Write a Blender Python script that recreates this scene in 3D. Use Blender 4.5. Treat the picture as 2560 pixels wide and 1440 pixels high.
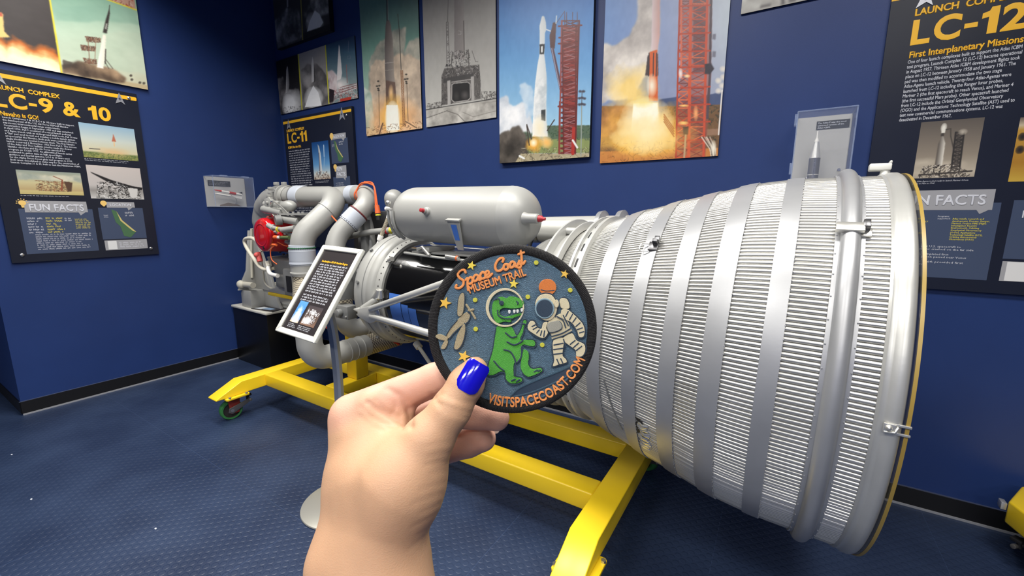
import bpy, bmesh, math, random
import numpy as np
from mathutils import Matrix, Vector

for _o in list(bpy.data.objects):
    bpy.data.objects.remove(_o)
SC = bpy.context.scene
COL = SC.collection
rng = np.random.default_rng(7)
random.seed(7)
PI = math.pi

# ---------------------------------------------------------------- camera
F_PX = 1065.49                                  # focal length for a 2560 wide picture
YAW, PITCH, ROLL = math.radians(33.313), math.radians(9.93), math.radians(0.054)
EYE = Vector((0, 0, 1.6))
_f = Vector((-math.sin(YAW) * math.cos(PITCH), math.cos(YAW) * math.cos(PITCH), -math.sin(PITCH)))
_r = Vector((math.cos(YAW), math.sin(YAW), 0))
_u = _r.cross(_f)
CR = _r * math.cos(ROLL) + _u * math.sin(ROLL)
CU = _u * math.cos(ROLL) - _r * math.sin(ROLL)
CF = _f
cam = bpy.data.cameras.new('camera')
cam.sensor_width = 36
cam.lens = F_PX / 2560 * 36
cam.clip_start = 0.01
camo = bpy.data.objects.new('camera', cam)
COL.objects.link(camo)
camo.matrix_world = Matrix(((CR.x, CU.x, -CF.x, EYE.x), (CR.y, CU.y, -CF.y, EYE.y), (CR.z, CU.z, -CF.z, EYE.z), (0, 0, 0, 1)))
SC.camera = camo

# ---------------------------------------------------------------- world, lamps, exposure
w = bpy.data.worlds.new('world')
SC.world = w
w.use_nodes = True
w.node_tree.nodes['Background'].inputs[0].default_value = (0.75, 0.85, 1.0, 1)
w.node_tree.nodes['Background'].inputs[1].default_value = 0.07
SC.view_settings.view_transform = 'Standard'
SC.view_settings.look = 'None'
SC.view_settings.gamma = 1
SC.view_settings.exposure = -1.1
SC.view_settings.use_curve_mapping = False


def area_lamp(x, y, z, sx, sy, power, col=(1, 0.97, 0.92), spread=150, rot=(0, 0, 0)):
    l = bpy.data.lights.new('ceiling_or_fill_lamp', 'AREA')
    l.shape = 'RECTANGLE'
    l.size, l.size_y = sx, sy
    l.energy = power
    l.color = col
    l.spread = math.radians(spread)
    o = bpy.data.objects.new('ceiling_or_fill_lamp', l)
    o.location = (x, y, z)
    o.rotation_euler = rot
    COL.objects.link(o)


LAMP_Z = 3.95
for lx, lp, sp in ((-4.05, 85, 134), (-2.4, 125, 150), (-0.8, 108, 150), (0.9, 95, 150)):
    area_lamp(lx, 1.1, LAMP_Z, 1.2, 0.6, lp, spread=sp)
for lx, lp in ((-3.2, 70), (-1.2, 110), (0.9, 110)):
    area_lamp(lx, -1.3, LAMP_Z, 1.2, 0.6, lp)
for lx, lp in ((-1.6, 230), (0.8, 310), (3.0, 240)):  # added fill row behind the camera, brightens nozzle, patch and hand
    area_lamp(lx, -4.2, LAMP_Z, 1.2, 0.6, lp)


# ---------------------------------------------------------------- materials
def lin(c):
    c = np.asarray(c, float) / 255.0
    return np.where(c <= 0.04045, c / 12.92, ((c + 0.055) / 1.055) ** 2.4)


def rgba(c):
    l = lin(c)
    return (float(l[0]), float(l[1]), float(l[2]), 1.0)


MATS = {}


def mat(name, col, rough=0.5, metal=0.0, spec=0.5, coat=0.0, var=0.0, vscale=6.0, bump=0.0, bscale=200.0, trans=0.0, alpha=1.0, sss=0.0):
    """principled material; col in sRGB 0-255; var = tone variation from noise, bump = fine noise relief"""
    if name in MATS:
        return MATS[name]
    m = bpy.data.materials.new(name)
    m.use_nodes = True
    nt = m.node_tree
    b = nt.nodes['Principled BSDF']
    b.inputs['Base Color'].default_value = rgba(col)
    b.inputs['Roughness'].default_value = rough
    b.inputs['Metallic'].default_value = metal
    b.inputs['Specular IOR Level'].default_value = spec
    b.inputs['Coat Weight'].default_value = coat
    b.inputs['Transmission Weight'].default_value = trans
    b.inputs['Alpha'].default_value = alpha
    if sss:
        b.inputs['Subsurface Weight'].default_value = sss
        b.inputs['Subsurface Radius'].default_value = (0.012, 0.004, 0.002)
        b.inputs['Subsurface Scale'].default_value = 0.35
    tc = nt.nodes.new('ShaderNodeTexCoord')
    if var:
        n = nt.nodes.new('ShaderNodeTexNoise')
        n.inputs['Scale'].default_value = vscale
        n.inputs['Detail'].default_value = 5
        nt.links.new(tc.outputs['Object'], n.inputs['Vector'])
        r = nt.nodes.new('ShaderNodeMapRange')
        r.inputs['From Min'].default_value = 0.3
        r.inputs['From Max'].default_value = 0.7
        r.inputs['To Min'].default_value = 1 - var
        r.inputs['To Max'].default_value = 1 + var
        nt.links.new(n.outputs['Fac'], r.inputs['Value'])
        h = nt.nodes.new('ShaderNodeHueSaturation')
        h.inputs['Color'].default_value = rgba(col)
        nt.links.new(r.outputs['Result'], h.inputs['Value'])
        nt.links.new(h.outputs['Color'], b.inputs['Base Color'])
    if bump:
        n2 = nt.nodes.new('ShaderNodeTexNoise')
        n2.inputs['Scale'].default_value = bscale
        n2.inputs['Detail'].default_value = 3
        nt.links.new(tc.outputs['Object'], n2.inputs['Vector'])
        bp = nt.nodes.new('ShaderNodeBump')
        bp.inputs['Strength'].default_value = bump
        bp.inputs['Distance'].default_value = 0.002
        nt.links.new(n2.outputs['Fac'], bp.inputs['Height'])
        nt.links.new(bp.outputs['Normal'], b.inputs['Normal'])
    MATS[name] = m
    return m


def printed_mat():
    """satin photographic print: colours come from the print's colour attribute"""
    if 'print' in MATS:
        return MATS['print']
    m = bpy.data.materials.new('satin_print')
    m.use_nodes = True
    nt = m.node_tree
    b = nt.nodes['Principled BSDF']
    a = nt.nodes.new('ShaderNodeVertexColor')
    a.layer_name = 'Col'
    nt.links.new(a.outputs['Color'], b.inputs['Base Color'])
    b.inputs['Roughness'].default_value = 0.38
    MATS['print'] = m
    return m


# ---------------------------------------------------------------- mesh helpers
class MB:
    """collects shapes for one mesh object"""

    def __init__(s):
        s.v, s.f = [], []

    def add(s, v, f):
        n = len(s.v)
        s.v.extend([tuple(p) for p in v])
        s.f.extend([tuple(i + n for i in q) for q in f])
        return s

    def box(s, x0, x1, y0, y1, z0, z1):
        v = [(x, y, z) for z in (z0, z1) for y in (y0, y1) for x in (x0, x1)]
        return s.add(v, [(0, 2, 3, 1), (4, 5, 7, 6), (0, 1, 5, 4), (2, 6, 7, 3), (0, 4, 6, 2), (1, 3, 7, 5)])

    def prism(s, pts, z0, z1, axis='z'):
        """extrude a plan polygon; axis picks the direction of extrusion"""
        def P(a, b, c):
            return {'z': (a, b, c), 'y': (a, c, b), 'x': (c, a, b)}[axis]
        n = len(pts)
        v = [P(a, b, z0) for a, b in pts] + [P(a, b, z1) for a, b in pts]
        f = [tuple(range(n))[::-1], tuple(range(n, 2 * n))]
        f += [(i, (i + 1) % n, n + (i + 1) % n, n + i) for i in range(n)]
        return s.add(v, f)

    def lathe(s, prof, seg=48, M=None, cap=True):
        """prof = [(axial, radius)] turned about local X; M places it"""
        v, f = [], []
        n = len(prof)
        for a, r in prof:
            for k in range(seg):
                t = 2 * PI * k / seg
                p = Vector((a, r * math.cos(t), r * math.sin(t)))
                v.append(M @ p if M else p)
        for i in range(n - 1):
            for k in range(seg):
                k2 = (k + 1) % seg
                f.append((i * seg + k, i * seg + k2, (i + 1) * seg + k2, (i + 1) * seg + k))
        if cap:
            f.append(tuple(range(seg)))
            f.append(tuple(range((n - 1) * seg, n * seg))[::-1])
        return s.add(v, f)

    def tube(s, path, rad, seg=20, cap=True):
        """round tube along 3-D points; rad is a number or one per point"""
        P = [Vector(p) for p in path]
        n = len(P)
        R = [rad] * n if isinstance(rad, (int, float)) else list(rad)
        T = []
        for i in range(n):
            t = P[min(i + 1, n - 1)] - P[max(i - 1, 0)]
            T.append(t.normalized())
        up = Vector((0, 0, 1)) if abs(T[0].z) < 0.9 else Vector((1, 0, 0))
        N = (up - T[0] * up.dot(T[0])).normalized()
        v, f = [], []
        for i in range(n):
            N = (N - T[i] * N.dot(T[i])).normalized()
            B = T[i].cross(N)
            for k in range(seg):
                a = 2 * PI * k / seg
                v.append(P[i] + (N * math.cos(a) + B * math.sin(a)) * R[i])
        for i in range(n - 1):
            for k in range(seg):
                k2 = (k + 1) % seg
                f.append((i * seg + k, i * seg + k2, (i + 1) * seg + k2, (i + 1) * seg + k))
        if cap:
            f.append(tuple(range(seg))[::-1])
            f.append(tuple(range((n - 1) * seg, n * seg)))
        return s.add(v, f)

    def ball(s, c, r, seg=20, ring=12, sc=(1, 1, 1)):
        v, f = [], []
        for i in range(ring + 1):
            t = PI * i / ring
            for k in range(seg):
                a = 2 * PI * k / seg
                v.append((c[0] + r * sc[0] * math.sin(t) * math.cos(a), c[1] + r * sc[1] * math.sin(t) * math.sin(a), c[2] + r * sc[2] * math.cos(t)))
        for i in range(ring):
            for k in range(seg):
                k2 = (k + 1) % seg
                f.append((i * seg + k, (i + 1) * seg + k, (i + 1) * seg + k2, i * seg + k2))
        return s.add(v, f)

    def bolt(s, p, d, r=0.012, h=0.01):
        """hexagon bolt head at p pointing along d"""
        p, d = Vector(p), Vector(d).normalized()
        return s.tube([p - d * h * 0.3, p + d * h], r, seg=6)


def smooth_path(pts, n=8):
    """Catmull-Rom through 3-D (or 2-D) points"""
    P = [np.array(p, float) for p in pts]
    P = [2 * P[0] - P[1]] + P + [2 * P[-1] - P[-2]]
    out = []
    for i in range(1, len(P) - 2):
        a, b, c, d = P[i - 1], P[i], P[i + 1], P[i + 2]
        for k in range(n):
            t = k / n
            out.append(0.5 * (2 * b + (c - a) * t + (2 * a - 5 * b + 4 * c - d) * t * t + (3 * b - a - 3 * c + d) * t ** 3))
    out.append(P[-2])
    return [tuple(p) for p in out]


def smooth_loop(pts, n=5):
    P = [np.array(p, float) for p in pts]
    m = len(P)
    out = []
    for i in range(m):
        a, b, c, d = P[i - 1], P[i], P[(i + 1) % m], P[(i + 2) % m]
        for k in range(n):
            t = k / n
            out.append(tuple(0.5 * (2 * b + (c - a) * t + (2 * a - 5 * b + 4 * c - d) * t * t + (3 * b - a - 3 * c + d) * t ** 3)))
    return out


def arc_path(pts, rad, n=8):
    """polyline with rounded corners of bend radius rad"""
    P = [Vector(p) for p in pts]
    R = [rad] * len(P) if isinstance(rad, (int, float)) else rad
    out = [P[0]]
    for i in range(1, len(P) - 1):
        a = (P[i - 1] - P[i]).normalized()
        b = (P[i + 1] - P[i]).normalized()
        ang = a.angle(b)
        d = min(R[i] / math.tan(ang / 2), (P[i - 1] - P[i]).length * 0.98, (P[i + 1] - P[i]).length * 0.98)
        r = d * math.tan(ang / 2)
        c = P[i] + (a + b).normalized() * (r / math.sin(ang / 2))
        s, e = P[i] + a * d - c, P[i] + b * d - c
        th = s.angle(e)
        for k in range(n + 1):
            t = k / n
            out.append(c + (s * math.sin((1 - t) * th) + e * math.sin(t * th)) / math.sin(th))
    out.append(P[-1])
    return out


def shade(me, ang=40):
    me.polygons.foreach_set('use_smooth', [True] * len(me.polygons))
    try:
        me.set_sharp_from_angle(angle=math.radians(ang))
    except Exception:
        pass


def link(name, me, m=None, parent=None, smooth=True):
    o = bpy.data.objects.new(name, me)
    if m:
        me.materials.append(m)
    COL.objects.link(o)
    if parent:
        o.parent = parent
    if smooth:
        shade(me)
    return o


def obj(name, mb, m, parent=None, bevel=0.0, seg=2, smooth=True):
    """one mesh object from the collected shapes"""
    me = bpy.data.meshes.new(name)
    me.from_pydata([tuple(p) for p in mb.v], [], mb.f)
    me.validate()
    bm = bmesh.new()
    bm.from_mesh(me)
    bmesh.ops.recalc_face_normals(bm, faces=bm.faces)
    if bevel:
        es = [e for e in bm.edges if len(e.link_faces) == 2 and e.calc_face_angle(0) > math.radians(40)]
        bmesh.ops.bevel(bm, geom=es, offset=bevel, segments=seg, profile=0.5, affect='EDGES', clamp_overlap=True)
    bm.to_mesh(me)
    bm.free()
    return link(name, me, m, parent, smooth)


def tag(o, label=None, cat=None, group=None, kind=None):
    if label:
        o['label'] = label
    if cat:
        o['category'] = cat
    if group:
        o['group'] = group
    if kind:
        o['kind'] = kind
    return o


def thing(name, label, cat, loc=(0, 0, 0), M=None, group=None):
    o = bpy.data.objects.new(name, None)
    o.empty_display_size = 0.1
    COL.objects.link(o)
    if M is not None:
        o.matrix_world = M
    else:
        o.location = loc
    return tag(o, label, cat, group)


def text(name, s, m, parent, x, y, h, width=None, z=0.0, bold=0.0, italic=0.0, spacing=1.0, align='LEFT', extr=0.0004, line=1.0, sx=None, res=3):
    """lettering in the plane of its parent; h = capital height, width = fitted width"""
    c = bpy.data.curves.new(name, 'FONT')
    c.body = s
    c.size = h / 0.70
    c.bevel_depth = bold * h                       # rounded edge that also fattens the strokes
    c.bevel_resolution = 0
    c.shear = italic
    c.space_character = spacing
    c.space_line = line
    c.align_x = align
    c.extrude = extr
    c.resolution_u = res
    t = bpy.data.objects.new('tmp', c)
    COL.objects.link(t)
    dg = bpy.context.evaluated_depsgraph_get()
    me = bpy.data.meshes.new_from_object(t.evaluated_get(dg))
    bpy.data.objects.remove(t)
    n = len(me.vertices)
    co = np.empty(n * 3)
    me.vertices.foreach_get('co', co)
    co = co.reshape(-1, 3)
    if width:
        x0, x1 = co[:, 0].min(), co[:, 0].max()
        k = width / (x1 - x0)
        co[:, 0] *= k
    elif sx:
        co[:, 0] *= sx
    me.vertices.foreach_set('co', co.ravel())
    me.name = name
    o = link(name, me, m, parent, smooth=False)
    o.location = (x, y, z)
    return o


GLYPH_W = {'L': .56, 'C': .76, '-': .36, '9': .66, '&': .84, '1': .44, '0': .66, '2': .66, ' ': .26}


def title(name, s, m, parent, x, y, h, width, z=0.0, bold=0.045, gap=0.09):
    """heavy headline numerals: each glyph is fitted to its own box; the 1 is drawn with its flag"""
    tot = sum(GLYPH_W[c] for c in s) + gap * (len(s) - 1)
    k = width / tot
    mb = MB()
    cx = x
    for c in s:
        wd = GLYPH_W[c] * k
        if c == '1':
            mb.prism([(cx + wd * .42, y), (cx + wd, y), (cx + wd, y + h), (cx + wd * .52, y + h), (cx + wd * .4, y + h * .86), (cx, y + h * .8), (cx, y + h * .6), (cx + wd * .42, y + h * .64)], z, z + 0.0004)
        elif c == '-':
            mb.box(cx, cx + wd, y + h * .34, y + h * .52, z, z + 0.0004)
        elif c != ' ':
            t = text('tmp', c, None, None, 0, 0, h, bold=bold, res=4)
            co = np.array([v.co for v in t.data.vertices])
            lo, hi = co.min(0), co.max(0)
            co = (co - lo) / np.maximum(hi - lo, 1e-9) * np.array([wd, h, 0.0004]) + np.array([cx, y, z])
            mb.add(co.tolist(), [tuple(q.vertices) for q in t.data.polygons])
            bpy.data.objects.remove(t)
        cx += wd + gap * k
    return obj(name, mb, m, parent, smooth=False)


def word_bars(name, m, parent, x, y, wd, lh, n, z, frac=0.55, ragged=0.12, skip=0.03, bh=None):
    """small unreadable print: rows of word-length dashes"""
    mb = MB()
    for i in range(n):
        yy = y - i * lh
        xe = x + wd * (1 - random.random() * ragged)
        xx = x
        while xx < xe - 0.004:
            ww = min(random.uniform(0.6, 2.6) * lh, xe - xx)
            hh = bh or lh * frac
            lw = hh * 0.52
            for k in range(max(1, int(ww / lw))):     # each word is a run of letter-sized marks
                t, q = random.random(), xx + k * lw
                top = hh * (1.25 if t > 0.8 else 0.92)
                bot = -hh * 0.22 if t < 0.12 else 0.0
                s = lw * 0.3
                mb.add([(q, yy + bot, z), (q + s, yy + bot, z), (q + s, yy + top, z), (q, yy + top, z)], [(0, 1, 2, 3)])
                ym = yy + hh * random.choice((0.0, 0.36, 0.68))
                mb.add([(q + s, ym, z), (q + lw * 0.8, ym, z), (q + lw * 0.8, ym + hh * 0.26, z), (q + s, ym + hh * 0.26, z)], [(0, 1, 2, 3)])
            xx += ww + lh * 0.3
    return obj(name, mb, m, parent, smooth=False)


def quad(name, m, parent, pts, z, th=0.0006):
    mb = MB().prism(pts, z - th, z)
    return obj(name, mb, m, parent, smooth=False)
# ---------------------------------------------------------------- the room (turned 1.17 degrees to the camera's axes)
RA = math.radians(1.17)
EX = Vector((math.cos(RA), math.sin(RA), 0))
EY = Vector((-math.sin(RA), math.cos(RA), 0))
EZ = Vector((0, 0, 1))
CN = Vector((-5.085, 2.872, 0))                  # corner of back and left wall on the floor


def wallM(side, u, z, out=0.0):
    """frame on a wall: x to the right, y up, z out of the wall; u is measured from the corner"""
    if side == 'back':
        p = CN + EX * u + EZ * z - EY * out
        X, Y, Z = EX, EZ, -EY
    else:
        p = CN + EY * u + EZ * z + EX * out
        X, Y, Z = EY, EZ, EX
    return Matrix(((X.x, Y.x, Z.x, p.x), (X.y, Y.y, Z.y, p.y), (X.z, Y.z, Z.z, p.z), (0, 0, 0, 1)))


M_WALL = mat('wall_paint', (35, 57, 110), rough=0.42, spec=0.4, var=0.05, vscale=3, bump=0.12, bscale=350)
M_BLACK = mat('black_vinyl', (16, 16, 19), rough=0.45)
M_REFLECT = mat('floor_reflection', (150, 152, 158), rough=0.4)  # pale tone stands in for light reflected at the foot of the walls
M_CEIL = mat('ceiling_tile', (84, 84, 86), rough=0.9)
ROOM = Matrix.Rotation(RA, 4, 'Z')
ROOM.translation = CN


def struct(name, mb, m, smooth=False, bevel=0):
    o = obj(name, mb, m, smooth=smooth, bevel=bevel)
    o.matrix_world = ROOM
    o['kind'] = 'structure'
    return o


LE = -2.358                                      # outer end of the left wall
struct('wall_back', MB().box(-0.15, 10.0, 0, 0.15, 0, 4.2), M_WALL)
struct('wall_left', MB().box(-0.15, 0, LE, 0, 0, 4.2), M_WALL)
struct('wall_return', MB().box(-4.0, -0.15, LE, LE + 0.15, 0, 4.2), M_WALL)
struct('wall_far', MB().box(-4.15, -4.0, -8.0, LE + 0.15, 0, 4.2), M_WALL)
struct('wall_right', MB().box(10.0, 10.15, -8.0, 0.15, 0, 4.2), M_WALL)
struct('wall_front', MB().box(-4.15, 10.15, -8.15, -8.0, 0, 4.2), M_WALL)
struct('ceiling', MB().box(-4.15, 10.15, -8.15, 0.15, 4.2, 4.3), M_CEIL)
struct('baseboard_back', MB().box(0, 10, -0.008, 0, 0.012, 0.112), M_BLACK, bevel=0.002)
struct('baseboard_left', MB().box(0, 0.008, LE - 0.008, 0, 0.012, 0.112), M_BLACK, bevel=0.002)
struct('baseboard_return', MB().box(-4, 0.008, LE - 0.008, LE, 0.012, 0.112), M_BLACK, bevel=0.002)
struct('reflection_strip_1', MB().box(0, 10, -0.012, 0, 0, 0.012), M_REFLECT)  # reflection under the baseboard, painted as a pale strip; same on the left wall
struct('reflection_strip_2', MB().box(0, 0.012, LE, 0, 0, 0.012), M_REFLECT)
struct('trim_3', MB().box(0, 10, -0.009, 0, 0.112, 0.115), mat('base_edge', (70, 78, 104), rough=0.35))
struct('trim_4', MB().box(0, 0.009, LE - 0.009, 0, 0.112, 0.115), MATS['base_edge'])


def floor_mat():
    """blue studded rubber flooring: staggered raised discs, sheet seams, scuffs"""
    m = bpy.data.materials.new('studded_rubber')
    m.use_nodes = True
    nt = m.node_tree
    N, L = nt.nodes, nt.links
    b = N['Principled BSDF']
    tc = N.new('ShaderNodeTexCoord')

    def vm(op, a, v=None):
        n = N.new('ShaderNodeVectorMath')
        n.operation = op
        L.new(a, n.inputs[0])
        if v is not None:
            if isinstance(v, tuple):
                n.inputs[1].default_value = v
            else:
                L.new(v, n.inputs[1])
        return n

    def mm(op, a, v=None, v2=None):
        n = N.new('ShaderNodeMath')
        n.operation = op
        for i, q in enumerate((a, v, v2)):
            if q is None:
                continue
            if isinstance(q, (int, float)):
                n.inputs[i].default_value = q
            else:
                L.new(q, n.inputs[i])
        return n
    S = 1 / 0.05
    ds = []
    for off in ((0, 0, 0), (0.5, 0.5, 0)):
        sc = vm('MULTIPLY', tc.outputs['Object'], (S, S, 0))
        ad = vm('ADD', sc.outputs[0], off)
        fr = vm('FRACTION', ad.outputs[0])
        ce = vm('SUBTRACT', fr.outputs[0], (0.5, 0.5, 0))
        ds.append(vm('LENGTH', ce.outputs[0]).outputs['Value'])
    d = mm('MINIMUM', ds[0], ds[1])
    h = N.new('ShaderNodeMapRange')
    h.interpolation_type = 'SMOOTHSTEP'
    h.inputs['From Min'].default_value = 0.31
    h.inputs['From Max'].default_value = 0.23
    L.new(d.outputs[0], h.inputs['Value'])
    # seams every 0.92 m
    sep = N.new('ShaderNodeSeparateXYZ')
    L.new(tc.outputs['Object'], sep.inputs[0])
    sm = None
    for ax, of in (('X', 0.17), ('Y', 0.49)):
        q = mm('ADD', sep.outputs[ax], of + 46.0)
        q = mm('MULTIPLY', q.outputs[0], 1 / 0.92)
        q = mm('FRACT', q.outputs[0])
        q = mm('SUBTRACT', q.outputs[0], 0.5)
        q = mm('ABSOLUTE', q.outputs[0])
        q = mm('LESS_THAN', q.outputs[0], 0.0011)
        sm = q if sm is None else mm('MAXIMUM', sm.outputs[0], q.outputs[0])
    hs = mm('MULTIPLY_ADD', sm.outputs[0], -0.8, h.outputs['Result'])
    bp = N.new('ShaderNodeBump')
    bp.inputs['Strength'].default_value = 0.62
    bp.inputs['Distance'].default_value = 0.0016
    L.new(hs.outputs[0], bp.inputs['Height'])
    n1 = N.new('ShaderNodeTexNoise')
    n1.inputs['Scale'].default_value = 2.2
    n1.inputs['Detail'].default_value = 6
    L.new(tc.outputs['Object'], n1.inputs['Vector'])
    rp = N.new('ShaderNodeValToRGB')
    rp.color_ramp.elements[0].position = 0.35
    rp.color_ramp.elements[0].color = rgba((33, 45, 70))
    rp.color_ramp.elements[1].position = 0.68
    rp.color_ramp.elements[1].color = rgba((44, 58, 85))
    L.new(n1.outputs['Fac'], rp.inputs['Fac'])
    mx = N.new('ShaderNodeMix')
    mx.data_type = 'RGBA'
    L.new(sm.outputs[0], mx.inputs['Factor'])
    L.new(rp.outputs['Color'], mx.inputs['A'])
    mx.inputs['B'].default_value = rgba((56, 72, 104))
    L.new(mx.outputs['Result'], b.inputs['Base Color'])
    rr = N.new('ShaderNodeMapRange')
    rr.inputs['To Min'].default_value = 0.33
    rr.inputs['To Max'].default_value = 0.44
    L.new(n1.outputs['Fac'], rr.inputs['Value'])
    L.new(rr.outputs['Result'], b.inputs['Roughness'])
    b.inputs['Specular IOR Level'].default_value = 0.45
    L.new(bp.outputs['Normal'], b.inputs['Normal'])
    return m


struct('floor', MB().box(-4.15, 10.15, -8.15, 0.15, -0.1, 0), floor_mat())
# pale scuff crumbs on the floor
mb_ = MB()
for (x, y) in ((-4.25, 0.35), (-3.47, 0.32), (-2.6, 0.62), (-0.72, 1.05), (-1.75, 0.15)):
    mb_.ball((x, y, 0.0015), 0.008, 8, 5, (1, 0.6, 0.35))
tag(obj('paper_crumb', mb_, mat('crumb', (200, 205, 215), rough=0.8)), 'tiny pale crumbs scattered on the blue studded floor', 'crumbs', kind='stuff')


# ---------------------------------------------------------------- painted prints (flat photographs on the walls)
def vnoise(U, V, sc, seed=0, oct=4, sx=1.0):
    r = np.random.default_rng(seed)
    out = np.zeros_like(U)
    amp, tot = 1.0, 0.0
    for o in range(oct):
        g = r.random((64, 64))
        x, y = (U * sc * sx * 2 ** o) % 63, (V * sc * 2 ** o) % 63
        xi, yi = x.astype(int), y.astype(int)
        fx, fy = x - xi, y - yi
        fx, fy = fx * fx * (3 - 2 * fx), fy * fy * (3 - 2 * fy)
        a = g[yi, xi] * (1 - fx) + g[yi, (xi + 1) % 64] * fx
        b = g[(yi + 1) % 64, xi] * (1 - fx) + g[(yi + 1) % 64, (xi + 1) % 64] * fx
        out += amp * (a * (1 - fy) + b * fy)
        tot += amp
        amp *= 0.5
    return out / tot


class Print:
    """paints a picture on a grid of points, to become the print's colour attribute.
    The sketch coordinates of each picture are mapped to the print's own 0..1 frame by H"""

    def __init__(s, wd, ht, res, H=None):
        s.wd, s.ht = wd, ht
        s.nx, s.ny = max(8, int(wd / res)), max(8, int(ht / res))
        u = np.linspace(0, 1, s.nx)
        v = np.linspace(0, 1, s.ny)
        s.U, s.V = np.meshgrid(u, v)
        s.A = np.zeros((s.ny, s.nx, 3))
        if H is not None:
            Hm = np.array(list(H) + [1.0]).reshape(3, 3)
            Hi = np.linalg.inv(Hm)
            q = Hi @ np.stack([s.U.ravel(), s.V.ravel(), np.ones(s.U.size)])
            s.X = (q[0] / q[2]).reshape(s.U.shape)
            s.Y = (q[1] / q[2]).reshape(s.U.shape)
        else:
            s.X, s.Y = s.U, 1 - s.V
        s.px = abs(s.X[0, 1] - s.X[0, 0]) + 1e-9

    def mix(s, m, col):
        m = np.clip(m, 0, 1)[..., None]
        s.A = s.A * (1 - m) + np.asarray(col, float) * m
        return s

    def grad(s, stops, axis='y'):
        """stops = [(coordinate, colour)]"""
        t = s.Y if axis == 'y' else s.X
        xs = [a for a, _ in stops]
        cs = np.array([c for _, c in stops], float)
        s.A = np.stack([np.interp(t, xs, cs[:, i]) for i in range(3)], -1)
        return s

    def mask(s, pts, soft=0):
        """coverage of a polygon, with smoothed edges"""
        P = np.array(pts, float)
        n = len(P)
        out = np.zeros(s.X.shape)
        dx = s.px * 0.25
        for ox, oy in ((-dx, -dx), (dx, -dx), (-dx, dx), (dx, dx)):
            X, Y = s.X + ox, s.Y + oy
            ins = np.zeros(s.X.shape, bool)
            for i in range(n):
                x1, y1 = P[i]
                x2, y2 = P[(i + 1) % n]
                if y1 != y2:
                    ins ^= ((y1 > Y) != (y2 > Y)) & (X < (x2 - x1) * (Y - y1) / (y2 - y1) + x1)
            out += ins / 4.0
        for _ in range(soft):
            q = np.pad(out, 1, mode='edge')
            out = (q[:-2, 1:-1] + q[2:, 1:-1] + q[1:-1, :-2] + q[1:-1, 2:] + 2 * out) / 6
        return out

    def poly(s, pts, col, a=1.0):
        return s.mix(s.mask(pts, 1) * a, col)

    def polyx(s, pts, cl, cr, nz=0):
        """polygon shaded from its left colour to its right colour"""
        m = s.mask(pts, 1)
        xs = [p[0] for p in pts]
        t = np.clip((s.X - min(xs)) / (max(xs) - min(xs)), 0, 1)[..., None]
        c = np.asarray(cl, float) * (1 - t) + np.asarray(cr, float) * t
        m = m[..., None]
        s.A = s.A * (1 - m) + c * m
        return s

    def line(s, pts, w, col, a=1.0):
        for (x1, y1), (x2, y2) in zip(pts[:-1], pts[1:]):
            dx, dy = x2 - x1, y2 - y1
            L2 = dx * dx + dy * dy + 1e-9
            t = np.clip(((s.X - x1) * dx + (s.Y - y1) * dy) / L2, 0, 1)
            d = np.hypot(s.X - x1 - t * dx, s.Y - y1 - t * dy)
            s.mix(np.clip((w / 2 - d) / s.px + 0.5, 0, 1) * a, col)
        return s

    def glow(s, cx, cy, rx, ry, col, p=1.0, a=1.0, nz=0.0, seed=0, sc=8):
        d = np.hypot((s.X - cx) / rx, (s.Y - cy) / ry)
        if nz:
            d = d + (vnoise(s.U, s.V * s.ht / s.wd, sc, seed, 5) - 0.5) * nz * 2
        return s.mix(np.clip(1.15 - d, 0, 1) ** p * a, col)

    def cloud(s, pts, col, dark, seed=0, sc=7, soft=0.5, edge=40.0, a=1.0):
        """billowing smoke filling a rough outline"""
        n1 = vnoise(s.U, s.V * s.ht / s.wd, sc, seed, 5)
        n2 = vnoise(s.U, s.V * s.ht / s.wd, sc * 1.7, seed + 9, 5)
        X, Y = s.X, s.Y
        s.X = X + (n1 - 0.5) * edge * 2
        s.Y = Y + (n2 - 0.5) * edge * 2
        m = s.mask(pts, 7)
        s.X, s.Y = X, Y
        t = np.clip((n1 * 0.6 + n2 * 0.4 - 0.32) / 0.36, 0, 1)[..., None]
        c = np.asarray(dark, float) * (1 - t) + np.asarray(col, float) * t
        m = (m * a)[..., None]
        s.A = s.A * (1 - m) + c * m
        return s

    def speck(s, pts, cols, n, ln, w, seed):
        """short strokes of structure inside an outline"""
        r = random.Random(seed)
        xs = [p[0] for p in pts]
        ys = [p[1] for p in pts]
        m = s.mask(pts)
        keep = s.A.copy()
        ln, w = ln * 0.34, w * 0.5
        for i in range(int(n * 3.4)):
            x, y = r.uniform(min(xs), max(xs)), r.uniform(min(ys), max(ys))
            k = r.choice(((1, 0), (0, 1), (0.7, 0.7), (0.7, -0.7)))
            l = ln * r.uniform(0.3, 1)
            s.line([(x - k[0] * l, y - k[1] * l), (x + k[0] * l, y + k[1] * l)], w, r.choice(cols))
        m = m[..., None]
        s.A = keep * (1 - m) + s.A * m
        return s

    def grain(s, k=5, seed=3, sc=30):
        s.A = s.A + (vnoise(s.U, s.V, sc, seed, 2)[..., None] - 0.5) * k * 2
        return s

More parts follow.
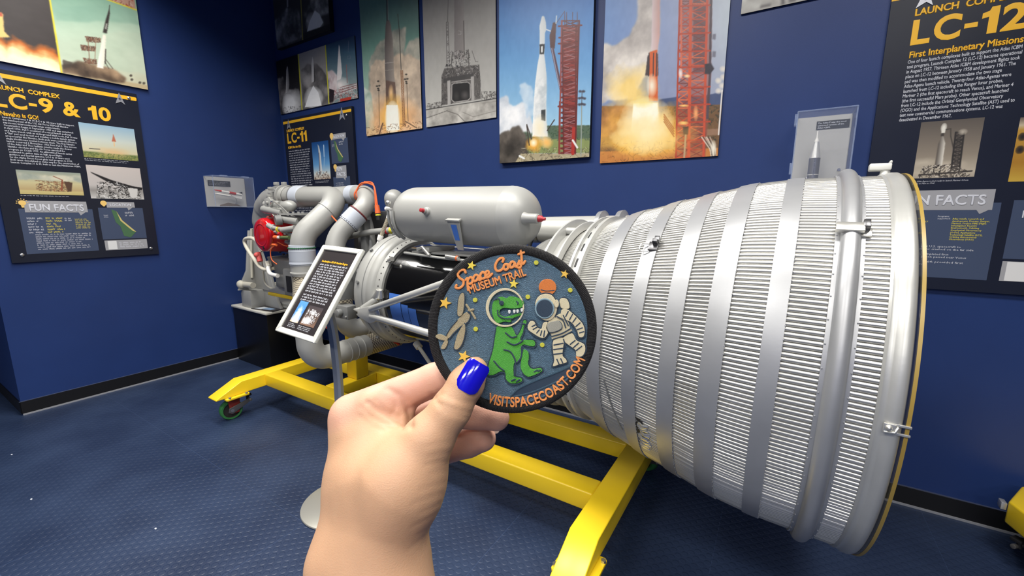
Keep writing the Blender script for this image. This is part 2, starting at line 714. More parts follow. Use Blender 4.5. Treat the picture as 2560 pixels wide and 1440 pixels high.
    def tower(s, x0a, x1a, ya, x0b, x1b, yb, cols, bays, w, cross=True, seed=0):
        """lattice mast between two levels"""
        r = random.Random(seed)
        for k in range(bays + 1):
            t = k / bays
            xl, xr, y = x0a + (x0b - x0a) * t, x1a + (x1b - x1a) * t, ya + (yb - ya) * t
            s.line([(xl, y), (xr, y)], w, r.choice(cols))
            if k < bays and cross:
                t2 = (k + 1) / bays
                xl2, xr2, y2 = x0a + (x0b - x0a) * t2, x1a + (x1b - x1a) * t2, ya + (yb - ya) * t2
                s.line([(xl, y), (xr2, y2)], w * 0.8, r.choice(cols))
                s.line([(xr, y), (xl2, y2)], w * 0.8, r.choice(cols))
        for xa, xb in ((x0a, x0b), (x1a, x1b)):
            s.line([(xa, ya), (xb, yb)], w * 1.5, r.choice(cols))
        return s

    def build(s, name, parent, x, y, z, label=None):
        me = bpy.data.meshes.new(name)
        nx, ny = s.nx, s.ny
        co = np.stack([x + s.U * s.wd, y + s.V * s.ht, np.full(s.U.shape, z)], -1).reshape(-1, 3)
        i = np.arange((ny - 1) * nx).reshape(ny - 1, nx)[:, :-1].ravel()
        fa = np.stack([i, i + 1, i + nx + 1, i + nx], 1)
        me.vertices.add(len(co))
        me.vertices.foreach_set('co', co.ravel())
        me.loops.add(fa.size)
        me.loops.foreach_set('vertex_index', fa.ravel())
        me.polygons.add(len(fa))
        me.polygons.foreach_set('loop_start', np.arange(0, fa.size, 4))
        me.polygons.foreach_set('loop_total', np.full(len(fa), 4))
        me.update()
        a = me.color_attributes.new('Col', 'FLOAT_COLOR', 'POINT')
        c = np.ones((len(co), 4))
        c[:, :3] = lin(np.clip(s.A, 0, 255).reshape(-1, 3))
        a.data.foreach_set('color', c.ravel())
        o = link(name, me, printed_mat(), parent, smooth=False)
        if label:
            o['label'] = label
        return o


M_EDGE = mat('print_edge', (22, 22, 26), rough=0.5)


def print_board(name, label, side, u0, u1, z0, z1, pic, th=0.02, cat='photograph', group=None):
    t = thing(name, label, cat, M=wallM(side, u0, z0), group=group)
    obj('backing_board', MB().box(0, u1 - u0, 0, z1 - z0, 0.001, th), M_EDGE, t, smooth=False)
    pic.build('printed_picture', t, 0, 0, th + 0.0008)
    return t


GRP = 'rocket launch photographs on the back wall'
# --- tall photograph: pale rocket and red tower under blue sky
p = Print(0.762, 1.35, 0.0036, [0.00159448, -4.75567e-06, -1.03546, -5.23738e-05, -0.000725383, 1.02839, 0.000181381, -4.95939e-05])
p.grad([(-400, (38, 92, 165)), (0, (62, 122, 192)), (500, (104, 160, 212)), (1060, (158, 200, 226)), (1070, (158, 200, 226))])
p.poly([(640, 1062), (1420, 1055), (1420, 1180), (640, 1190)], (84, 104, 84))
p.poly([(640, 1180), (1420, 1165), (1420, 1285), (640, 1290)], (134, 146, 92))
p.speck([(640, 1062), (1420, 1055), (1420, 1180), (640, 1190)], [(60, 84, 62), (100, 116, 90), (74, 92, 80)], 60, 30, 14, 4)
p.cloud([(560, 810), (700, 800), (780, 900), (830, 860), (900, 900), (930, 1120), (560, 1180)], (250, 250, 250), (196, 204, 214), 3, 6, edge=50)
p.cloud([(820, 760), (900, 720), (950, 760), (950, 1000), (860, 1000)], (222, 232, 240), (170, 200, 226), 5, 8, edge=60, a=0.75)
p.cloud([(630, 1130), (760, 1110), (820, 1050), (900, 1120), (890, 1300), (820, 1380), (630, 1400)], (104, 96, 88), (52, 48, 44), 8, 7, edge=50)
p.poly([(830, 1290), (1420, 1285), (1420, 1390), (760, 1400)], (172, 160, 130))
p.speck([(830, 1240), (1420, 1235), (1420, 1390), (800, 1400)], [(90, 80, 60), (120, 108, 84), (60, 54, 46), (200, 190, 160)], 70, 60, 6, 6)
p.polyx([(1016, 148), (1028, 156), (1040, 205), (1044, 262), (1032, 292), (1030, 380), (1026, 465), (1036, 545), (1045, 640), (1044, 800), (1040, 960), (1056, 1150), (925, 1150), (934, 960), (942, 800), (952, 690), (968, 560), (986, 465), (988, 290), (986, 232), (1005, 155)], (250, 250, 246), (208, 214, 216))
p.cloud([(960, 680), (1040, 660), (1040, 980), (940, 1000)], (246, 246, 244), (188, 196, 200), 12, 14, edge=14, a=0.8)
p.poly([(987, 384), (1030, 382), (1024, 466), (988, 466)], (28, 30, 36)).poly([(999, 400), (1015, 400), (1013, 452), (999, 452)], (236, 238, 236))
p.poly([(1000, 930), (1035, 925), (1034, 1020), (1000, 1012)], (64, 68, 70))
p.line([(1044, 262), (1080, 276)], 8, (236, 238, 236))
p.poly([(1098, 206), (1126, 202), (1120, 330), (1112, 420), (1076, 412), (1070, 312), (1086, 262)], (84, 46, 46))
p.line([(1092, 420), (1168, 770)], 26, (92, 66, 78)).line([(1088, 420), (1160, 770)], 6, (170, 170, 190))
p.line([(1128, 150), (1124, 210)], 10, (200, 214, 224)).line([(1130, 205), (1196, 110)], 4, (96, 60, 66))
p.poly([(1168, 240), (1318, 240), (1292, 700), (1286, 1290), (1186, 1290), (1176, 700)], (122, 54, 52))
p.tower(1172, 1316, 190, 1150, 1282, 1290, [(100, 36, 36), (138, 54, 48), (80, 32, 34), (150, 70, 64)], 26, 9, seed=2)
p.tower(1176, 1290, 250, 1186, 1282, 1290, [(150, 52, 46), (100, 38, 38), (168, 120, 124)], 30, 6, seed=3)
for yy, xa, xb in ((235, 1146, 1336), (330, 1150, 1300), (380, 1146, 1300), (462, 1146, 1296), (540, 1168, 1290), (735, 1160, 1292), (900, 1142, 1284)):
    p.line([(xa, yy), (xb, yy - 8)], 14, (116, 40, 38))
p.line([(1270, 1080), (1262, 1290)], 26, (172, 52, 44)).line([(1152, 860), (1146, 1290)], 8, (130, 52, 46))
for xx in (1196, 1212, 1262, 1300):
    p.line([(xx, 120), (xx, 240)], 5, (100, 50, 52))
p.line([(1337, 890), (1330, 1312)], 9, (150, 158, 150))
p.line([(1340, 770), (1336, 890)], 6, (80, 76, 84))
for (xx, yy) in ((1325, 775), (1352, 775), (1318, 832), (1340, 828), (1360, 834), (1318, 884), (1340, 880), (1358, 884)):
    p.glow(xx, yy, 15, 11, (62, 56, 66), 0.5)
for (xx, yy, rx, ry) in ((990, 1090, 60, 110), (1034, 1180, 50, 60)):
    p.glow(xx, yy, rx, ry, (250, 236, 200), 0.8, 0.85, 0.3, 4, 14)
p.glow(936, 1215, 60, 62, (255, 176, 64), 0.7, 0.95, 0.5, 5, 12).glow(1040, 1200, 56, 50, (250, 184, 90), 0.8, 0.8, 0.5, 6, 12)
p.glow(936, 1200, 30, 34, (255, 246, 214), 0.7, 1)
for pts in ([(880, 1050), (920, 1170)], [(1110, 1010), (1050, 1100)], [(880, 1060), (900, 1220)]):
    p.line(pts, 9, (70, 60, 56))
p.line([(1262, 1180), (1300, 1240)], 16, (230, 230, 226)).line([(820, 1310), (856, 1330)], 16, (236, 236, 232))
p.grain(4)
print_board('launch_photograph', 'tall launch photograph of a white rocket beside a red gantry under blue sky', 'back', 3.06, 3.822, 1.995, 3.345, p, 0.035, group=GRP)

# --- tall photograph: fireball below orange gantry
p = Print(0.756, 1.252, 0.0036, [0.0011211, 3.97732e-05, -0.13412, -3.95716e-05, -0.000624695, 0.857805, 0.000144521, -3.95155e-05])
p.grad([(70, (112, 150, 206)), (520, (146, 164, 204)), (800, (160, 170, 198)), (1000, (184, 192, 206)), (1180, (198, 208, 216))], 'x')
g_ = np.clip((p.Y - 200) / 650, 0, 1)
p.mix(g_ * 0.55, (128, 134, 164))
p.poly([(560, 838), (760, 806), (900, 812), (1100, 772), (1110, 900), (560, 900)], (70, 84, 120))
p.poly([(60, 890), (560, 896), (1110, 878), (1090, 1400), (60, 1400)], (116, 86, 58))
p.speck([(560, 890), (1110, 880), (1090, 1180), (560, 1180)], [(72, 64, 48), (96, 78, 54), (60, 58, 50), (120, 92, 60)], 120, 34, 16, 14)
p.poly([(960, 1084), (1080, 1080), (1080, 1130), (960, 1140)], (150, 116, 92))
p.cloud([(400, -700), (580, -700), (565, 420), (470, 640), (360, 840), (60, 860), (60, 380), (170, 390), (300, 300), (380, 160)], (240, 232, 222), (168, 160, 156), 21, 5, edge=44)
p.glow(330, 760, 210, 210, (255, 216, 120), 0.9, 0.85, 0.5, 22, 8)
p.cloud([(60, 900), (360, 900), (420, 1010), (240, 1130), (60, 1150)], (186, 130, 84), (116, 76, 48), 23, 9, edge=30)
p.polyx([(514, -700), (576, -700), (572, 300), (554, 420), (500, 422), (508, 100)], (222, 206, 208), (206, 160, 150))
p.poly([(470, 470), (556, 455), (560, 640), (450, 636)], (72, 60, 62)).poly([(488, 440), (550, 420), (556, 850), (480, 850)], (214, 98, 48))
for xx in (482, 520, 546):
    p.line([(xx, 450), (xx - 4, 640)], 9, (60, 50, 54))
p.glow(505, 720, 40, 90, (255, 244, 220), 0.6, 0.95)
p.poly([(350, 860), (556, 860), (590, 1180), (322, 1180)], (255, 236, 160))
p.glow(455, 1080, 400, 230, (255, 186, 70), 0.8, 0.95, 0.35, 31, 10)
p.glow(455, 1060, 200, 220, (255, 248, 214), 0.55, 1.0, 0.2, 32, 9)
p.poly([(352, 870), (552, 866), (572, 1150), (330, 1150)], (255, 252, 226))
p.glow(430, 860, 90, 50, (255, 234, 150), 0.7, 0.9, 0.4, 33, 12)
p.glow(590, 1020, 60, 80, (255, 216, 130), 0.8, 0.8, 0.5, 34, 12)
p.poly([(60, 1270), (1060, 1240), (1060, 1420), (60, 1420)], (196, 128, 66))
p.glow(450, 1180, 330, 110, (255, 206, 96), 0.7, 0.95, 0.4, 35, 9)
p.speck([(90, 1180), (720, 1180), (720, 1390), (90, 1390)], [(120, 76, 40), (160, 100, 50), (90, 60, 40)], 46, 60, 6, 16)
OR = [(206, 84, 52), (176, 66, 46), (226, 112, 70), (140, 60, 50), (120, 62, 60)]
p.poly([(752, -700), (1020, -700), (1000, 640), (950, 1320), (706, 1320), (742, 640)], (150, 82, 72), 0.62)
p.poly([(850, -700), (975, -700), (960, 600), (850, 620)], (104, 74, 78), 0.8)
p.tower(752, 850, -600, 706, 810, 1320, OR, 28, 10, seed=5)
p.tower(850, 980, -600, 810, 942, 1320, OR, 30, 8, seed=6)
p.line([(752, -700), (750, 560)], 16, (214, 110, 84)).line([(840, -700), (812, 1320)], 26, (206, 88, 58)).line([(984, -700), (936, 1320)], 20, (200, 82, 56))
p.line([(1010, -700), (990, 620), (968, 990)], 20, (84, 70, 78))
for yy in (-420, -180, 60, 290, 440, 570, 740, 886, 1030, 1180):
    p.line([(740, yy), (990, yy - 10)], 13, (184, 72, 50))
p.poly([(946, 540), (1000, 536), (1026, 580), (990, 626), (946, 624)], (56, 52, 62))
p.glow(745, 620, 16, 40, (248, 232, 226), 0.5).glow(800, 642, 24, 14, (255, 226, 170), 0.5)
p.glow(772, 888, 40, 10, (255, 206, 120), 0.5).glow(768, 1032, 40, 14, (255, 214, 120), 0.5).glow(872, 950, 20, 60, (246, 170, 110), 0.6)
for xx, yy in ((1030, 455), (1030, 310)):
    p.poly([(xx - 18, yy - 20), (xx + 10, yy - 20), (xx + 6, yy + 30), (xx - 20, yy + 26)], (120, 120, 134))
p.line([(1092, 760), (1062, 1130)], 11, (226, 220, 214))
for xx, yy in ((1098, 582), (1102, 650), (1060, 680), (1062, 766), (1092, 722)):
    p.glow(xx, yy, 26, 24, (226, 218, 206), 0.5)
p.line([(788, 1130), (775, 1320)], 15, (186, 160, 126)).poly([(764, 1066), (812, 1060), (808, 1128), (768, 1130)], (70, 58, 50))
for k in range(6):
    p.line([(920 + k * 14, 1150), (990 + k * 9, 1250), (1000 + k * 8, 1310)], 8, [(226, 214, 196), (84, 72, 64), (190, 176, 160)][k % 3])
p.glow(1020, 1240, 22, 60, (240, 232, 214), 0.5)
p.glow(420, 1170, 460, 170, (255, 196, 88), 0.9, 0.75, 0.4, 36, 10).glow(450, 1120, 250, 150, (255, 240, 190), 0.7, 0.9, 0.35, 37, 10)
for k in range(4):
    p.line([(606, 960 + k * 20), (690, 1080 + k * 22)], 8, (186, 116, 56))
p.grain(4)
print_board('launch_photograph', 'tall launch photograph of an orange fireball beside an orange gantry', 'back', 3.894, 4.65, 1.948, 3.2, p, 0.012, group=GRP)

# --- tall photograph: grey rocket rising on teal sky
p = Print(0.745, 1.301, 0.004, [0.00184333, -0.000101128, -0.158273, -9.47252e-05, -0.000675235, 0.962751, 0.000165683, -4.53019e-05])
p.grad([(-300, (70, 104, 100)), (100, (104, 140, 132)), (500, (124, 168, 152)), (1000, (168, 196, 178)), (1400, (214, 196, 160))])
p.mix(np.clip((p.X - 350) / 380, 0, 1) * 0.5 * np.clip((600 - p.Y) / 600, 0, 1), (104, 112, 108))
p.cloud([(190, 660), (260, 470), (350, 400), (430, 320), (480, 290), (580, 300), (560, 540), (620, 420), (700, 400), (760, 420), (760, 1300), (160, 1300)], (206, 200, 182), (138, 142, 132), 41, 6, edge=34)
p.cloud([(190, 760), (260, 610), (350, 630), (480, 560), (600, 560), (720, 640), (760, 1000), (740, 1350), (260, 1350), (200, 980)], (228, 206, 180), (176, 158, 140), 42, 7, edge=30)
p.cloud([(130, 900), (200, 950), (250, 1200), (230, 1350), (120, 1300)], (214, 222, 208), (160, 180, 164), 43, 8, edge=20)
p.glow(420, 1250, 330, 260, (250, 178, 110), 1.0, 0.85, 0.3, 44, 7)
p.polyx([(366, 212), (396, 212), (412, 262), (430, 400), (440, 560), (444, 760), (458, 880), (474, 1090), (362, 1090), (360, 880), (352, 740), (350, 440), (358, 280)], (106, 98, 96), (176, 164, 152))
p.poly([(360, 830), (456, 850), (474, 1090), (362, 1090)], (96, 70, 60), 0.75)
p.line([(352, 655), (440, 645)], 6, (186, 176, 168)).line([(352, 730), (442, 720)], 4, (170, 160, 150))
p.line([(369, -300), (375, 212)], 16, (78, 84, 84)).line([(378, -300), (384, 212)], 5, (168, 172, 164))
p.glow(414, 960, 26, 80, (255, 210, 150), 0.7, 0.9)
p.glow(425, 1190, 130, 190, (255, 196, 90), 0.7, 0.9, 0.4, 45, 9)
p.poly([(366, 1085), (482, 1085), (502, 1340), (366, 1345)], (255, 252, 236))
p.glow(430, 1220, 70, 160, (255, 253, 240), 0.4)
p.line([(484, 150), (500, 330), (518, 720)], 7, (84, 82, 78)).tower(514, 534, 730, 538, 560, 1300, [(116, 80, 56), (150, 100, 64)], 18, 4, seed=8)
for (xx, yy, x2, y2) in ((282, 840, 294, 1310), (570, 770, 590, 1250)):
    p.line([(xx + 6, yy + 90), (x2, y2)], 6, (110, 92, 78))
    for dx, dy in ((0, 0), (-12, 50), (12, 46), (0, 74), (4, 92)):
        p.glow(xx + dx, yy + dy, 13, 9, (44, 42, 42), 0.5)
p.speck([(160, 1300), (740, 1250), (740, 1330), (160, 1405)], [(120, 84, 60), (86, 62, 50), (190, 150, 110)], 60, 40, 8, 9)
p.line([(330, 1270), (290, 1390)], 14, (120, 88, 70)).line([(560, 1250), (680, 1320)], 10, (110, 84, 66))
p.grain(4)
print_board('launch_photograph', 'tall launch photograph of a dark grey rocket in billowing cloud on greenish sky', 'back', 1.47, 2.215, 2.349, 3.65, p, 0.014, group=GRP)

# --- black and white pad photograph
p = Print(0.75, 1.197, 0.004, [0.0018125, -5.74675e-05, 0.00930487, -0.000113316, -0.000803269, 0.860755, 0.000181381, -4.95939e-05])
p.grad([(-400, (120, 116, 112)), (300, (166, 163, 158)), (800, (186, 184, 178)), (900, (190, 188, 182))])
p.poly([(20, 930), (620, 835), (640, 1100), (0, 1100)], (176, 172, 164))
p.cloud([(20, 930), (620, 835), (640, 1000), (330, 1080), (0, 1090)], (206, 202, 194), (140, 136, 130), 51, 8, edge=14)
p.line([(30, 990), (200, 930), (290, 960), (360, 1030)], 5, (90, 86, 82)).line([(500, 870), (612, 850)], 6, (150, 146, 140)).line([(330, 940), (420, 980), (612, 930)], 4, (120, 116, 110))
p.polyx([(262, -400), (338, -400), (344, 300), (348, 500), (262, 500)], (132, 126, 124), (150, 144, 140))
p.line([(340, 180), (346, 480)], 8, (104, 98, 96))
p.line([(206, 190), (216, -200)], 5, (110, 106, 104))
p.tower(196, 210, 190, 200, 222, 560, [(110, 106, 104), (180, 178, 174)], 22, 4, seed=3)
p.poly([(155, 640), (180, 575), (470, 545), (482, 700), (482, 830), (155, 885)], (96, 92, 90))
p.speck([(232, 430), (390, 420), (400, 560), (470, 550), (482, 640), (155, 660), (180, 580)], [(60, 58, 58), (150, 146, 142), (84, 80, 80), (190, 186, 182), (44, 44, 46)], 160, 34, 7, 22)
p.speck([(155, 640), (482, 600), (482, 830), (155, 885)], [(74, 72, 70), (126, 122, 118), (54, 52, 52)], 80, 30, 8, 23)
p.poly([(170, 660), (420, 615), (420, 655), (170, 700)], (70, 68, 68))
p.poly([(242, 712), (262, 700), (372, 690), (394, 706), (396, 822), (376, 842), (262, 858), (240, 838)], (34, 33, 35))
p.line([(242, 712), (262, 700), (372, 690), (394, 706), (396, 822), (376, 842), (262, 858), (240, 838), (242, 712)], 7, (170, 166, 162))
p.glow(350, 800, 34, 40, (96, 92, 90), 0.8, 0.8).glow(280, 810, 24, 40, (70, 68, 66), 0.8, 0.8)
p.poly([(203, 680), (228, 676), (232, 880), (206, 886)], (178, 174, 170)).poly([(400, 645), (426, 641), (430, 846), (404, 850)], (172, 168, 164))
p.line([(240, 690), (400, 668)], 5, (190, 186, 182)).line([(20, 922), (620, 826)], 7, (60, 58, 58))
p.speck([(30, 870), (155, 850), (155, 895), (30, 915)], [(60, 58, 58), (100, 96, 94), (140, 136, 132)], 30, 22, 9, 24)
p.speck([(485, 770), (612, 765), (612, 825), (485, 840)], [(60, 58, 58), (100, 96, 94), (130, 126, 122)], 34, 24, 8, 25)
p.line([(410, 430), (440, 520), (460, 520)], 4, (90, 86, 84)).line([(246, 440), (236, 560)], 7, (90, 86, 84)).line([(378, 420), (384, 550)], 7, (84, 80, 78))
p.line([(296, 262), (318, 268), (318, 292), (296, 292)], 4, (180, 176, 172))
p.grain(4)
print_board('pad_photograph', 'black and white photograph of a rocket base standing over a concrete flame trench', 'back', 2.264, 3.014, 2.353, 3.55, p, 0.012, group=GRP)

# --- grey print whose lower edge shows at the top
p = Print(0.649, 0.575, 0.006, [0.000585559, 5.00508e-05, -0.182601, -0.000146625, -0.00068079, 0.186117, 7.52889e-05, -2.05858e-05])
p.grad([(-800, (150, 148, 144)), (0, (178, 176, 170)), (200, (166, 162, 156))])
p.cloud([(280, -300), (900, -300), (860, 60), (300, 180)], (214, 214, 206), (140, 136, 130), 61, 5, edge=30)
p.poly([(560, 90), (700, 60), (720, 90), (560, 130)], (110, 106, 104)).poly([(850, -200), (900, -200), (900, 70), (850, 80)], (96, 92, 92)).poly([(950, -200), (1060, -200), (1060, 30), (960, 50)], (104, 100, 98))
p.speck([(1060, -200), (1400, -200), (1300, 0), (1060, 60)], [(100, 98, 96), (150, 146, 142)], 20, 80, 14, 5)
print_board('pad_photograph', 'grey photograph cut by the top of the picture, above the clear rocket model case', 'back', 4.711, 5.36, 2.725, 3.3, p, 0.012, group=GRP)

# --- three launches in a row
p = Print(1.351, 0.566, 0.0036, [0.00148396, -0.000129704, -0.750391, -0.000404387, -0.0018919, 2.54705, 0.000205865, -5.62884e-05])
p.grad([(600, (34, 32, 32)), (1200, (44, 42, 42))])
p.cloud([(540, 860), (640, 820), (660, 960), (800, 940), (840, 1180), (560, 1240)], (140, 136, 134), (58, 56, 56), 71, 12, edge=24)
p.polyx([(680, 700), (690, 720), (704, 900), (694, 980), (664, 990), (672, 740)], (206, 204, 200), (120, 118, 118))
p.glow(740, 1080, 100, 130, (242, 242, 240), 0.6, 1, 0.3, 72, 12).glow(690, 1120, 60, 110, (250, 250, 248), 0.5)
p.speck([(590, 1130), (840, 1120), (840, 1180), (600, 1220)], [(40, 40, 40), (90, 88, 86)], 30, 20, 6, 8)
mid = [(796, 570), (1086, 470), (1126, 1110), (842, 1170)]
p.poly(mid, (160, 157, 155))
keep_ = p.A.copy()
p.cloud([(830, 740), (900, 680), (1000, 680), (1050, 740), (1100, 840), (1130, 1110), (840, 1170)], (150, 146, 144), (84, 82, 82), 73, 11, edge=24)
p.glow(890, 860, 50, 70, (184, 180, 178), 0.8, 0.8, 0.4, 74, 12)
p.poly([(948, 600), (964, 660), (974, 860), (940, 880), (938, 680)], (206, 204, 202)).poly([(962, 640), (980, 860), (966, 880)], (70, 68, 68))
p.poly([(956, 910), (1010, 980), (1046, 1120), (866, 1140), (910, 1010)], (250, 250, 250)).glow(960, 1040, 90, 110, (252, 252, 252), 0.5)
m_ = p.mask(mid)[..., None]
p.A = keep_ * (1 - m_) + p.A * m_
rt = [(1086, 470), (1420, 340), (1450, 1060), (1126, 1110)]
keep_ = p.A.copy()
p.mix(p.mask(rt), (58, 96, 124))
t_ = np.clip((p.Y - 480) / 420, 0, 1)
p.mix(p.mask(rt) * t_ * 0.8, (150, 164, 158))
p.mix(p.mask(rt) * np.clip((560 - p.Y) / 200, 0, 1) * 0.8, (26, 40, 78))
p.cloud([(1110, 760), (1160, 740), (1210, 800), (1200, 1000), (1130, 1060)], (246, 240, 240), (190, 160, 160), 75, 14, edge=20)
p.poly([(1228, 476), (1236, 500), (1252, 660), (1262, 780), (1250, 840), (1206, 860), (1214, 680)], (242, 238, 236))
p.glow(1240, 900, 80, 90, (252, 244, 240), 0.6, 1, 0.3, 76, 12)
p.speck([(1170, 950), (1440, 900), (1450, 1060), (1130, 1110)], [(150, 60, 54), (206, 190, 186), (96, 50, 50), (226, 214, 210)], 110, 44, 7, 10)
for k in range(6):
    p.line([(1240, 1000 - k * 14), (1430, 930 - k * 10)], 6, [(220, 206, 204), (150, 96, 96)][k % 2])
p.poly([(1126, 940), (1180, 960), (1170, 1080), (1126, 1090)], (40, 30, 34)).poly([(1240, 1050), (1360, 1024), (1356, 1060), (1244, 1080)], (190, 60, 44))
p.line([(1308, 690), (1316, 880)], 8, (150, 110, 110)).line([(1332, 440), (1326, 560)], 4, (120, 130, 150))
p.line([(1318, 600), (1350, 596), (1350, 624), (1320, 628), (1318, 600)], 4, (120, 132, 150))
m_ = p.mask(rt)[..., None]
p.A = keep_ * (1 - m_) + p.A * m_
p.line([(796, 560), (840, 1180)], 11, (206, 200, 60)).line([(1084, 460), (1124, 1120)], 11, (214, 208, 64))
p.grain(4)
print_board('launch_triptych', 'print of three launches split by yellow lines, above a corner text panel', 'back', 0.02, 1.371, 2.717, 3.283, p, 0.012, group=GRP)

# --- the dark pair above it
p = Print(0.94, 0.57, 0.005, [0.0021098, -0.000180127, -1.19019, -0.000641002, -0.00181315, 1.36602, 0.000205865, -5.62884e-05])
p.grad([(-300, (60, 60, 62)), (500, (66, 64, 64))])
p.cloud([(590, 260), (650, 130), (720, 120), (840, 130), (880, 420), (610, 530)], (170, 170, 172), (60, 60, 62), 81, 9, edge=26)
p.line([(716, -300), (722, 90)], 16, (150, 150, 152))
p.cloud([(880, 120), (960, 60), (1000, -200), (1160, -200), (1160, 170), (1060, 200), (930, 260)], (176, 176, 176), (70, 70, 70), 82, 10, edge=26)
p.poly([(1010, 130), (1060, 170), (1100, 260), (1040, 340), (920, 380), (950, 260)], (226, 226, 226))
p.glow(1010, 270, 80, 110, (230, 230, 230), 0.6, 0.9, 0.3, 83, 12)
p.poly([(886, 370), (1170, 270), (1180, 350), (886, 440)], (44, 44, 44))
p.line([(846, -300), (862, 0), (882, 440)], 8, (176, 164, 70))
print_board('launch_photograph', 'shadowed print of two smoky launches split by a yellow line, highest in the corner', 'back', 0.125, 1.065, 3.38, 3.95, p, 0.05, group=GRP)

# --- collage on the left wall
p = Print(1.51, 1.045, 0.0042, [0.000277602, -6.88315e-05, 0.45899, 0.000131635, -0.000678728, 0.418117, -0.00012387, -1.35399e-05])
p.grad([(-600, (92, 150, 130)), (0, (132, 172, 150)), (300, (186, 208, 184)), (650, (206, 216, 192)), (900, (206, 200, 170))])
p.cloud([(520, 60), (1300, 60), (1400, 260), (560, 200)], (150, 186, 164), (128, 168, 148), 91, 4, edge=50, a=0.7)
p.cloud([(560, 420), (1400, 320), (1450, 760), (600, 600)], (206, 218, 194), (186, 204, 180), 94, 4, edge=60, a=0.7)
p.poly([(620, 700), (1100, 790), (1480, 860), (1480, 920), (600, 760)], (196, 178, 140))
p.cloud([(600, 650), (760, 620), (960, 660), (1120, 700), (1260, 780), (1240, 830), (900, 790), (620, 740)], (180, 150, 118), (72, 58, 48), 92, 9, edge=24)
p.poly([(620, 600), (720, 630), (700, 670), (620, 700)], (70, 60, 52), 0.8)
BR = [(96, 62, 48), (130, 90, 70), (70, 50, 44), (150, 120, 96)]
for yy, xa, xb in ((385, 840, 1000), (470, 790, 950), (600, 820, 960)):
    p.speck([(xa, yy - 20), (xb, yy), (xb, yy + 50), (xa + 20, yy + 40)], BR, 40, 40, 9, yy)
p.line([(870, 380), (890, 640)], 6, (130, 90, 70)).line([(950, 400), (940, 620)], 5, (150, 116, 92))
p.poly([(1082, 100), (1090, 140), (1060, 340), (1020, 330), (1050, 200)], (52, 46, 44)).line([(1088, 60), (1080, 140)], 6, (60, 52, 50))
p.poly([(1052, 240), (1066, 240), (1054, 300), (1042, 296)], (200, 200, 190))
p.polyx([(1022, 350), (1052, 360), (1040, 560), (1026, 690), (960, 680), (990, 520)], (250, 250, 240), (236, 228, 210))
p.line([(1048, 500), (1044, 640)], 10, (70, 60, 56)).line([(1050, 600), (1120, 690)], 5, (80, 70, 64)).line([(1040, 620), (1080, 690)], 5, (80, 70, 64))
for xx, yy in ((1300, 760), (1310, 800), (1390, 830), (1430, 836)):
    p.glow(xx, yy, 16, 14, (70, 62, 54), 0.6)
lf = [(-2200, -1700), (350, -700), (490, -10), (604, 740), (-1700, 320)]
p.poly(lf, (62, 55, 54))
keep_ = p.A.copy()
fx = np.array([-1600, -300, 0, 60, 120, 200, 330, 440, 520, 600], float)
fy = np.array([300, 400, 400, 450, 410, 440, 510, 500, 540, 600], float)
edge_ = np.interp(p.X, fx, fy) + (vnoise(p.U, p.V, 30, 93, 3) - 0.5) * 60
p.mix(np.clip((p.Y - edge_ + 60) / 60, 0, 1), (206, 110, 40))
p.mix(np.clip((p.Y - edge_) / 70, 0, 1), (255, 236, 170))
p.mix(np.clip((p.Y - edge_ - 60) / 80, 0, 1), (242, 234, 220))
p.poly([(-400, 130), (0, 130), (24, 150), (36, 320), (96, 380), (-400, 390)], (250, 214, 130)).poly([(-400, 130), (10, 130), (20, 170), (-400, 180)], (206, 96, 70))
m_ = p.mask(lf)[..., None]
p.A = keep_ * (1 - m_) + p.A * m_
p.line([(430, -400), (490, 0), (560, 420), (612, 750)], 17, (232, 216, 60))
p.poly([(900, -60), (1352, 108), (1200, -1000), (300, -1400)], (190, 150, 130))
p.speck([(980, -20), (1350, 104), (1330, -60), (980, -200)], [(166, 66, 50), (206, 180, 170), (130, 70, 60)], 30, 60, 14, 12)
p.line([(900, -55), (1356, 106)], 11, (226, 214, 66))
p.grain(4)
print_board('launch_collage', 'large launch collage split by yellow lines on the left wall above the panel', 'left', -2.75, -1.24, 2.705, 3.75, p, 0.02)
# ---------------------------------------------------------------- information panels
M_PANEL = mat('panel_board', (28, 32, 46), rough=0.32, var=0.08, vscale=5)
M_YEL = mat('panel_yellow', (250, 190, 40), rough=0.4)
M_WHITE = mat('panel_white_ink', (214, 216, 224), rough=0.45)
M_GREYB = mat('panel_box', (66, 78, 104), rough=0.4)
M_TABG = mat('panel_tab', (164, 164, 168), rough=0.4)
M_INKY = mat('panel_yellow_ink', (222, 208, 84), rough=0.45)
M_BULB = mat('panel_bulb', (246, 206, 120), rough=0.4)
M_SILV = mat('emblem_silver', (206, 208, 214), rough=0.25, metal=0.6)
M_DARKI = mat('emblem_dark', (30, 34, 52), rough=0.4)
M_STEEL = mat('bolt_steel', (190, 190, 188), rough=0.28, metal=0.9)
ZT = 0.0206


def panel(name, label, side, u0, u1, z0, z1, th=0.02):
    t = thing(name, label, 'information panel', M=wallM(side, u0, z0))
    obj('board', MB().box(0, u1 - u0, 0, z1 - z0, 0.001, th), M_PANEL, t, smooth=False)
    return t


def emblem(t, x, y, h, z=ZT):
    """silver delta emblem with a dark star inside"""
    e = quad('delta_emblem', M_SILV, t, [(x, y + h * .55), (x + h * .36, y - h * .5), (x + h * .06, y - h * .26), (x - h * .36, y - h * .5)], z + 0.003, 0.002)
    st = []
    for k in range(8):
        r = h * (0.17 if k % 2 == 0 else 0.05)
        st.append((x + r * math.sin(k * PI / 4), y - h * .02 + r * math.cos(k * PI / 4)))
    quad('emblem_star', M_DARKI, e, st, z + 0.0036, 0.0004)


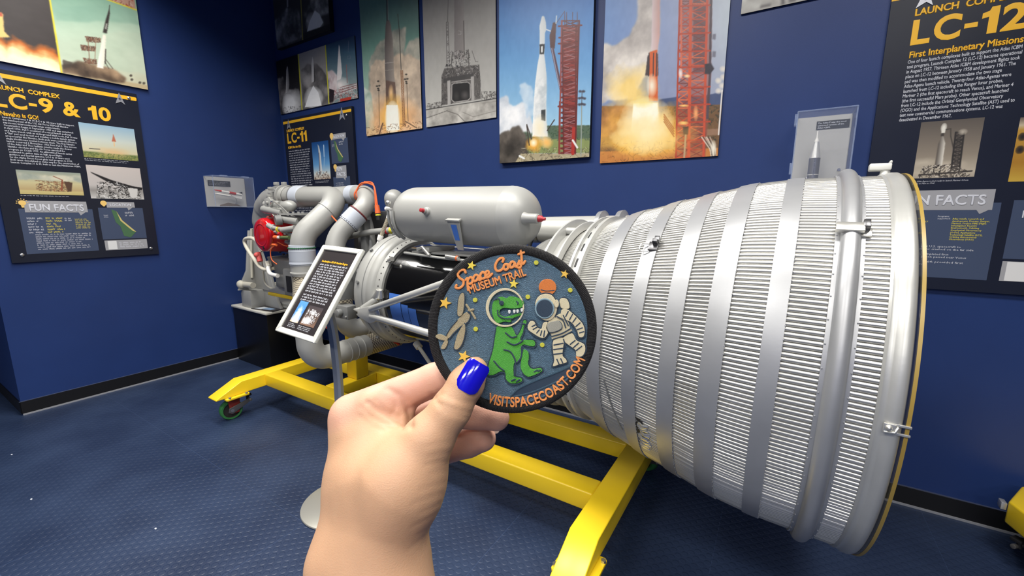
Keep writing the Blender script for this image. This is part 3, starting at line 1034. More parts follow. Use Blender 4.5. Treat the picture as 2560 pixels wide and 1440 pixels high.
def bolts(t, pts, z=0.02):
    for x, y in pts:
        obj('mounting_bolt', MB().lathe([(0, 0.012), (0.006, 0.012), (0.009, 0.007), (0.0095, 0.001)], 16, Matrix.Translation((x, y, z)) @ Matrix.Rotation(-PI / 2, 4, 'Y')), M_STEEL, t)


def bulb(t, x, y, r, z=ZT, rays=True):
    mb = MB()
    n = 20
    pts = [(x + r * math.cos(2 * PI * k / n), y + r * 0.95 * math.sin(2 * PI * k / n)) for k in range(n)]
    mb.prism(pts, z, z + 0.0012)
    mb.prism([(x - r * .45, y - r * .8), (x + r * .45, y - r * .8), (x + r * .3, y - r * 1.7), (x - r * .3, y - r * 1.7)], z, z + 0.0012)
    if rays:
        for k in range(7):
            a = PI * (k / 6) + 0.1
            c, s = math.cos(a), math.sin(a)
            mb.prism([(x + c * r * 1.25 - s * .004, y + s * r * 1.25 + c * .004), (x + c * r * 1.25 + s * .004, y + s * r * 1.25 - c * .004), (x + c * r * 1.7, y + s * r * 1.7)], z, z + 0.0012)
    obj('bulb_icon', mb, M_BULB, t, smooth=False)


def pin(t, x, y, r, z=ZT):
    pts = [(x + r * math.cos(a), y + r * math.sin(a)) for a in [PI * (-0.2 + 1.4 * k / 14) for k in range(15)]] + [(x, y - r * 1.5)]
    obj('pin_icon', MB().prism(pts, z, z + 0.0012), M_BULB, t, smooth=False)


def land_map(t, x, y, w, h, seed=0, z=ZT + 0.001):
    """green cape outline with a pale coast and small marks"""
    g = quad('map', mat('map_green', (72, 110, 76), rough=0.5), t, [(x, y + h), (x + w * .22, y + h * .93), (x + w * .42, y + h * .62), (x + w * .75, y + h * .38), (x + w, y + h * .2), (x + w * .7, y), (x + w * .4, y + h * .06), (x + w * .3, y + h * .4), (x + w * .12, y + h * .55)], z, 0.0004)
    quad('coast', mat('map_sand', (206, 190, 120), rough=0.5), g, [(x + w * .22, y + h * .93), (x + w * .42, y + h * .62), (x + w * .75, y + h * .38), (x + w, y + h * .2), (x + w * .86, y + h * .22), (x + w * .66, y + h * .36), (x + w * .34, y + h * .6)], z + 0.0005, 0.0004)
    word_bars('map_notes', M_WHITE, g, x + w * .6, y + h * .86, w * .55, h * .1, 2, z + 0.0008)


def pic(t, x0, x1, y0, y1, fn, res=0.0028, z=ZT + 0.0004, H=None, name='photograph'):
    q = Print(x1 - x0, y1 - y0, res, H)
    fn(q)
    return q.build(name, t, x0, y0, z)


def pic_field(q):                                # pale sky, small red rocket over green field
    q.grad([(0, (150, 184, 206)), (0.45, (206, 214, 204)), (0.8, (216, 206, 168)), (0.85, (120, 134, 80)), (1, (150, 150, 84))])
    q.glow(0.55, 0.8, 0.3, 0.14, (226, 190, 140), 1, 0.9, 0.4, 5)
    q.poly([(0.585, 0.22), (0.6, 0.3), (0.62, 0.46), (0.54, 0.46), (0.575, 0.3)], (190, 110, 84)).line([(0.58, 0.46), (0.575, 0.6)], 0.02, (236, 196, 140))
    q.line([(0.12, 0.74), (0.3, 0.73)], 0.02, (70, 66, 66))
    q.speck([(0, 0.84), (1, 0.84), (1, 1), (0, 1)], [(90, 110, 60), (160, 160, 90), (110, 120, 70)], 60, 0.06, 0.03, 3)


def pic_rig(q):                                  # grey scene of a long launcher and people
    q.grad([(0, (206, 196, 190)), (0.6, (196, 190, 186)), (0.75, (150, 146, 142)), (1, (206, 204, 200))])
    q.poly([(0.06, 0.2), (0.42, 0.42), (0.8, 0.58), (1, 0.62), (0.98, 0.7), (0.7, 0.68), (0.4, 0.54), (0.08, 0.24)], (34, 32, 34))
    q.speck([(0.15, 0.5), (0.5, 0.45), (0.95, 0.7), (0.95, 1), (0.1, 1)], [(40, 38, 38), (90, 88, 86), (230, 228, 226), (20, 20, 20), (150, 148, 146)], 110, 0.1, 0.03, 4)
    q.poly([(0.7, 0.64), (0.9, 0.66), (0.86, 0.95), (0.74, 0.95)], (214, 212, 208))


def pic_pad(q):                                  # yellowed pad with red cranes
    q.grad([(0, (150, 160, 150)), (0.5, (206, 196, 150)), (0.8, (190, 166, 120)), (0.86, (206, 190, 130)), (1, (196, 180, 120))])
    q.cloud([(0, 0.1), (0.5, 0.2), (1, 0.1), (1, 0.4), (0, 0.4)], (214, 210, 186), (150, 160, 150), 4, 5, edge=0.1)
    q.speck([(0.25, 0.4), (0.8, 0.4), (0.8, 0.86), (0.25, 0.86)], [(136, 76, 50), (110, 70, 50), (90, 80, 66)], 60, 0.1, 0.022, 6)
    q.line([(0.55, 0.2), (0.68, 0.34), (0.64, 0.8)], 0.025, (150, 84, 60))
    q.poly([(0.7, 0.4), (0.84, 0.44), (0.8, 0.84), (0.74, 0.84)], (90, 66, 52))


def pic_dawn(q):                                 # white rocket on deep blue sky above a pale pad
    q.grad([(0, (24, 70, 130)), (0.6, (100, 156, 206)), (0.85, (206, 216, 214)), (1, (190, 170, 150))])
    q.polyx([(0.36, 0.06), (0.44, 0.12), (0.5, 0.3), (0.52, 0.8), (0.4, 0.8), (0.38, 0.3)], (150, 160, 170), (236, 236, 232))
    q.line([(0.4, 0.3), (0.36, 0.86)], 0.03, (90, 60, 56)).line([(0.72, 0.12), (0.7, 0.4)], 0.05, (180, 206, 230)).line([(0.7, 0.45), (0.62, 0.8)], 0.04, (150, 186, 216))
    q.speck([(0.15, 0.78), (0.8, 0.78), (0.95, 1), (0, 1)], [(110, 80, 66), (236, 226, 210), (70, 60, 56)], 40, 0.1, 0.03, 7)


def pic_sepia(q):                                # sepia rocket, swing arm and gantry
    q.grad([(0, (98, 90, 82)), (0.6, (150, 138, 122)), (0.9, (196, 184, 164)), (1, (176, 164, 146))])
    q.glow(0.15, 0.72, 0.3, 0.08, (206, 194, 174), 1, 0.8, 0.3, 3).glow(0.6, 0.78, 0.3, 0.08, (212, 200, 180), 1, 0.8, 0.3, 4)
    q.glow(0.385, 0.12, 0.045, 0.07, (246, 242, 230), 0.4)
    q.poly([(0.36, 0.12), (0.41, 0.12), (0.42, 0.22), (0.36, 0.22)], (240, 236, 224))
    q.poly([(0.36, 0.22), (0.41, 0.22), (0.41, 0.27), (0.36, 0.27)], (70, 64, 58))
    q.polyx([(0.37, 0.27), (0.4, 0.27), (0.45, 0.4), (0.46, 0.78), (0.34, 0.78), (0.34, 0.4)], (90, 82, 74), (244, 238, 224))
    q.line([(0.43, 0.16), (0.5, 0.15), (0.52, 0.28), (0.62, 0.56)], 0.02, (80, 74, 66))
    q.poly([(0.59, 0.22), (0.72, 0.2), (0.74, 0.88), (0.62, 0.88)], (92, 84, 76), 0.7)
    q.tower(0.59, 0.72, 0.22, 0.62, 0.75, 0.88, [(52, 48, 44), (74, 68, 62)], 10, 0.02, seed=4)
    q.glow(0.7, 0.22, 0.07, 0.05, (190, 180, 164), 0.6)
    q.speck([(0.15, 0.78), (0.6, 0.76), (0.9, 0.9), (0.95, 1), (0.08, 1)], [(60, 54, 50), (40, 36, 34), (220, 210, 194), (110, 100, 90)], 90, 0.08, 0.025, 5)
    q.line([(0.1, 0.94), (0.95, 0.9)], 0.025, (60, 54, 48))


def pic_yellowjig(q):                            # yellow perforated frame, cut by the picture's edge
    q.grad([(0, (110, 96, 84)), (0.12, (206, 190, 160)), (0.2, (196, 150, 60)), (0.7, (176, 126, 40)), (1, (206, 170, 66))])
    for k, (x, y) in enumerate(((0.05, 0.3), (0.14, 0.28), (0.05, 0.5), (0.14, 0.48), (0.16, 0.66), (0.3, 0.3), (0.3, 0.5), (0.36, 0.66))):
        q.glow(x, y, 0.035, 0.06, (40, 34, 30), 0.3)
    q.glow(0.1, 0.14, 0.03, 0.04, (250, 246, 236), 0.5).glow(0.24, 0.13, 0.03, 0.04, (250, 246, 236), 0.5)


# --- left wall panel
t = panel('information_panel', 'dark information panel headed LC-9 & 10 on the left wall', 'left', -2.257, -1.33, 1.217, 2.648)
quad('yellow_bar', M_YEL, t, [(0.0, 1.37), (0.915, 1.37), (0.921, 1.376), (0.921, 1.396), (0.915, 1.401), (0, 1.401)], ZT, 0.0006)
emblem(t, 0.115, 1.368, 0.09)
emblem(t, 0.803, 1.366, 0.09)
text('heading_small', 'LAUNCH  COMPLEX', M_YEL, t, 0.076, 1.286, 0.031, width=0.35, z=ZT, bold=0.06)
title('title', 'LC-9 & 10', M_YEL, t, 0.066, 1.16, 0.112, 0.66, z=ZT)
text('subtitle', 'Navaho is GO!', M_YEL, t, 0.088, 1.1, 0.03, width=0.195, z=ZT, bold=0.05)
body9 = ('Launch Complexes 9 & 10 (LC-9 & 10) were built to support\nthe development of the U.S. Air Force XSM-64 Navaho\nsupersonic intercontinental range cruise missile.\nConstruction began in September 1955 and was completed\nin April 1956. Pad 9 consisted of a raised launch pedestal\n'
         'and flame trench with an underground blast room. Pad 10 was\na "flat" pad used to test and develop a mobile launch system\nproposed for the Navaho. Both pads were controlled from a\nsingle blockhouse located between them. The first Navaho\nlaunch occurred 6 November 1956 from Pad 9. The success\n'
         'of the Atlas and Thor ballistic missiles made the slower\nNavaho obsolete and the Air Force canceled the\nprogram on 13 July 1957. An abbreviated launch series\ncontinued to gather data on high speed flight,\nguidance and inertial systems. LC-9 & 10 were used\n'
         'for the Alpha Draco boost glide test program in 1959.\nBoth were demolished to make way for the construction of\nLaunch Complex 31 & 32, built to test the Minuteman ICBM.')
text('body_text', body9, M_WHITE, t, 0.094, 1.083, 0.0128, width=0.395, z=ZT, bold=0.03, line=1.05, res=1, extr=0.0)
pic(t, 0.51, 0.872, 0.846, 1.123, pic_field)
word_bars('caption', M_WHITE, t, 0.512, 0.832, 0.3, 0.013, 2, ZT, 0.4)
pic(t, 0.512, 0.873, 0.506, 0.783, pic_rig)
pic(t, 0.111, 0.471, 0.528, 0.710, pic_pad)
word_bars('caption', M_WHITE, t, 0.112, 0.514, 0.3, 0.012, 1, ZT, 0.4)
bx = quad('fact_box', M_GREYB, t, [(0.085, 0.063), (0.508, 0.063), (0.508, 0.415), (0.085, 0.415)], ZT)
tb = quad('fact_tab', M_TABG, t, [(0.118, 0.387), (0.42, 0.387), (0.43, 0.363), (0.462, 0.389), (0.478, 0.389), (0.476, 0.477), (0.12, 0.477)], ZT + 0.001)
text('fact_heading', 'FUN FACTS', M_WHITE, tb, 0.141, 0.4, 0.051, width=0.312, z=ZT + 0.0014, bold=0.03)
bulb(t, 0.112, 0.46, 0.021)
word_bars('fact_names', M_WHITE, bx, 0.12, 0.335, 0.09, 0.022, 6, ZT + 0.0006, 0.5, 0.5)
word_bars('fact_values', M_INKY, bx, 0.222, 0.335, 0.11, 0.022, 6, ZT + 0.0006, 0.55, 0.6)
word_bars('fact_names', M_WHITE, bx, 0.33, 0.335, 0.05, 0.016, 2, ZT + 0.0006, 0.5, 0.3)
word_bars('fact_values', M_INKY, bx, 0.39, 0.328, 0.1, 0.0145, 6, ZT + 0.0006, 0.55, 0.3)
word_bars('fact_lines', M_WHITE, bx, 0.15, 0.208, 0.34, 0.0165, 8, ZT + 0.0006, 0.5, 0.25)
lb = quad('location_box', M_GREYB, t, [(0.545, 0.155), (0.851, 0.155), (0.851, 0.428), (0.545, 0.428)], ZT)
lt = quad('location_tab', M_TABG, t, [(0.604, 0.43), (0.742, 0.43), (0.748, 0.405), (0.778, 0.432), (0.797, 0.432), (0.795, 0.479), (0.604, 0.479)], ZT + 0.001)
text('location_heading', 'LOCATION', M_WHITE, lt, 0.625, 0.443, 0.022, width=0.145, z=ZT + 0.0014, bold=0.03)
pin(t, 0.586, 0.468, 0.021)
land_map(lb, 0.63, 0.165, 0.15, 0.25)
word_bars('map_notes', M_WHITE, lb, 0.575, 0.36, 0.035, 0.014, 2, ZT + 0.001, 0.5)
ql = quad('scan_label', M_TABG, t, [(0.552, 0.06), (0.848, 0.06), (0.848, 0.145), (0.552, 0.145)], ZT)
quad('label_square', mat('paper_white', (226, 226, 226), rough=0.5), ql, [(0.572, 0.066), (0.632, 0.066), (0.632, 0.14), (0.572, 0.14)], ZT + 0.0008)
word_bars('label_text', M_WHITE, ql, 0.65, 0.115, 0.18, 0.018, 3, ZT + 0.0008, 0.6)
bolts(t, [(0.059, 0.06), (0.87, 0.058), (0.868, 1.384)])

# --- back wall, corner panel
t = panel('information_panel', 'dark information panel headed LC-11 behind the engine, in the corner', 'back', 0.085, 1.29, 1.22, 2.65, 0.03)
z_ = 0.0306
quad('yellow_bar', M_YEL, t, [(-0.002, 1.378), (1.19, 1.378), (1.197, 1.385), (1.197, 1.398), (1.19, 1.405), (-0.002, 1.405)], z_)
emblem(t, 0.105, 1.366, 0.1, z_)
emblem(t, 1.05, 1.372, 0.12, z_)
text('heading_small', 'LAUNCH  COMPLEX', M_YEL, t, 0.055, 1.286, 0.028, width=0.335, z=z_, bold=0.05)
title('title', 'LC-11', M_YEL, t, 0.055, 1.162, 0.112, 0.375, z=z_)
text('subtitle', 'ICBM Fire for U.S.', M_YEL, t, 0.058, 1.106, 0.024, width=0.25, z=z_, bold=0.05)
word_bars('body_text', M_WHITE, t, 0.062, 1.07, 0.41, 0.0255, 34, z_, 0.46, 0.08)
pic(t, 0.505, 0.798, 0.745, 1.138, pic_dawn, z=z_ + 0.0004)
word_bars('caption', M_WHITE, t, 0.52, 0.722, 0.25, 0.013, 2, z_, 0.4)
lt = quad('location_tab', M_TABG, t, [(0.872, 1.137), (1.02, 1.137), (1.05, 1.11), (1.07, 1.137), (1.09, 1.137), (1.09, 1.19), (0.872, 1.19)], z_ + 0.001)
text('location_heading', 'LOCATION', M_WHITE, lt, 0.892, 1.15, 0.024, width=0.17, z=z_ + 0.0014, bold=0.03)
pin(t, 0.86, 1.175, 0.03, z_)
lb = quad('location_box', M_GREYB, t, [(0.835, 0.895), (1.113, 0.895), (1.113, 1.14), (0.835, 1.14)], z_)
land_map(lb, 0.89, 0.905, 0.14, 0.225, z=z_ + 0.001)
word_bars('map_notes', M_WHITE, lb, 0.86, 1.08, 0.04, 0.016, 2, z_ + 0.001, 0.5)
tb = quad('fact_tab', M_TABG, t, [(0.89, 0.745), (1.01, 0.745), (1.04, 0.715), (1.047, 0.745), (1.063, 0.745), (1.066, 0.868), (0.894, 0.868)], z_ + 0.001)
text('fact_heading', 'FUN\nFACTS', M_WHITE, tb, 0.908, 0.815, 0.04, width=0.135, z=z_ + 0.0014, bold=0.03, line=0.95)
bulb(t, 0.885, 0.862, 0.028, z_, False)
bx = quad('fact_box', M_GREYB, t, [(0.838, 0.3), (1.113, 0.3), (1.113, 0.757), (0.838, 0.757)], z_)
word_bars('fact_lines', M_WHITE, bx, 0.88, 0.69, 0.15, 0.02, 10, z_ + 0.0006, 0.4, 0.3)
pic(t, 0.3, 0.55, 0.2, 0.215 + 0.05, pic_rig, z=z_ + 0.0004)
bolts(t, [(1.12, 1.35)], 0.03)

# --- back wall, right-hand panel
t = panel('information_panel', 'dark information panel headed LC-12 at the right edge of the picture', 'back', 5.378, 6.31, 1.222, 2.665)
quad('yellow_bar', M_YEL, t, [(0.0, 1.408), (0.915, 1.408), (0.921, 1.414), (0.921, 1.434), (0.915, 1.439), (0, 1.439)], ZT)
emblem(t, 0.125, 1.398, 0.085)
text('heading_small', 'LAUNCH  COMPLEX', M_YEL, t, 0.094, 1.322, 0.03, width=0.35, z=ZT, bold=0.06)
title('title', 'LC-12', M_YEL, t, 0.094, 1.19, 0.113, 0.385, z=ZT)
text('subtitle', 'First Interplanetary Missions', M_YEL, t, 0.096, 1.132, 0.029, width=0.382, z=ZT, bold=0.045)
body12 = ('One of four launch complexes built to support the Atlas ICBM\ntest program, Launch Complex 12 (LC-12) became operational\nin August 1957. Thirteen Atlas ICBM development flights took\nplace on LC-12 between January 1958 and January 1961. The\npad was then modified to accommodate the two stage\n'
          'Atlas-Agena launch vehicle. Twenty-four Atlas-Agenas were\nlaunched from LC-12 including the Ranger lunar probes,\nMariner 2 (the first spacecraft to reach Venus), and Mariner 4\n(the first successful Mars probe). Other spacecraft launched\nfrom LC-12 include the Orbital Geophysical Observatory\n'
          '(OGO) and the Applications Technology Satellite (AST) used to\ntest new commercial communications systems. LC-12 was\ndeactivated in December 1967.')
text('body_text', body12, M_WHITE, t, 0.095, 1.107, 0.0155, width=0.393, z=ZT, bold=0.025, line=1.02, res=2, extr=0.0)
pic(t, 0.181, 0.401, 0.553, 0.823, pic_sepia, res=0.002)
text('caption', 'The Atlas-Agena rocket ready to launch Mariner 4 from\nLC-12 to Mars in 1964.', M_WHITE, t, 0.183, 0.535, 0.0075, width=0.2, z=ZT, italic=0.2, res=1, extr=0.0)
bx = quad('fact_box', M_GREYB, t, [(0.085, 0.06), (0.509, 0.06), (0.509, 0.43), (0.085, 0.43)], ZT)
tb = quad('fact_tab', M_TABG, t, [(0.118, 0.396), (0.43, 0.396), (0.442, 0.377), (0.47, 0.396), (0.482, 0.396), (0.482, 0.493), (0.12, 0.493)], ZT + 0.001)
text('fact_heading', 'FUN FACTS', M_WHITE, tb, 0.141, 0.421, 0.047, width=0.312, z=ZT + 0.0014, bold=0.03)
text('fact_values', '18 January 1958\n14 November 1967', M_INKY, bx, 0.158, 0.35, 0.0075, width=0.105, z=ZT + 0.0006, res=1, extr=0.0, line=1.35)
text('fact_values', 'Atlas-Able C,\nAtlas-Agena-Able,\nMariner', M_INKY, bx, 0.158, 0.292, 0.0075, width=0.1, z=ZT + 0.0006, res=1, extr=0.0, line=1.2)
text('fact_names', 'Programs\nsupported:', M_WHITE, bx, 0.298, 0.362, 0.0075, width=0.046, z=ZT + 0.0006, res=1, extr=0.0)
text('fact_values', 'Atlas missile research and\ndevelopment, Pioneer, Ranger,\nMariner, Project FIRE (Flight\nInvestigation Reentry\nEnvironment), Orbiting\nGeophysical Observatory\n(OGO), Applications\nTechnology Satellite (ATS),\nOrbiting Astronomical\nObservatory (OAO)', M_INKY, bx, 0.352, 0.35, 0.0078, width=0.13, z=ZT + 0.0006, bold=0.03, res=1, extr=0.0)
text('fact_lines', '23 April 1962, first U.S. spacecraft to\nreach moon surface: crashed on the far side', M_WHITE, bx, 0.155, 0.212, 0.0095, width=0.29, z=ZT + 0.0006, res=1, extr=0.0)
text('fact_lines', '27 August 1962, completed first\nflyby of another planet; passed near Venus', M_WHITE, bx, 0.155, 0.173, 0.0095, width=0.27, z=ZT + 0.0006, res=1, extr=0.0)
text('fact_lines', '28 November 1964; provided first\nphotos of Mars', M_WHITE, bx, 0.155, 0.134, 0.0095, width=0.262, z=ZT + 0.0006, res=1, extr=0.0)
pic(t, 0.516, 0.88, 0.525, 0.809, pic_yellowjig)
lb = quad('location_box', M_GREYB, t, [(0.548, 0.168), (0.85, 0.168), (0.85, 0.441), (0.548, 0.441)], ZT)
text('map_notes', '16', M_WHITE, lb, 0.573, 0.36, 0.034, z=ZT + 0.0008)
pin(t, 0.596, 0.478, 0.021)
ql = quad('scan_label', M_TABG, t, [(0.55, 0.062), (0.85, 0.062), (0.85, 0.156), (0.55, 0.156)], ZT)
quad('label_square', MATS['paper_white'], ql, [(0.566, 0.064), (0.634, 0.064), (0.634, 0.154), (0.566, 0.154)], ZT + 0.0008)
bolts(t, [(0.05, 1.42), (0.059, 0.06)])

# ---------------------------------------------------------------- clear display cases
M_ACR = mat('clear_acrylic', (190, 200, 222), rough=0.06, alpha=0.07, spec=0.5)
M_ACRE = mat('acrylic_edge', (170, 186, 220), rough=0.15, alpha=0.38)
M_CASEB = mat('case_back', (186, 185, 182), rough=0.5)
M_LABEL = mat('case_label', (24, 24, 26), rough=0.4)
M_ROCW = mat('model_white', (236, 234, 228), rough=0.35)
M_ROCS = mat('model_silver', (150, 150, 156), rough=0.3, metal=0.7)
M_RED = mat('model_red', (190, 44, 34), rough=0.4)


def case(label, side, u0, z0, w_, h_, d):
    t = thing('display_case', label, 'display case', M=wallM(side, u0, z0))
    obj('back_panel', MB().box(0, w_, 0, h_, 0.001, 0.008), M_CASEB, t, smooth=False)
    c = obj('clear_cover', MB().box(0, w_, 0, h_, d - 0.003, d).box(0, 0.003, 0, h_, 0.008, d).box(w_ - 0.003, w_, 0, h_, 0.008, d).box(0, w_, 0, 0.003, 0.008, d).box(0, w_, h_ - 0.003, h_, 0.008, d), M_ACR, t, smooth=False)
    e = MB()
    for x in (0, w_):
        for y in (0, h_):
            e.tube([(x, y, 0.008), (x, y, d)], 0.0035, 6)
        e.tube([(x, 0, d), (x, h_, d)], 0.0035, 6)
    for y in (0, h_):
        e.tube([(0, y, d), (w_, y, d)], 0.0035, 6)
    obj('cover_edge', e, M_ACRE, c)
    return t


t = case('clear case holding a red and white missile model on the left wall', 'left', -0.87, 1.664, 0.388, 0.306, 0.19)
lb = obj('label', MB().box(0.03, 0.24, 0.213, 0.268, 0.008, 0.012), M_LABEL, t, smooth=False)
word_bars('label_text', M_TABG, lb, 0.038, 0.25, 0.19, 0.013, 3, 0.0124, 0.45, 0.2)
obj('hinge', MB().box(0.09, 0.155, 0.306, 0.318, 0.12, 0.16), M_ACRE, t, bevel=0.002)
obj('hinge', MB().box(0.3, 0.365, 0.306, 0.318, 0.12, 0.16), M_ACRE, t, bevel=0.002)
obj('artwork', MB().prism([(0.12, 0.02), (0.2, 0.045), (0.29, 0.03), (0.33, 0.01), (0.12, 0.01)], 0.008, 0.011), mat('artwork_brown', (120, 104, 92), rough=0.6), t, smooth=False)
mt = thing('missile_model', 'small red and white missile model lying inside the clear wall case', 'model missile', M=wallM('left', -0.87, 1.664, 0.1))
MX = Matrix.Translation((0.18, 0.147, 0)) @ Matrix.Rotation(math.radians(-9), 4, 'Z')


def bodyseg(nm, a, m, par):
    return obj(nm, MB().lathe(a, 20, MX), m, par)


b0 = bodyseg('fuselage', [(-0.075, 0.011), (0.085, 0.0125), (0.12, 0.0115)], M_ROCW, mt)
bodyseg('nose_cone', [(-0.15, 0.0005), (-0.12, 0.006), (-0.075, 0.0112)], M_RED, mt)
bodyseg('red_band', [(0.0, 0.0125), (0.0, 0.0136), (0.062, 0.0138), (0.062, 0.0128)], M_RED, mt)
obj('tail_fin', MB().prism([tuple((MX @ Vector((x, y, 0)))[:2]) for x, y in ((0.08, 0.008), (0.125, 0.034), (0.13, 0.008))], -0.0015, 0.0015), M_LABEL, mt, smooth=False)
obj('wing', MB().prism([tuple((MX @ Vector((x, y, 0)))[:2]) for x, y in ((0.0, -0.012), (0.06, -0.04), (0.125, -0.045), (0.13, -0.01))], -0.0015, 0.0015), M_ROCW, mt, smooth=False)
bs = obj('booster', MB().lathe([(-0.12, 0.002), (-0.09, 0.009), (0.02, 0.011), (0.03, 0.008)], 18, MX @ Matrix.Translation((-0.015, -0.034, 0.0))), M_ROCW, mt)
obj('support_wire', MB().tube([(0.18, 0.14, -0.01), (0.25, 0.11, -0.04), (0.285, 0.07, -0.08), (0.27, 0.03, -0.092)], 0.0022, 8), M_STEEL, mt)

t = case('tall clear case holding a silver rocket model on the back wall', 'back', 5.04, 1.3, 0.245, 0.822, 0.2)
lb = obj('label', MB().box(0.092, 0.236, 0.754, 0.796, 0.008, 0.012), M_LABEL, t, smooth=False)
text('label_text', 'The Atlas F was the most\nadvanced version of the\nAtlas ICBM.', M_WHITE, lb, 0.097, 0.782, 0.0075, width=0.125, z=0.0124, bold=0.03, res=1, extr=0.0, line=1.15)
for yy in (0.79, 0.54):
    obj('hinge', MB().box(-0.013, 0.0, yy - 0.03, yy + 0.028, 0.12, 0.165), M_ACRE, t, bevel=0.002)
obj('latch', MB().tube([(0.2, 0.52, 0.201), (0.2, 0.52, 0.212)], 0.007, 12).box(0.193, 0.207, 0.512, 0.516, 0.2, 0.208), M_STEEL, t)
mt = thing('rocket_model', 'silver rocket model with white nose standing inside the tall clear case', 'model rocket', M=wallM('back', 5.138, 1.305, 0.1))
UPM = Matrix.Rotation(PI / 2, 4, 'Z')
obj('fuselage', MB().lathe([(0, 0.022), (0.02, 0.0258), (0.588, 0.0258)], 32, UPM), M_ROCS, mt)
obj('upper_stage', MB().lathe([(0.588, 0.0258), (0.672, 0.0112)], 32, UPM), mat('model_bright', (220, 220, 218), rough=0.25, metal=0.4), mt)
obj('nose_cone', MB().lathe([(0.672, 0.012), (0.677, 0.0115), (0.697, 0.0045), (0.724, 0.004), (0.73, 0.001)], 24, UPM), M_ROCW, mt)
obj('thruster_pod', MB().lathe([(0.38, 0.003), (0.385, 0.005), (0.485, 0.005), (0.492, 0.002)], 12, Matrix.Translation((-0.027, 0, 0.006)) @ UPM), M_ROCS, mt)
obj('band', MB().lathe([(0.5, 0.0262), (0.5, 0.0265), (0.503, 0.0265), (0.503, 0.0262)], 32, UPM), M_ROCW, mt)
ro = obj('roundel', MB().prism([(0.0095 * math.cos(a * PI / 10), 0.474 + 0.0095 * math.sin(a * PI / 10)) for a in range(20)], 0.0262, 0.0266), M_LABEL, mt, smooth=False)
quad('roundel_star', M_WHITE, ro, [((0.008 if k % 2 == 0 else 0.0034) * math.sin(k * PI / 5), 0.474 + (0.008 if k % 2 == 0 else 0.0034) * math.cos(k * PI / 5)) for k in range(10)], 0.027, 0.0003)
text('side_lettering', 'U.S. AIR FORCE', M_LABEL, mt, 0, 0, 0.0045, width=0.085, z=0).matrix_local = Matrix.Translation((-0.002, 0.584, 0.0262)) @ Matrix.Rotation(-PI / 2, 4, 'Z')

# ---------------------------------------------------------------- tilted label stand
M_FRAME = mat('frame_silver', (222, 222, 212), rough=0.35, metal=0.15)
M_POLE = mat('pole_grey', (150, 156, 166), rough=0.32, metal=0.5)
sx = Vector((0.9995, 0.008, -0.032)).normalized()
sy = -Vector((-0.02, -0.576, -0.813)).normalized()
sz = sx.cross(sy)
sp = Vector((-2.003, 1.016, 1.052))
SM = Matrix(((sx.x, sy.x, sz.x, sp.x), (sx.y, sy.y, sz.y, sp.y), (sx.z, sy.z, sz.z, sp.z), (0, 0, 0, 1)))
st = thing('label_stand', 'silver framed label stand with tilted dark text sheet in front of the engine', 'sign stand', M=SM)
SW, SH, FR = 0.312, 0.475, 0.026
fr = obj('frame', MB().prism([(0, 0), (SW, 0), (SW - FR, FR), (FR, FR)], -0.012, 0.008).prism([(SW, 0), (SW, SH), (SW - FR, SH - FR), (SW - FR, FR)], -0.012, 0.008).prism([(SW, SH), (0, SH), (FR, SH - FR), (SW - FR, SH - FR)], -0.012, 0.008).prism([(0, SH), (0, 0), (FR, FR), (FR, SH - FR)], -0.012, 0.008), M_FRAME, st, bevel=0.004, seg=3)
sh = obj('text_sheet', MB().box(FR - 0.004, SW - FR + 0.004, FR - 0.004, SH - FR + 0.004, -0.01, 0.001), mat('sheet_dark', (46, 42, 44), rough=0.3), st, smooth=False)
text('sheet_heading', 'Rocketdyne LR-89 Rocket Engine', M_YEL, sh, 0.056, 0.383, 0.0105, width=0.198, z=0.0016, bold=0.02)
word_bars('sheet_text', M_WHITE, sh, 0.054, 0.366, 0.212, 0.0133, 12, 0.0016, 0.55, 0.05)
word_bars('sheet_text', M_WHITE, sh, 0.054, 0.2, 0.205, 0.0133, 3, 0.0016, 0.55, 0.1)


def pic_launch(q):
    q.grad([(0, (90, 150, 226)), (0.5, (70, 130, 216)), (0.8, (150, 170, 206)), (1, (206, 180, 150))])
    q.glow(0.5, 0.75, 0.35, 0.5, (250, 246, 226), 0.7, 1, 0.3, 4).poly([(0.52, 0.25), (0.6, 0.5), (0.44, 0.5)], (226, 220, 214))


def pic_parts(q):
    q.grad([(0, (66, 60, 64)), (0.6, (90, 74, 66)), (1, (124, 96, 80))])
    q.speck([(0.1, 0.1), (0.95, 0.25), (0.8, 0.9), (0.05, 0.95)], [(214, 214, 216), (150, 150, 152), (60, 56, 58), (236, 236, 238)], 50, 0.16, 0.06, 8)
    q.glow(0.35, 0.75, 0.3, 0.17, (236, 238, 244), 0.5).glow(0.5, 0.35, 0.12, 0.1, (226, 226, 228), 0.5)


pic(sh, 0.062, 0.126, 0.062, 0.17, pic_launch, res=0.0016, z=0.0016)
pic(sh, 0.142, 0.25, 0.062, 0.158, pic_parts, res=0.0016, z=0.0016)
word_bars('sheet_caption', M_WHITE, sh, 0.062, 0.052, 0.065, 0.0075, 3, 0.0016, 0.5, 0.3)
word_bars('sheet_caption', M_WHITE, sh, 0.142, 0.052, 0.1, 0.0075, 3, 0.0016, 0.5, 0.3)
SI = SM.inverted()
pole = MB()
pp = smooth_path([(-1.955, 1.27, 0.02), (-1.965, 1.282, 0.2), (-1.958, 1.285, 0.45), (-1.925, 1.27, 0.75), (-1.885, 1.235, 1.0), (-1.86, 1.195, 1.17)], 8)
v_, f_ = [], []
for i, q in enumerate(pp):
    for dx, dy in ((-0.028, -0.006), (-0.018, -0.016), (0.018, -0.016), (0.028, -0.006), (0.028, 0.01), (-0.028, 0.01)):
        v_.append(SI @ Vector((q[0] + dx, q[1] + dy, q[2])))
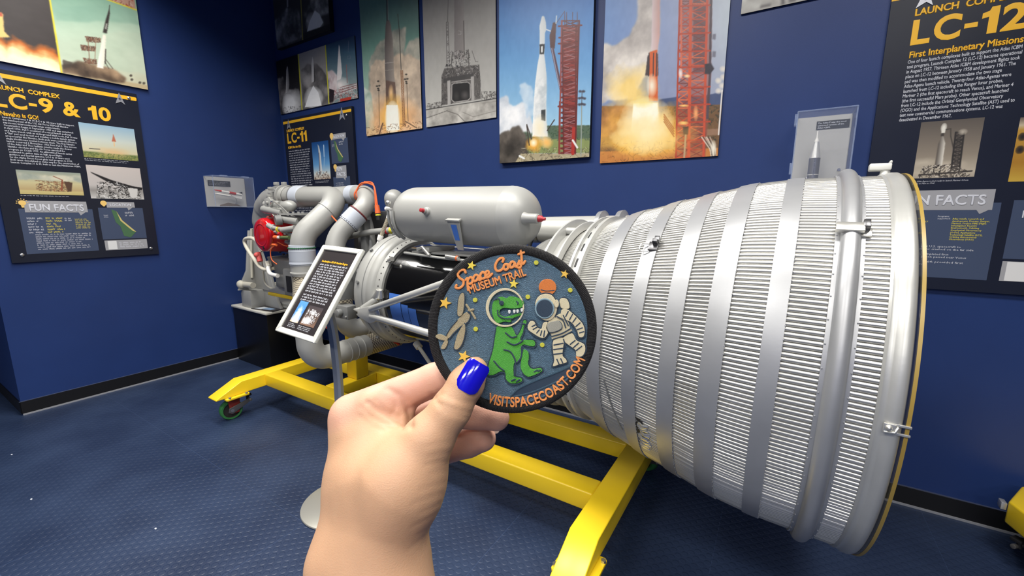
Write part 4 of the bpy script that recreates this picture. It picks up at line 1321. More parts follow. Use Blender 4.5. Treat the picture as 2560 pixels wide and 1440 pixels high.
for i in range(len(pp) - 1):
    for k in range(6):
        f_.append((i * 6 + k, i * 6 + (k + 1) % 6, i * 6 + 6 + (k + 1) % 6, i * 6 + 6 + k))
pole.add(v_, f_)
obj('pole', pole, M_POLE, st)
obj('frame_bracket', MB().box(0.11, 0.2, 0.17, 0.3, -0.035, -0.011), M_POLE, st, bevel=0.004)
BASEM = SI @ Matrix.Translation((-1.965, 1.275, 0)) @ Matrix.Rotation(-PI / 2, 4, 'Y')
obj('base', MB().lathe([(0.0, 0.215), (0.006, 0.22), (0.012, 0.218), (0.022, 0.17), (0.03, 0.1), (0.034, 0.03)], 64, BASEM), mat('base_metal', (186, 184, 174), rough=0.3, metal=0.55), st)
# ---------------------------------------------------------------- the rocket engine
def mcorr(name, col, rough, metal):
    return mat(name, col, rough=rough, metal=metal, var=0.05, vscale=9, bump=0.06, bscale=90)


M_TUBE = mcorr('nozzle_silver', (190, 189, 184), 0.3, 0.7)
M_BAND = mcorr('band_silver', (168, 169, 171), 0.4, 0.5)
M_GREY = mat('engine_grey', (163, 163, 159), rough=0.42, metal=0.1, var=0.04, vscale=5, bump=0.08, bscale=160)
M_GREYD = mat('engine_grey_dark', (120, 121, 120), rough=0.5, metal=0.1, var=0.1, vscale=9)
M_SLEEVE = mat('sleeve_pale', (182, 188, 198), rough=0.45)
M_BRIGHT = mat('bright_metal', (205, 204, 198), rough=0.25, metal=0.7)
M_GLOSS = mat('chamber_black', (12, 12, 14), rough=0.15, spec=1.0, coat=1.0, bump=0.10, bscale=55)
M_DK = mat('engine_black', (22, 22, 24), rough=0.6)
M_REDP = mat('cover_red', (196, 22, 28), rough=0.14, coat=0.6)
M_ORG = mat('cable_orange', (226, 102, 50), rough=0.5)
M_GREEN = mat('ring_green', (24, 84, 52), rough=0.6)
M_MAROON = mat('ring_maroon', (110, 36, 40), rough=0.6)
M_TAPEY = mat('tape_yellow', (206, 200, 60), rough=0.5)
M_BLUE = mat('tape_blue', (72, 120, 206), rough=0.45, var=0.05, vscale=40)
M_CREAM = mat('hose_cream', (206, 202, 186), rough=0.5)


def braid_mat():
    """woven metal sleeve: crossed helical strands from two waves on the object's own position"""
    m = bpy.data.materials.new('braided_sleeve')
    m.use_nodes = True
    nt = m.node_tree
    N, L = nt.nodes, nt.links
    b = N['Principled BSDF']
    tc = N.new('ShaderNodeTexCoord')
    ck = N.new('ShaderNodeTexChecker')
    ck.inputs['Scale'].default_value = 1
    ck.inputs['Color1'].default_value = rgba((206, 196, 170))
    ck.inputs['Color2'].default_value = rgba((112, 104, 94))
    L.new(tc.outputs['UV'], ck.inputs['Vector'])
    L.new(ck.outputs['Color'], b.inputs['Base Color'])
    bp = N.new('ShaderNodeBump')
    bp.inputs['Strength'].default_value = 0.6
    bp.inputs['Distance'].default_value = 0.004
    L.new(ck.outputs['Fac'], bp.inputs['Height'])
    L.new(bp.outputs['Normal'], b.inputs['Normal'])
    b.inputs['Roughness'].default_value = 0.4
    b.inputs['Metallic'].default_value = 0.4
    return m


M_BRAID = braid_mat()
EYA = 0.02
ENM = Matrix.Translation((0.267, 2.0, 1.064)) @ Matrix.Rotation(EYA, 4, 'Y')
ENI = ENM.inverted()
eng = thing('rocket_engine', 'large silver rocket engine with ribbed bell nozzle and grey pipes lying on the yellow cart', 'rocket engine', M=ENM)


def wl(p):
    return ENI @ Vector(p)


def wlp(pts):
    return [wl(p) for p in pts]


NS = [-1.75, -1.6, -1.45, -1.31, -1.2, -1.016, -0.89, -0.837, -0.736, -0.684, -0.601, -0.544, -0.471, -0.412, -0.317, -0.275, -0.17, -0.05, 0.0]
NR = [0.30, 0.27, 0.285, 0.345, 0.407, 0.475, 0.520, 0.536, 0.563, 0.580, 0.598, 0.614, 0.632, 0.646, 0.656, 0.660, 0.662, 0.664, 0.666]
_k = np.ones(5) / 5


def nr(s):
    q = np.linspace(-0.04, 0.04, 5)
    return float(np.mean(np.interp(np.asarray(s) + q, NS, NR)))


# ribbed wall: 292 round tubes side by side
NT, TS = 292, 8
ss = np.concatenate([np.linspace(-1.22, -0.02, 34)])
ph = np.arange(NT * TS) * 2 * PI / (NT * TS)
tt = ((np.arange(NT * TS) % TS) / TS - 0.5) * 2
v_ = []
jit = np.repeat(rng.normal(0, 0.0004, NT), TS)
for s in ss:
    R = nr(s)
    h = 2 * PI * R / NT * 0.5
    rr = R - h + h * np.sqrt(np.clip(1 - tt * tt, 0, 1)) + jit
    v_.append(np.stack([np.full_like(ph, s), -rr * np.cos(ph), rr * np.sin(ph)], 1))
v_ = np.concatenate(v_)
nn = NT * TS
i_ = np.arange(nn)
f_ = np.concatenate([np.stack([k * nn + i_, k * nn + (i_ + 1) % nn, (k + 1) * nn + (i_ + 1) % nn, (k + 1) * nn + i_], 1) for k in range(len(ss) - 1)])
me = bpy.data.meshes.new('nozzle_wall')
me.from_pydata(v_.tolist(), [], f_.tolist())
noz = link('nozzle_wall', me, M_TUBE, eng)
shade(me, 60)
obj('nozzle_liner', MB().lathe([(s, nr(s) - 0.012) for s in np.linspace(-1.72, -0.01, 24)], 96, cap=False), M_GREYD, noz)


def nlathe(name, prof, m, parent=eng, seg=128, cap=False, dz=0.0):
    return obj(name, MB().lathe(prof, seg, Matrix.Translation((0, 0, dz)), cap), m, parent)


# flat stiffening bands around the bell
for (a, b) in ((-0.895, -0.835), (-0.738, -0.684), (-0.603, -0.546), (-0.473, -0.412), (-0.319, -0.268)):
    mb = MB().lathe([(a, nr(a) - 0.006), (a, nr(a) + 0.004), ((a + b) / 2, nr((a + b) / 2) + 0.0045), (b, nr(b) + 0.004), (b, nr(b) - 0.006)], 160, cap=False)
    for k in range(150):                          # weld beads along the right edge
        t = k * 2 * PI / 150 + rng.normal(0, 0.008)
        mb.ball((b, -(nr(b) + 0.002) * math.cos(t), (nr(b) + 0.0015) * math.sin(t)), 0.0028, 6, 4)
    obj('stiffening_band', mb, M_BAND, eng)

# hollow hat ring and the rolled exit lip
R0 = 0.664
hp = [(-0.178, R0 - 0.006), (-0.178, R0 + 0.003), (-0.160, R0 + 0.004)]
hp += [(-0.143 + 0.017 * math.cos(PI - PI * k / 12) * -1 * -1, R0 + 0.004 + 0.022 * math.sin(PI * k / 12)) for k in range(13)]
hp += [(-0.108, R0 + 0.004), (-0.108, R0 - 0.006)]
hp = [(-0.178, R0 - 0.006), (-0.178, R0 + 0.003), (-0.168, R0 + 0.003)] + [(-0.143 - 0.024 * math.cos(PI * k / 12), R0 + 0.003 + 0.024 * math.sin(PI * k / 12)) for k in range(13)] + [(-0.110, R0 + 0.003), (-0.110, R0 - 0.006)]
mb = MB().lathe(hp, 160, cap=False)
for s in (-0.175, -0.112):
    for k in range(64):
        t = k * 2 * PI / 64
        mb.ball((s, -(R0 + 0.003) * math.cos(t), (R0 + 0.002) * math.sin(t)), 0.0026, 6, 4)
hat = obj('hat_ring', mb, M_BAND, eng)
nlathe('exit_lip', [(-0.056, R0 - 0.006), (-0.056, R0 + 0.002), (-0.05, R0 + 0.006), (-0.042, R0 + 0.004), (-0.036, R0 + 0.006), (-0.026, R0 + 0.011), (-0.012, R0 + 0.011), (-0.004, R0 + 0.006), (0.0, R0 - 0.004), (0.0, R0 - 0.03)], mcorr('lip_silver', (188, 188, 184), 0.34, 0.45), seg=160)
ec = nlathe('exit_cover', [(0.003, 0.002), (0.003, 0.6685), (0.012, 0.6685), (0.012, 0.002)], mat('cover_smoked', (120, 112, 84), rough=0.1, alpha=0.35), seg=128)
nlathe('cover_edge', [(0.005, 0.6685), (0.004, 0.6715), (0.012, 0.6715), (0.011, 0.6685)], mat('cover_amber', (156, 130, 60), rough=0.35), ec, seg=160)


def on_bell(s, deg, up=0.0):
    a = math.radians(deg)
    r = nr(s) + up
    return Vector((s, -r * math.cos(a), r * math.sin(a)))


def bell_frame(s, deg):
    """x along the axis, y upward round the bell, z outward"""
    a = math.radians(deg)
    n = Vector((0, -math.cos(a), math.sin(a)))
    x = Vector((1, 0, 0))
    y = n.cross(x)
    p = on_bell(s, deg)
    return Matrix(((x.x, y.x, n.x, p.x), (x.y, y.y, n.y, p.y), (x.z, y.z, n.z, p.z), (0, 0, 0, 1)))


def placed(name, mb, m, parent, M, bevel=0.0):
    mb.v = [tuple(M @ Vector(q)) for q in mb.v]
    return obj(name, mb, m, parent, bevel=bevel)


# small clips, pads and damage on the bell
B1 = bell_frame(-0.702, 44)
placed('band_clip', MB().box(-0.014, 0.02, -0.018, 0.02, 0.004, 0.012).box(0.0, 0.018, 0.004, 0.016, 0.012, 0.034).box(0.004, 0.022, 0.012, 0.034, 0.02, 0.03), mat('clip_dark', (96, 96, 98), rough=0.3, metal=0.8), eng, B1, 0.0015)
placed('wire_loop', MB().tube(smooth_path([(-0.01, -0.022, 0.006), (-0.04, -0.022, 0.009), (-0.044, 0.0, 0.011), (-0.038, 0.01, 0.009), (-0.012, 0.012, 0.006)], 5), 0.0022, 8), M_STEEL, eng, B1)
B2 = bell_frame(-0.135, 46)
placed('hat_clip', MB().box(-0.045, 0.02, -0.016, 0.016, 0.02, 0.033).box(0.006, 0.038, -0.016, 0.016, 0.004, 0.012), M_BRIGHT, hat, B2, 0.002)
placed('clip_tab', MB().box(0.016, 0.032, 0.0, 0.028, 0.012, 0.034), MATS['clip_dark'], hat, B2, 0.002)
BT = bell_frame(-0.03, 96)
placed('sensor_bracket', MB().tube([(0, 0, 0.0), (0.004, 0, 0.03)], 0.014, 14).box(-0.045, 0.018, -0.018, 0.018, 0.028, 0.052).box(0.01, 0.018, -0.018, 0.018, 0.05, 0.062), mat('bracket_white', (216, 216, 210), rough=0.4), eng, BT, 0.004)
BR_ = bell_frame(-0.02, 1.3)
placed('rim_clip', MB().box(-0.018, 0.006, -0.012, 0.013, 0.008, 0.017).box(0.004, 0.035, -0.014, -0.008, 0.004, 0.011).box(0.004, 0.035, 0.008, 0.014, 0.004, 0.011).ball((-0.008, 0.003, 0.017), 0.008, 10, 6).tube([(-0.016, -0.01, 0.015), (0.004, -0.006, 0.019), (0.01, 0.008, 0.014)], 0.0035, 8), M_BRIGHT, eng, BR_, 0.003)
placed('small_hole', MB().lathe([(0, 0.003), (0.0265, 0.003)], 10, Matrix.Rotation(-PI / 2, 4, 'Y')), M_DK, hat, bell_frame(-0.143, 1))
tear = MB()
for k in range(26):
    d = -21 - k * 0.7
    s = -0.676 + 0.012 * math.sin(k * 0.9) - k * 0.0003
    w2 = 0.009 + 0.006 * rng.random() if k < 13 else 0.003
    p0, p1, p2, p3 = on_bell(s - w2, d, 0.0016), on_bell(s + w2, d, 0.0016), on_bell(s + w2 * 0.7, d - 0.62, 0.0016), on_bell(s - w2 * 0.9, d - 0.62, 0.0016)
    tear.add([p0, p1, p2, p3], [(0, 1, 2, 3)])
tear = obj('torn_gap', tear, M_DK, noz, smooth=False)
mb = MB()
for k in range(16):
    d = -23 - k * 1.0
    s = -0.655 - 0.006 * math.sin(k)
    mb.tube([on_bell(s - 0.016, d, 0.0005), on_bell(s, d - 0.25 * math.sin(k * 2), 0.006 * rng.random() + 0.002), on_bell(s + 0.02, d, 0.0)], 0.0042, 8)
obj('bent_tubes', mb, M_BRIGHT, noz)
mb = MB().tube([on_bell(-0.815 + 0.0042 * k, -10 - k * 1.6, 0.0012) for k in range(16)], 0.003, 6)
obj('crease', mb, M_GREYD, noz)

# flanged rings where the bell narrows
f1 = nlathe('slotted_flange', [(-1.052, 0.455), (-1.052, 0.49), (-1.044, 0.50), (-1.034, 0.50), (-1.03, 0.486), (-1.012, 0.488), (-1.008, 0.503), (-0.994, 0.503), (-0.99, 0.48)], mcorr('flange_silver', (190, 190, 186), 0.36, 0.3))
for k in range(36):
    a = k * 2 * PI / 36
    pts = []
    for da in (-0.045, 0.045):
        for s in (-1.0255, -1.0165):
            r = 0.4885
            pts.append((s, -r * math.cos(a + da), r * math.sin(a + da)))
    obj('slot', MB().add(pts, [(0, 1, 3, 2)]), M_DK, f1, smooth=False)
f2 = nlathe('channel_ring', [(-1.20, 0.40), (-1.20, 0.47), (-1.196, 0.483), (-1.186, 0.483), (-1.182, 0.47), (-1.182, 0.435), (-1.135, 0.445), (-1.135, 0.468), (-1.131, 0.474), (-1.124, 0.474), (-1.12, 0.466), (-1.12, 0.44)], MATS['flange_silver'])
for k in range(12):
    a = k * 2 * PI / 12 + 0.2
    c, s = math.cos(a), math.sin(a)
    obj('ring_lug', MB().tube([(-1.182, -0.455 * c, 0.455 * s), (-1.135, -0.455 * c, 0.455 * s)], 0.016, 10), MATS['flange_silver'], f2)
nlathe('throat_ring', [(-1.36, 0.33), (-1.35, 0.372), (-1.335, 0.38), (-1.315, 0.38), (-1.305, 0.365), (-1.27, 0.372), (-1.262, 0.39), (-1.25, 0.39), (-1.24, 0.37)], M_GREY)
nlathe('throat', [(-1.72, 0.305), (-1.6, 0.27), (-1.45, 0.285), (-1.34, 0.335), (-1.2, 0.405)], M_GREY, seg=96)

# combustion chamber with its riveted collar
DZ = -0.02
ch = nlathe('combustion_chamber', [(-2.33, 0.316), (-2.1, 0.316), (-1.9, 0.316), (-1.75, 0.316), (-1.70, 0.31), (-1.69, 0.28)], M_GLOSS, dz=DZ)
co = nlathe('collar', [(-2.62, 0.12), (-2.60, 0.2), (-2.56, 0.26), (-2.55, 0.325), (-2.535, 0.352), (-2.50, 0.366), (-2.467, 0.371), (-2.43, 0.368), (-2.415, 0.358), (-2.405, 0.362), (-2.38, 0.364), (-2.362, 0.354), (-2.355, 0.342), (-2.318, 0.338), (-2.308, 0.332), (-2.307, 0.312)], M_GREY, dz=DZ)
mb = MB()
for k in range(54):
    a = k * 2 * PI / 54
    mb.ball((-2.330, -0.3395 * math.cos(a), 0.3395 * math.sin(a) + DZ), 0.0042, 8, 5)
obj('rivet_holes', mb, M_DK, co)
mb = MB()
for k in range(30):
    a = k * 2 * PI / 30
    mb.bolt((-2.553, -0.30 * math.cos(a), 0.30 * math.sin(a) + DZ), (-1, 0, 0), 0.013, 0.016)
obj('collar_bolts', mb, M_GREY, co)
mb = MB()
for (s0, s1, d0, d1) in ((-2.25, -2.155, 8, -26), (-2.15, -2.095, -2, -26), (-2.092, -2.03, -4.5, -26)):
    g = []
    for s in (s0, s1):
        for k in range(9):
            a = math.radians(d0 + (d1 - d0) * k / 8)
            g.append((s, -0.3178 * math.cos(a), 0.3178 * math.sin(a) + DZ))
    mb.add(g, [(k, k + 1, 9 + k + 1, 9 + k) for k in range(8)])
obj('blue_tape', mb, M_BLUE, ch)
# gas generator plumbing left of the collar
mb = MB()
mb.lathe([(-2.75, 0.1), (-2.72, 0.16), (-2.6, 0.2), (-2.55, 0.2)], 40, Matrix.Translation((0, 0, DZ)))
for k in range(8):
    a = k * PI / 4 + 0.3
    mb.tube([(-2.6, 0.14 * math.cos(a), 0.14 * math.sin(a) + DZ), (-2.7, 0.2 * math.cos(a), 0.2 * math.sin(a) + DZ), (-2.58, 0.29 * math.cos(a), 0.29 * math.sin(a) + DZ)], 0.028, 10)
obj('injector_dome', mb, M_GREYD, eng)
for b_ in ((-2.93, -2.86, 2.02, 2.12, 1.0, 1.3), (-2.62, -2.5, 1.72, 1.82, 1.02, 1.16), (-2.56, -2.42, 1.7, 1.78, 0.9, 0.99), (-2.6, -2.46, 1.74, 1.86, 1.2, 1.29)):
    mb = MB().box(*b_)
    c_ = ((b_[0] + b_[1]) / 2, b_[2], (b_[4] + b_[5]) / 2)
    mb.tube([c_, (c_[0], c_[1] - 0.035, c_[2])], 0.026, 12).bolt((b_[0] + 0.015, b_[2], b_[5] - 0.02), (0, -1, 0), 0.01, 0.01).bolt((b_[1] - 0.015, b_[2], b_[4] + 0.02), (0, -1, 0), 0.01, 0.01)
    mb.v = [tuple(wl(q)) for q in mb.v]
    obj('valve_block', mb, M_GREYD, eng, bevel=0.006)
for b_ in ((-3.0, -2.93, 2.25, 2.33, 1.05, 1.75), (-2.9, -2.84, 2.2, 2.26, 0.9, 1.55)):
    mb = MB().box(*b_)
    mb.v = [tuple(wl(q)) for q in mb.v]
    obj('support_bar', mb, M_GREYD, eng, bevel=0.006)


def tube_w(name, pts, r, m, parent=eng, seg=24, sm=None, bend=None, n=8):
    if bend:
        pts = arc_path(pts, bend, n)
    elif sm:
        pts = smooth_path(pts, sm)
    return obj(name, MB().tube(wlp(pts), r, seg), m, parent)


def collar_w(name, p, d, prof, m, parent, seg=48):
    """turned ring or sleeve round a pipe: p start, d direction (world), prof along it"""
    d = (ENI.to_3x3() @ Vector(d)).normalized()
    q = d.to_track_quat('X', 'Z').to_matrix().to_4x4()
    q.translation = wl(p)
    return obj(name, MB().lathe(prof, seg, q, cap=False), m, parent)


def braid_w(name, pts, r, parent, n_len, n_round, seg=32, n=24):
    P = [Vector(q) for q in wlp(pts)]
    path = [P[0].lerp(P[-1], k / n) for k in range(n + 1)] if len(P) == 2 else [Vector(q) for q in smooth_path(P, 8)]
    mb = MB().tube(path, r, seg, cap=False)
    me = bpy.data.meshes.new(name)
    me.from_pydata([tuple(q) for q in mb.v], [], mb.f)
    uv = me.uv_layers.new(name='UVMap')
    m = len(path) - 1
    idx = 0
    for i in range(m):
        for k in range(seg):
            for (a, b) in ((i, k), (i, k + 1), (i + 1, k + 1), (i + 1, k)):
                uv.data[idx].uv = ((a / m) * n_len, (b / seg) * n_round)
                idx += 1
    return link(name, me, M_BRAID, parent)


# large front duct: out of the pump flange, over, down and back under the chamber
ra = 0.087
du = tube_w('large_duct', [(-3.90, 2.22, 1.752), (-3.09, 2.2, 1.728), (-3.185, 1.885, 1.43), (-3.19, 1.88, 1.33)], ra, M_GREY, bend=[0, 0.16, 0.2, 0], seg=40, n=12)
collar_w('duct_flange', (-3.97, 2.22, 1.752), (1, 0, -0.02), [(0, 0.06), (0, 0.108), (0.02, 0.108), (0.022, 0.092), (0.075, 0.094), (0.08, 0.091)], M_GREY, du)
collar_w('dark_seam', (-3.80, 2.22, 1.752), (1, 0, -0.04), [(0, 0.090), (0.002, 0.0935), (0.010, 0.0935), (0.012, 0.090)], M_GREYD, du)
collar_w('pale_sleeve', (-3.785, 2.22, 1.75), (1, 0, -0.04), [(0, 0.09)] + [(0.006 + k * 0.012, 0.094 + (0.002 if k % 2 else 0)) for k in range(11)] + [(0.145, 0.09)], M_SLEEVE, du)
collar_w('weld_seam', (-3.128, 2.08, 1.615), (-0.22, -0.7, -0.66), [(0, 0.0905), (0.001, 0.0925), (0.005, 0.0925), (0.006, 0.0905)], M_GREY, du)
collar_w('pale_sleeve', (-3.195, 1.88, 1.36), (0, 0, -1), [(0, 0.084), (0.002, 0.093), (0.034, 0.094), (0.038, 0.096)], M_SLEEVE, du)
mb = MB()
for k in range(40):
    a = k * 2 * PI / 40
    mb.ball(wl((-3.195 + 0.095 * math.cos(a), 1.88 + 0.095 * math.sin(a), 1.335)), 0.0078, 8, 5, (1, 1, 0.8))
obj('green_ring', mb, M_GREEN, du)
bel = [(0.0, 0.094), (0.012, 0.096)]
for k in range(9):
    bel += [(0.016 + k * 0.009, 0.098), (0.0195 + k * 0.009, 0.0965)]
bel += [(0.105, 0.098), (0.115, 0.1), (0.118, 0.096)]
collar_w('bellows_sleeve', (-3.195, 1.88, 1.328), (0, 0, -1), bel, M_SLEEVE, du)
lw = tube_w('lower_duct', [(-3.195, 1.88, 1.32), (-3.195, 1.88, 1.12)], 0.092, M_GREY)
mb = MB()
for k in range(30):
    a = k * 2 * PI / 30
    mb.ball(wl((-3.195 + 0.0925 * math.cos(a), 1.88 + 0.0925 * math.sin(a), 1.222)), 0.004, 6, 4)
obj('rivet_row', mb, M_DK, lw)
collar_w('ridge', (-3.195, 1.88, 1.208), (0, 0, -1), [(0, 0.091), (0.004, 0.096), (0.01, 0.091)], M_SLEEVE, lw)
collar_w('lip', (-3.195, 1.88, 1.15), (0, 0, -1), [(0, 0.091), (0.004, 0.099), (0.014, 0.099), (0.018, 0.095), (0.03, 0.094), (0.032, 0.086)], M_GREY, lw)
braid_w('braided_hose', [(-3.195, 1.88, 1.125), (-3.15, 1.85, 1.02), (-2.7, 1.585, 0.95), (-2.56, 1.504, 0.86)], 0.087, lw, 60, 36)
el = tube_w('duct_elbow', [(-2.56, 1.504, 0.872), (-2.56, 1.504, 0.648), (-2.56, 1.936, 0.64)], 0.079, M_GREY, bend=0.124, seg=40, n=14)
for yy in (1.76, 1.816, 1.872):
    collar_w('ridge', (-2.56, yy, 0.6425), (0, 1, -0.01), [(0, 0.077), (0.003, 0.082), (0.01, 0.082), (0.013, 0.077)], M_GREY, el)
braid_w('braided_hose', [(-2.56, 1.936, 0.64), (-2.56, 2.24, 0.634)], 0.0755, el, 30, 36)
tube_w('red_strap', [(-2.488, 2.128, 0.64), (-2.48, 2.16, 0.616), (-2.484, 2.176, 0.6)], 0.012, M_REDP, el)

# second duct beside it
rb = 0.072
d2 = tube_w('second_duct', [(-3.34, 2.3, 1.752), (-2.765, 2.28, 1.75), (-2.925, 1.97, 1.40), (-2.85, 1.95, 1.10)], rb, M_GREY, bend=[0, 0.14, 0.26, 0], seg=36, n=12)
collar_w('maroon_ring', (-3.12, 2.295, 1.752), (1, 0, 0), [(0, 0.072), (0.002, 0.075), (0.008, 0.075), (0.01, 0.072)], M_MAROON, d2)
collar_w('pale_sleeve', (-3.115, 2.295, 1.752), (1, -0.03, 0), [(0, 0.07), (0.003, 0.077), (0.09, 0.077), (0.093, 0.07)], M_SLEEVE, d2)
dd = Vector((-0.16, -0.31, -0.35)).normalized()
p2 = Vector((-2.765, 2.28, 1.75)) + dd * 0.215
collar_w('maroon_ring', p2 - dd * 0.012, dd, [(0, 0.072), (0.002, 0.0795), (0.01, 0.0795), (0.012, 0.073)], M_MAROON, d2)
collar_w('bellows_sleeve', p2, dd, [(0, 0.07)] + [(0.004 + k * 0.0075, 0.0785 + (0.0025 if k % 2 else 0)) for k in range(12)] + [(0.1, 0.0785), (0.112, 0.0785), (0.115, 0.072)], M_SLEEVE, d2)
cz = (ENI.to_3x3() @ dd).normalized()
q_ = cz.to_track_quat('X', 'Z').to_matrix().to_4x4()
q_.translation = wl(p2 + dd * 0.104)
mb = MB()
for k in range(26):
    a = k * 2 * PI / 26
    mb.ball(q_ @ Vector((0, 0.0785 * math.cos(a), 0.0785 * math.sin(a))), 0.0036, 6, 4)
obj('rivet_row', mb, M_DK, d2)
braid_w('braided_hose', [(-2.85, 1.95, 1.10), (-2.822, 1.95, 0.87)], 0.074, d2, 18, 30)
e2_ = tube_w('second_elbow', [(-2.822, 1.95, 0.875), (-2.812, 1.95, 0.705), (-2.79, 2.25, 0.70)], 0.078, M_GREY, bend=0.12, seg=36, n=12)
collar_w('dark_seam', (-2.822, 1.95, 0.868), (0, 0, -1), [(0, 0.077), (0.002, 0.081), (0.01, 0.081), (0.012, 0.077)], M_GREYD, e2_)
for yy in (2.1, 2.16):
    collar_w('ridge', (-2.80, yy, 0.703), (0.08, 1, 0), [(0, 0.077), (0.004, 0.082), (0.012, 0.082), (0.016, 0.077)], M_GREY, e2_)
braid_w('braided_hose', [(-2.79, 2.22, 0.70), (-2.77, 2.55, 0.698)], 0.074, e2_, 26, 30)
tube_w('red_plug', [(-2.92, 1.9, 0.73), (-2.95, 1.88, 0.735)], 0.014, M_REDP, e2_)

# tank carried on top
TZ = 1.555
TM = ENI @ (Matrix.Translation((0, 1.85, TZ)) @ Matrix.Rotation(EYA, 4, 'Y'))
prof = [(-2.025 + 0.15 * (1 - math.cos(PI / 2 * k / 12)), 0.157 * math.sin(PI / 2 * k / 12) ** 0.9 + 0.0005) for k in range(13)]
prof += [(-1.6, 0.158), (-1.215, 0.1575), (-1.212, 0.1585), (-1.208, 0.157)]
prof += [(-1.07 - 0.138 * (1 - math.cos(PI / 2 * k / 12)), 0.157 * math.sin(PI / 2 * k / 12) ** 0.85 + 0.0005) for k in range(11, -1, -1)]
tk = obj('tank', MB().lathe(prof, 64, TM), M_GREY, eng)


def on_tank(x, deg, up=0.0):
    a = math.radians(deg)
    return TM @ Vector((x, -(0.157 + up) * math.cos(a), (0.157 + up) * math.sin(a)))


def tank_frame(x, deg):
    a = math.radians(deg)
    n = Vector((0, -math.cos(a), math.sin(a)))
    X = Vector((1, 0, 0))
    Y = n.cross(X)
    p = Vector((x, -0.157 * math.cos(a), 0.157 * math.sin(a)))
    return TM @ Matrix(((X.x, Y.x, n.x, p.x), (X.y, Y.y, n.y, p.y), (X.z, Y.z, n.z, p.z), (0, 0, 0, 1)))


UPX = Matrix.Rotation(-PI / 2, 4, 'Y')
bo = placed('tank_boss', MB().lathe([(-0.004, 0.024), (0.012, 0.021), (0.016, 0.016), (0.03, 0.014)], 24, UPX), M_GREY, tk, tank_frame(-1.66, 8))
placed('boss_plug', MB().lathe([(0.028, 0.011), (0.05, 0.01), (0.052, 0.004)], 16, UPX), mat('plug_red', (176, 40, 50), rough=0.4), bo, tank_frame(-1.66, 8))
b3 = obj('end_boss', MB().lathe([(-1.12, 0.03), (-1.1, 0.024), (-1.045, 0.023), (-1.04, 0.018)], 24, TM @ Matrix.Translation((0.03, -0.085, 0.0))), M_GREY, tk)
obj('boss_plug', MB().lathe([(-1.012, 0.016), (-0.995, 0.015), (-0.985, 0.008), (-0.975, 0.007)], 12, TM @ Matrix.Translation((0.0, -0.085, 0.0))), MATS['plug_red'], b3)
placed('tank_knob', MB().ball((0, 0, 0.004), 0.016, 14, 8), M_BRIGHT, tk, tank_frame(-1.975, 24))
mb = MB()
mb.tube([on_tank(-1.935, a, 0.0) for a in range(8, -70, -6)], 0.010, 8)
mb.tube([on_tank(-1.975, a, -0.006) for a in range(8, -70, -6)], 0.008, 8)
obj('end_strap', mb, M_GREY, tk)
placed('strap_tab', MB().box(-0.032, 0.014, -0.006, 0.006, 0, 0.012), M_GREY, tk, tank_frame(-1.945, 10), 0.002)
BF = tank_frame(-1.46, -22)
lb = placed('tank_bracket', MB().prism([(-0.042, 0.05), (0.042, 0.05), (0.02, -0.12), (-0.02, -0.12)], 0.012, 0.018).box(-0.046, 0.046, 0.044, 0.054, 0.0, 0.024), M_GREY, tk, BF, 0.002)
placed('blue_label', MB().prism([(-0.02, 0.026), (0.018, 0.026), (0.014, -0.062), (-0.017, -0.062)], 0.0186, 0.0196), M_BLUE, lb, BF)
mb = MB()
mb.box(-1.86, -1.2, 1.76, 1.95, 1.372, 1.384)
mb.box(-1.8, -1.7, 1.74, 1.96, 1.384, 1.41)
mb.box(-1.3, -1.2, 1.74, 1.96, 1.384, 1.41)
mb.tube([(-1.9, 1.74, 1.372), (-1.62, 1.73, 1.36), (-1.2, 1.73, 1.35)], 0.008, 8)
mb.v = [tuple(wl(q)) for q in mb.v]
obj('tank_cradle', mb, M_GREY, eng, bevel=0.003)
cb = tube_w('cradle_bolt', [(-1.55, 1.715, 1.372), (-1.46, 1.71, 1.366)], 0.012, M_BRIGHT)
tube_w('bolt_band', [(-1.475, 1.711, 1.367), (-1.465, 1.711, 1.3665)], 0.0135, M_ORG, cb)
tube_w('cradle_arm', [(-1.78, 1.74, 1.4), (-1.74, 1.73, 1.412), (-1.68, 1.72, 1.37)], 0.01, M_BRIGHT)
mb = MB().ball((-2.335, 1.72, 1.30), 0.0001, 4, 3)
tube_w('collar_stud', [(-2.035, 1.74, 1.316), (-2.0, 1.735, 1.33)], 0.015, M_BRIGHT)

# bulb shaped vessel behind the tank
obj('bulb_vessel', MB().lathe([(0, 0.001), (0.002, 0.017), (0.007, 0.031), (0.014, 0.043), (0.025, 0.056), (0.04, 0.067), (0.056, 0.073), (0.075, 0.076), (0.11, 0.072), (0.15, 0.056), (0.19, 0.044), (0.25, 0.041), (0.27, 0.046), (0.28, 0.046), (0.29, 0.041), (0.36, 0.06), (0.5, 0.08)], 40, ENI @ Matrix.Translation((-2.655, 2.35, 1.785)) @ Matrix.Rotation(PI / 2, 4, 'Y')), M_GREY, eng)
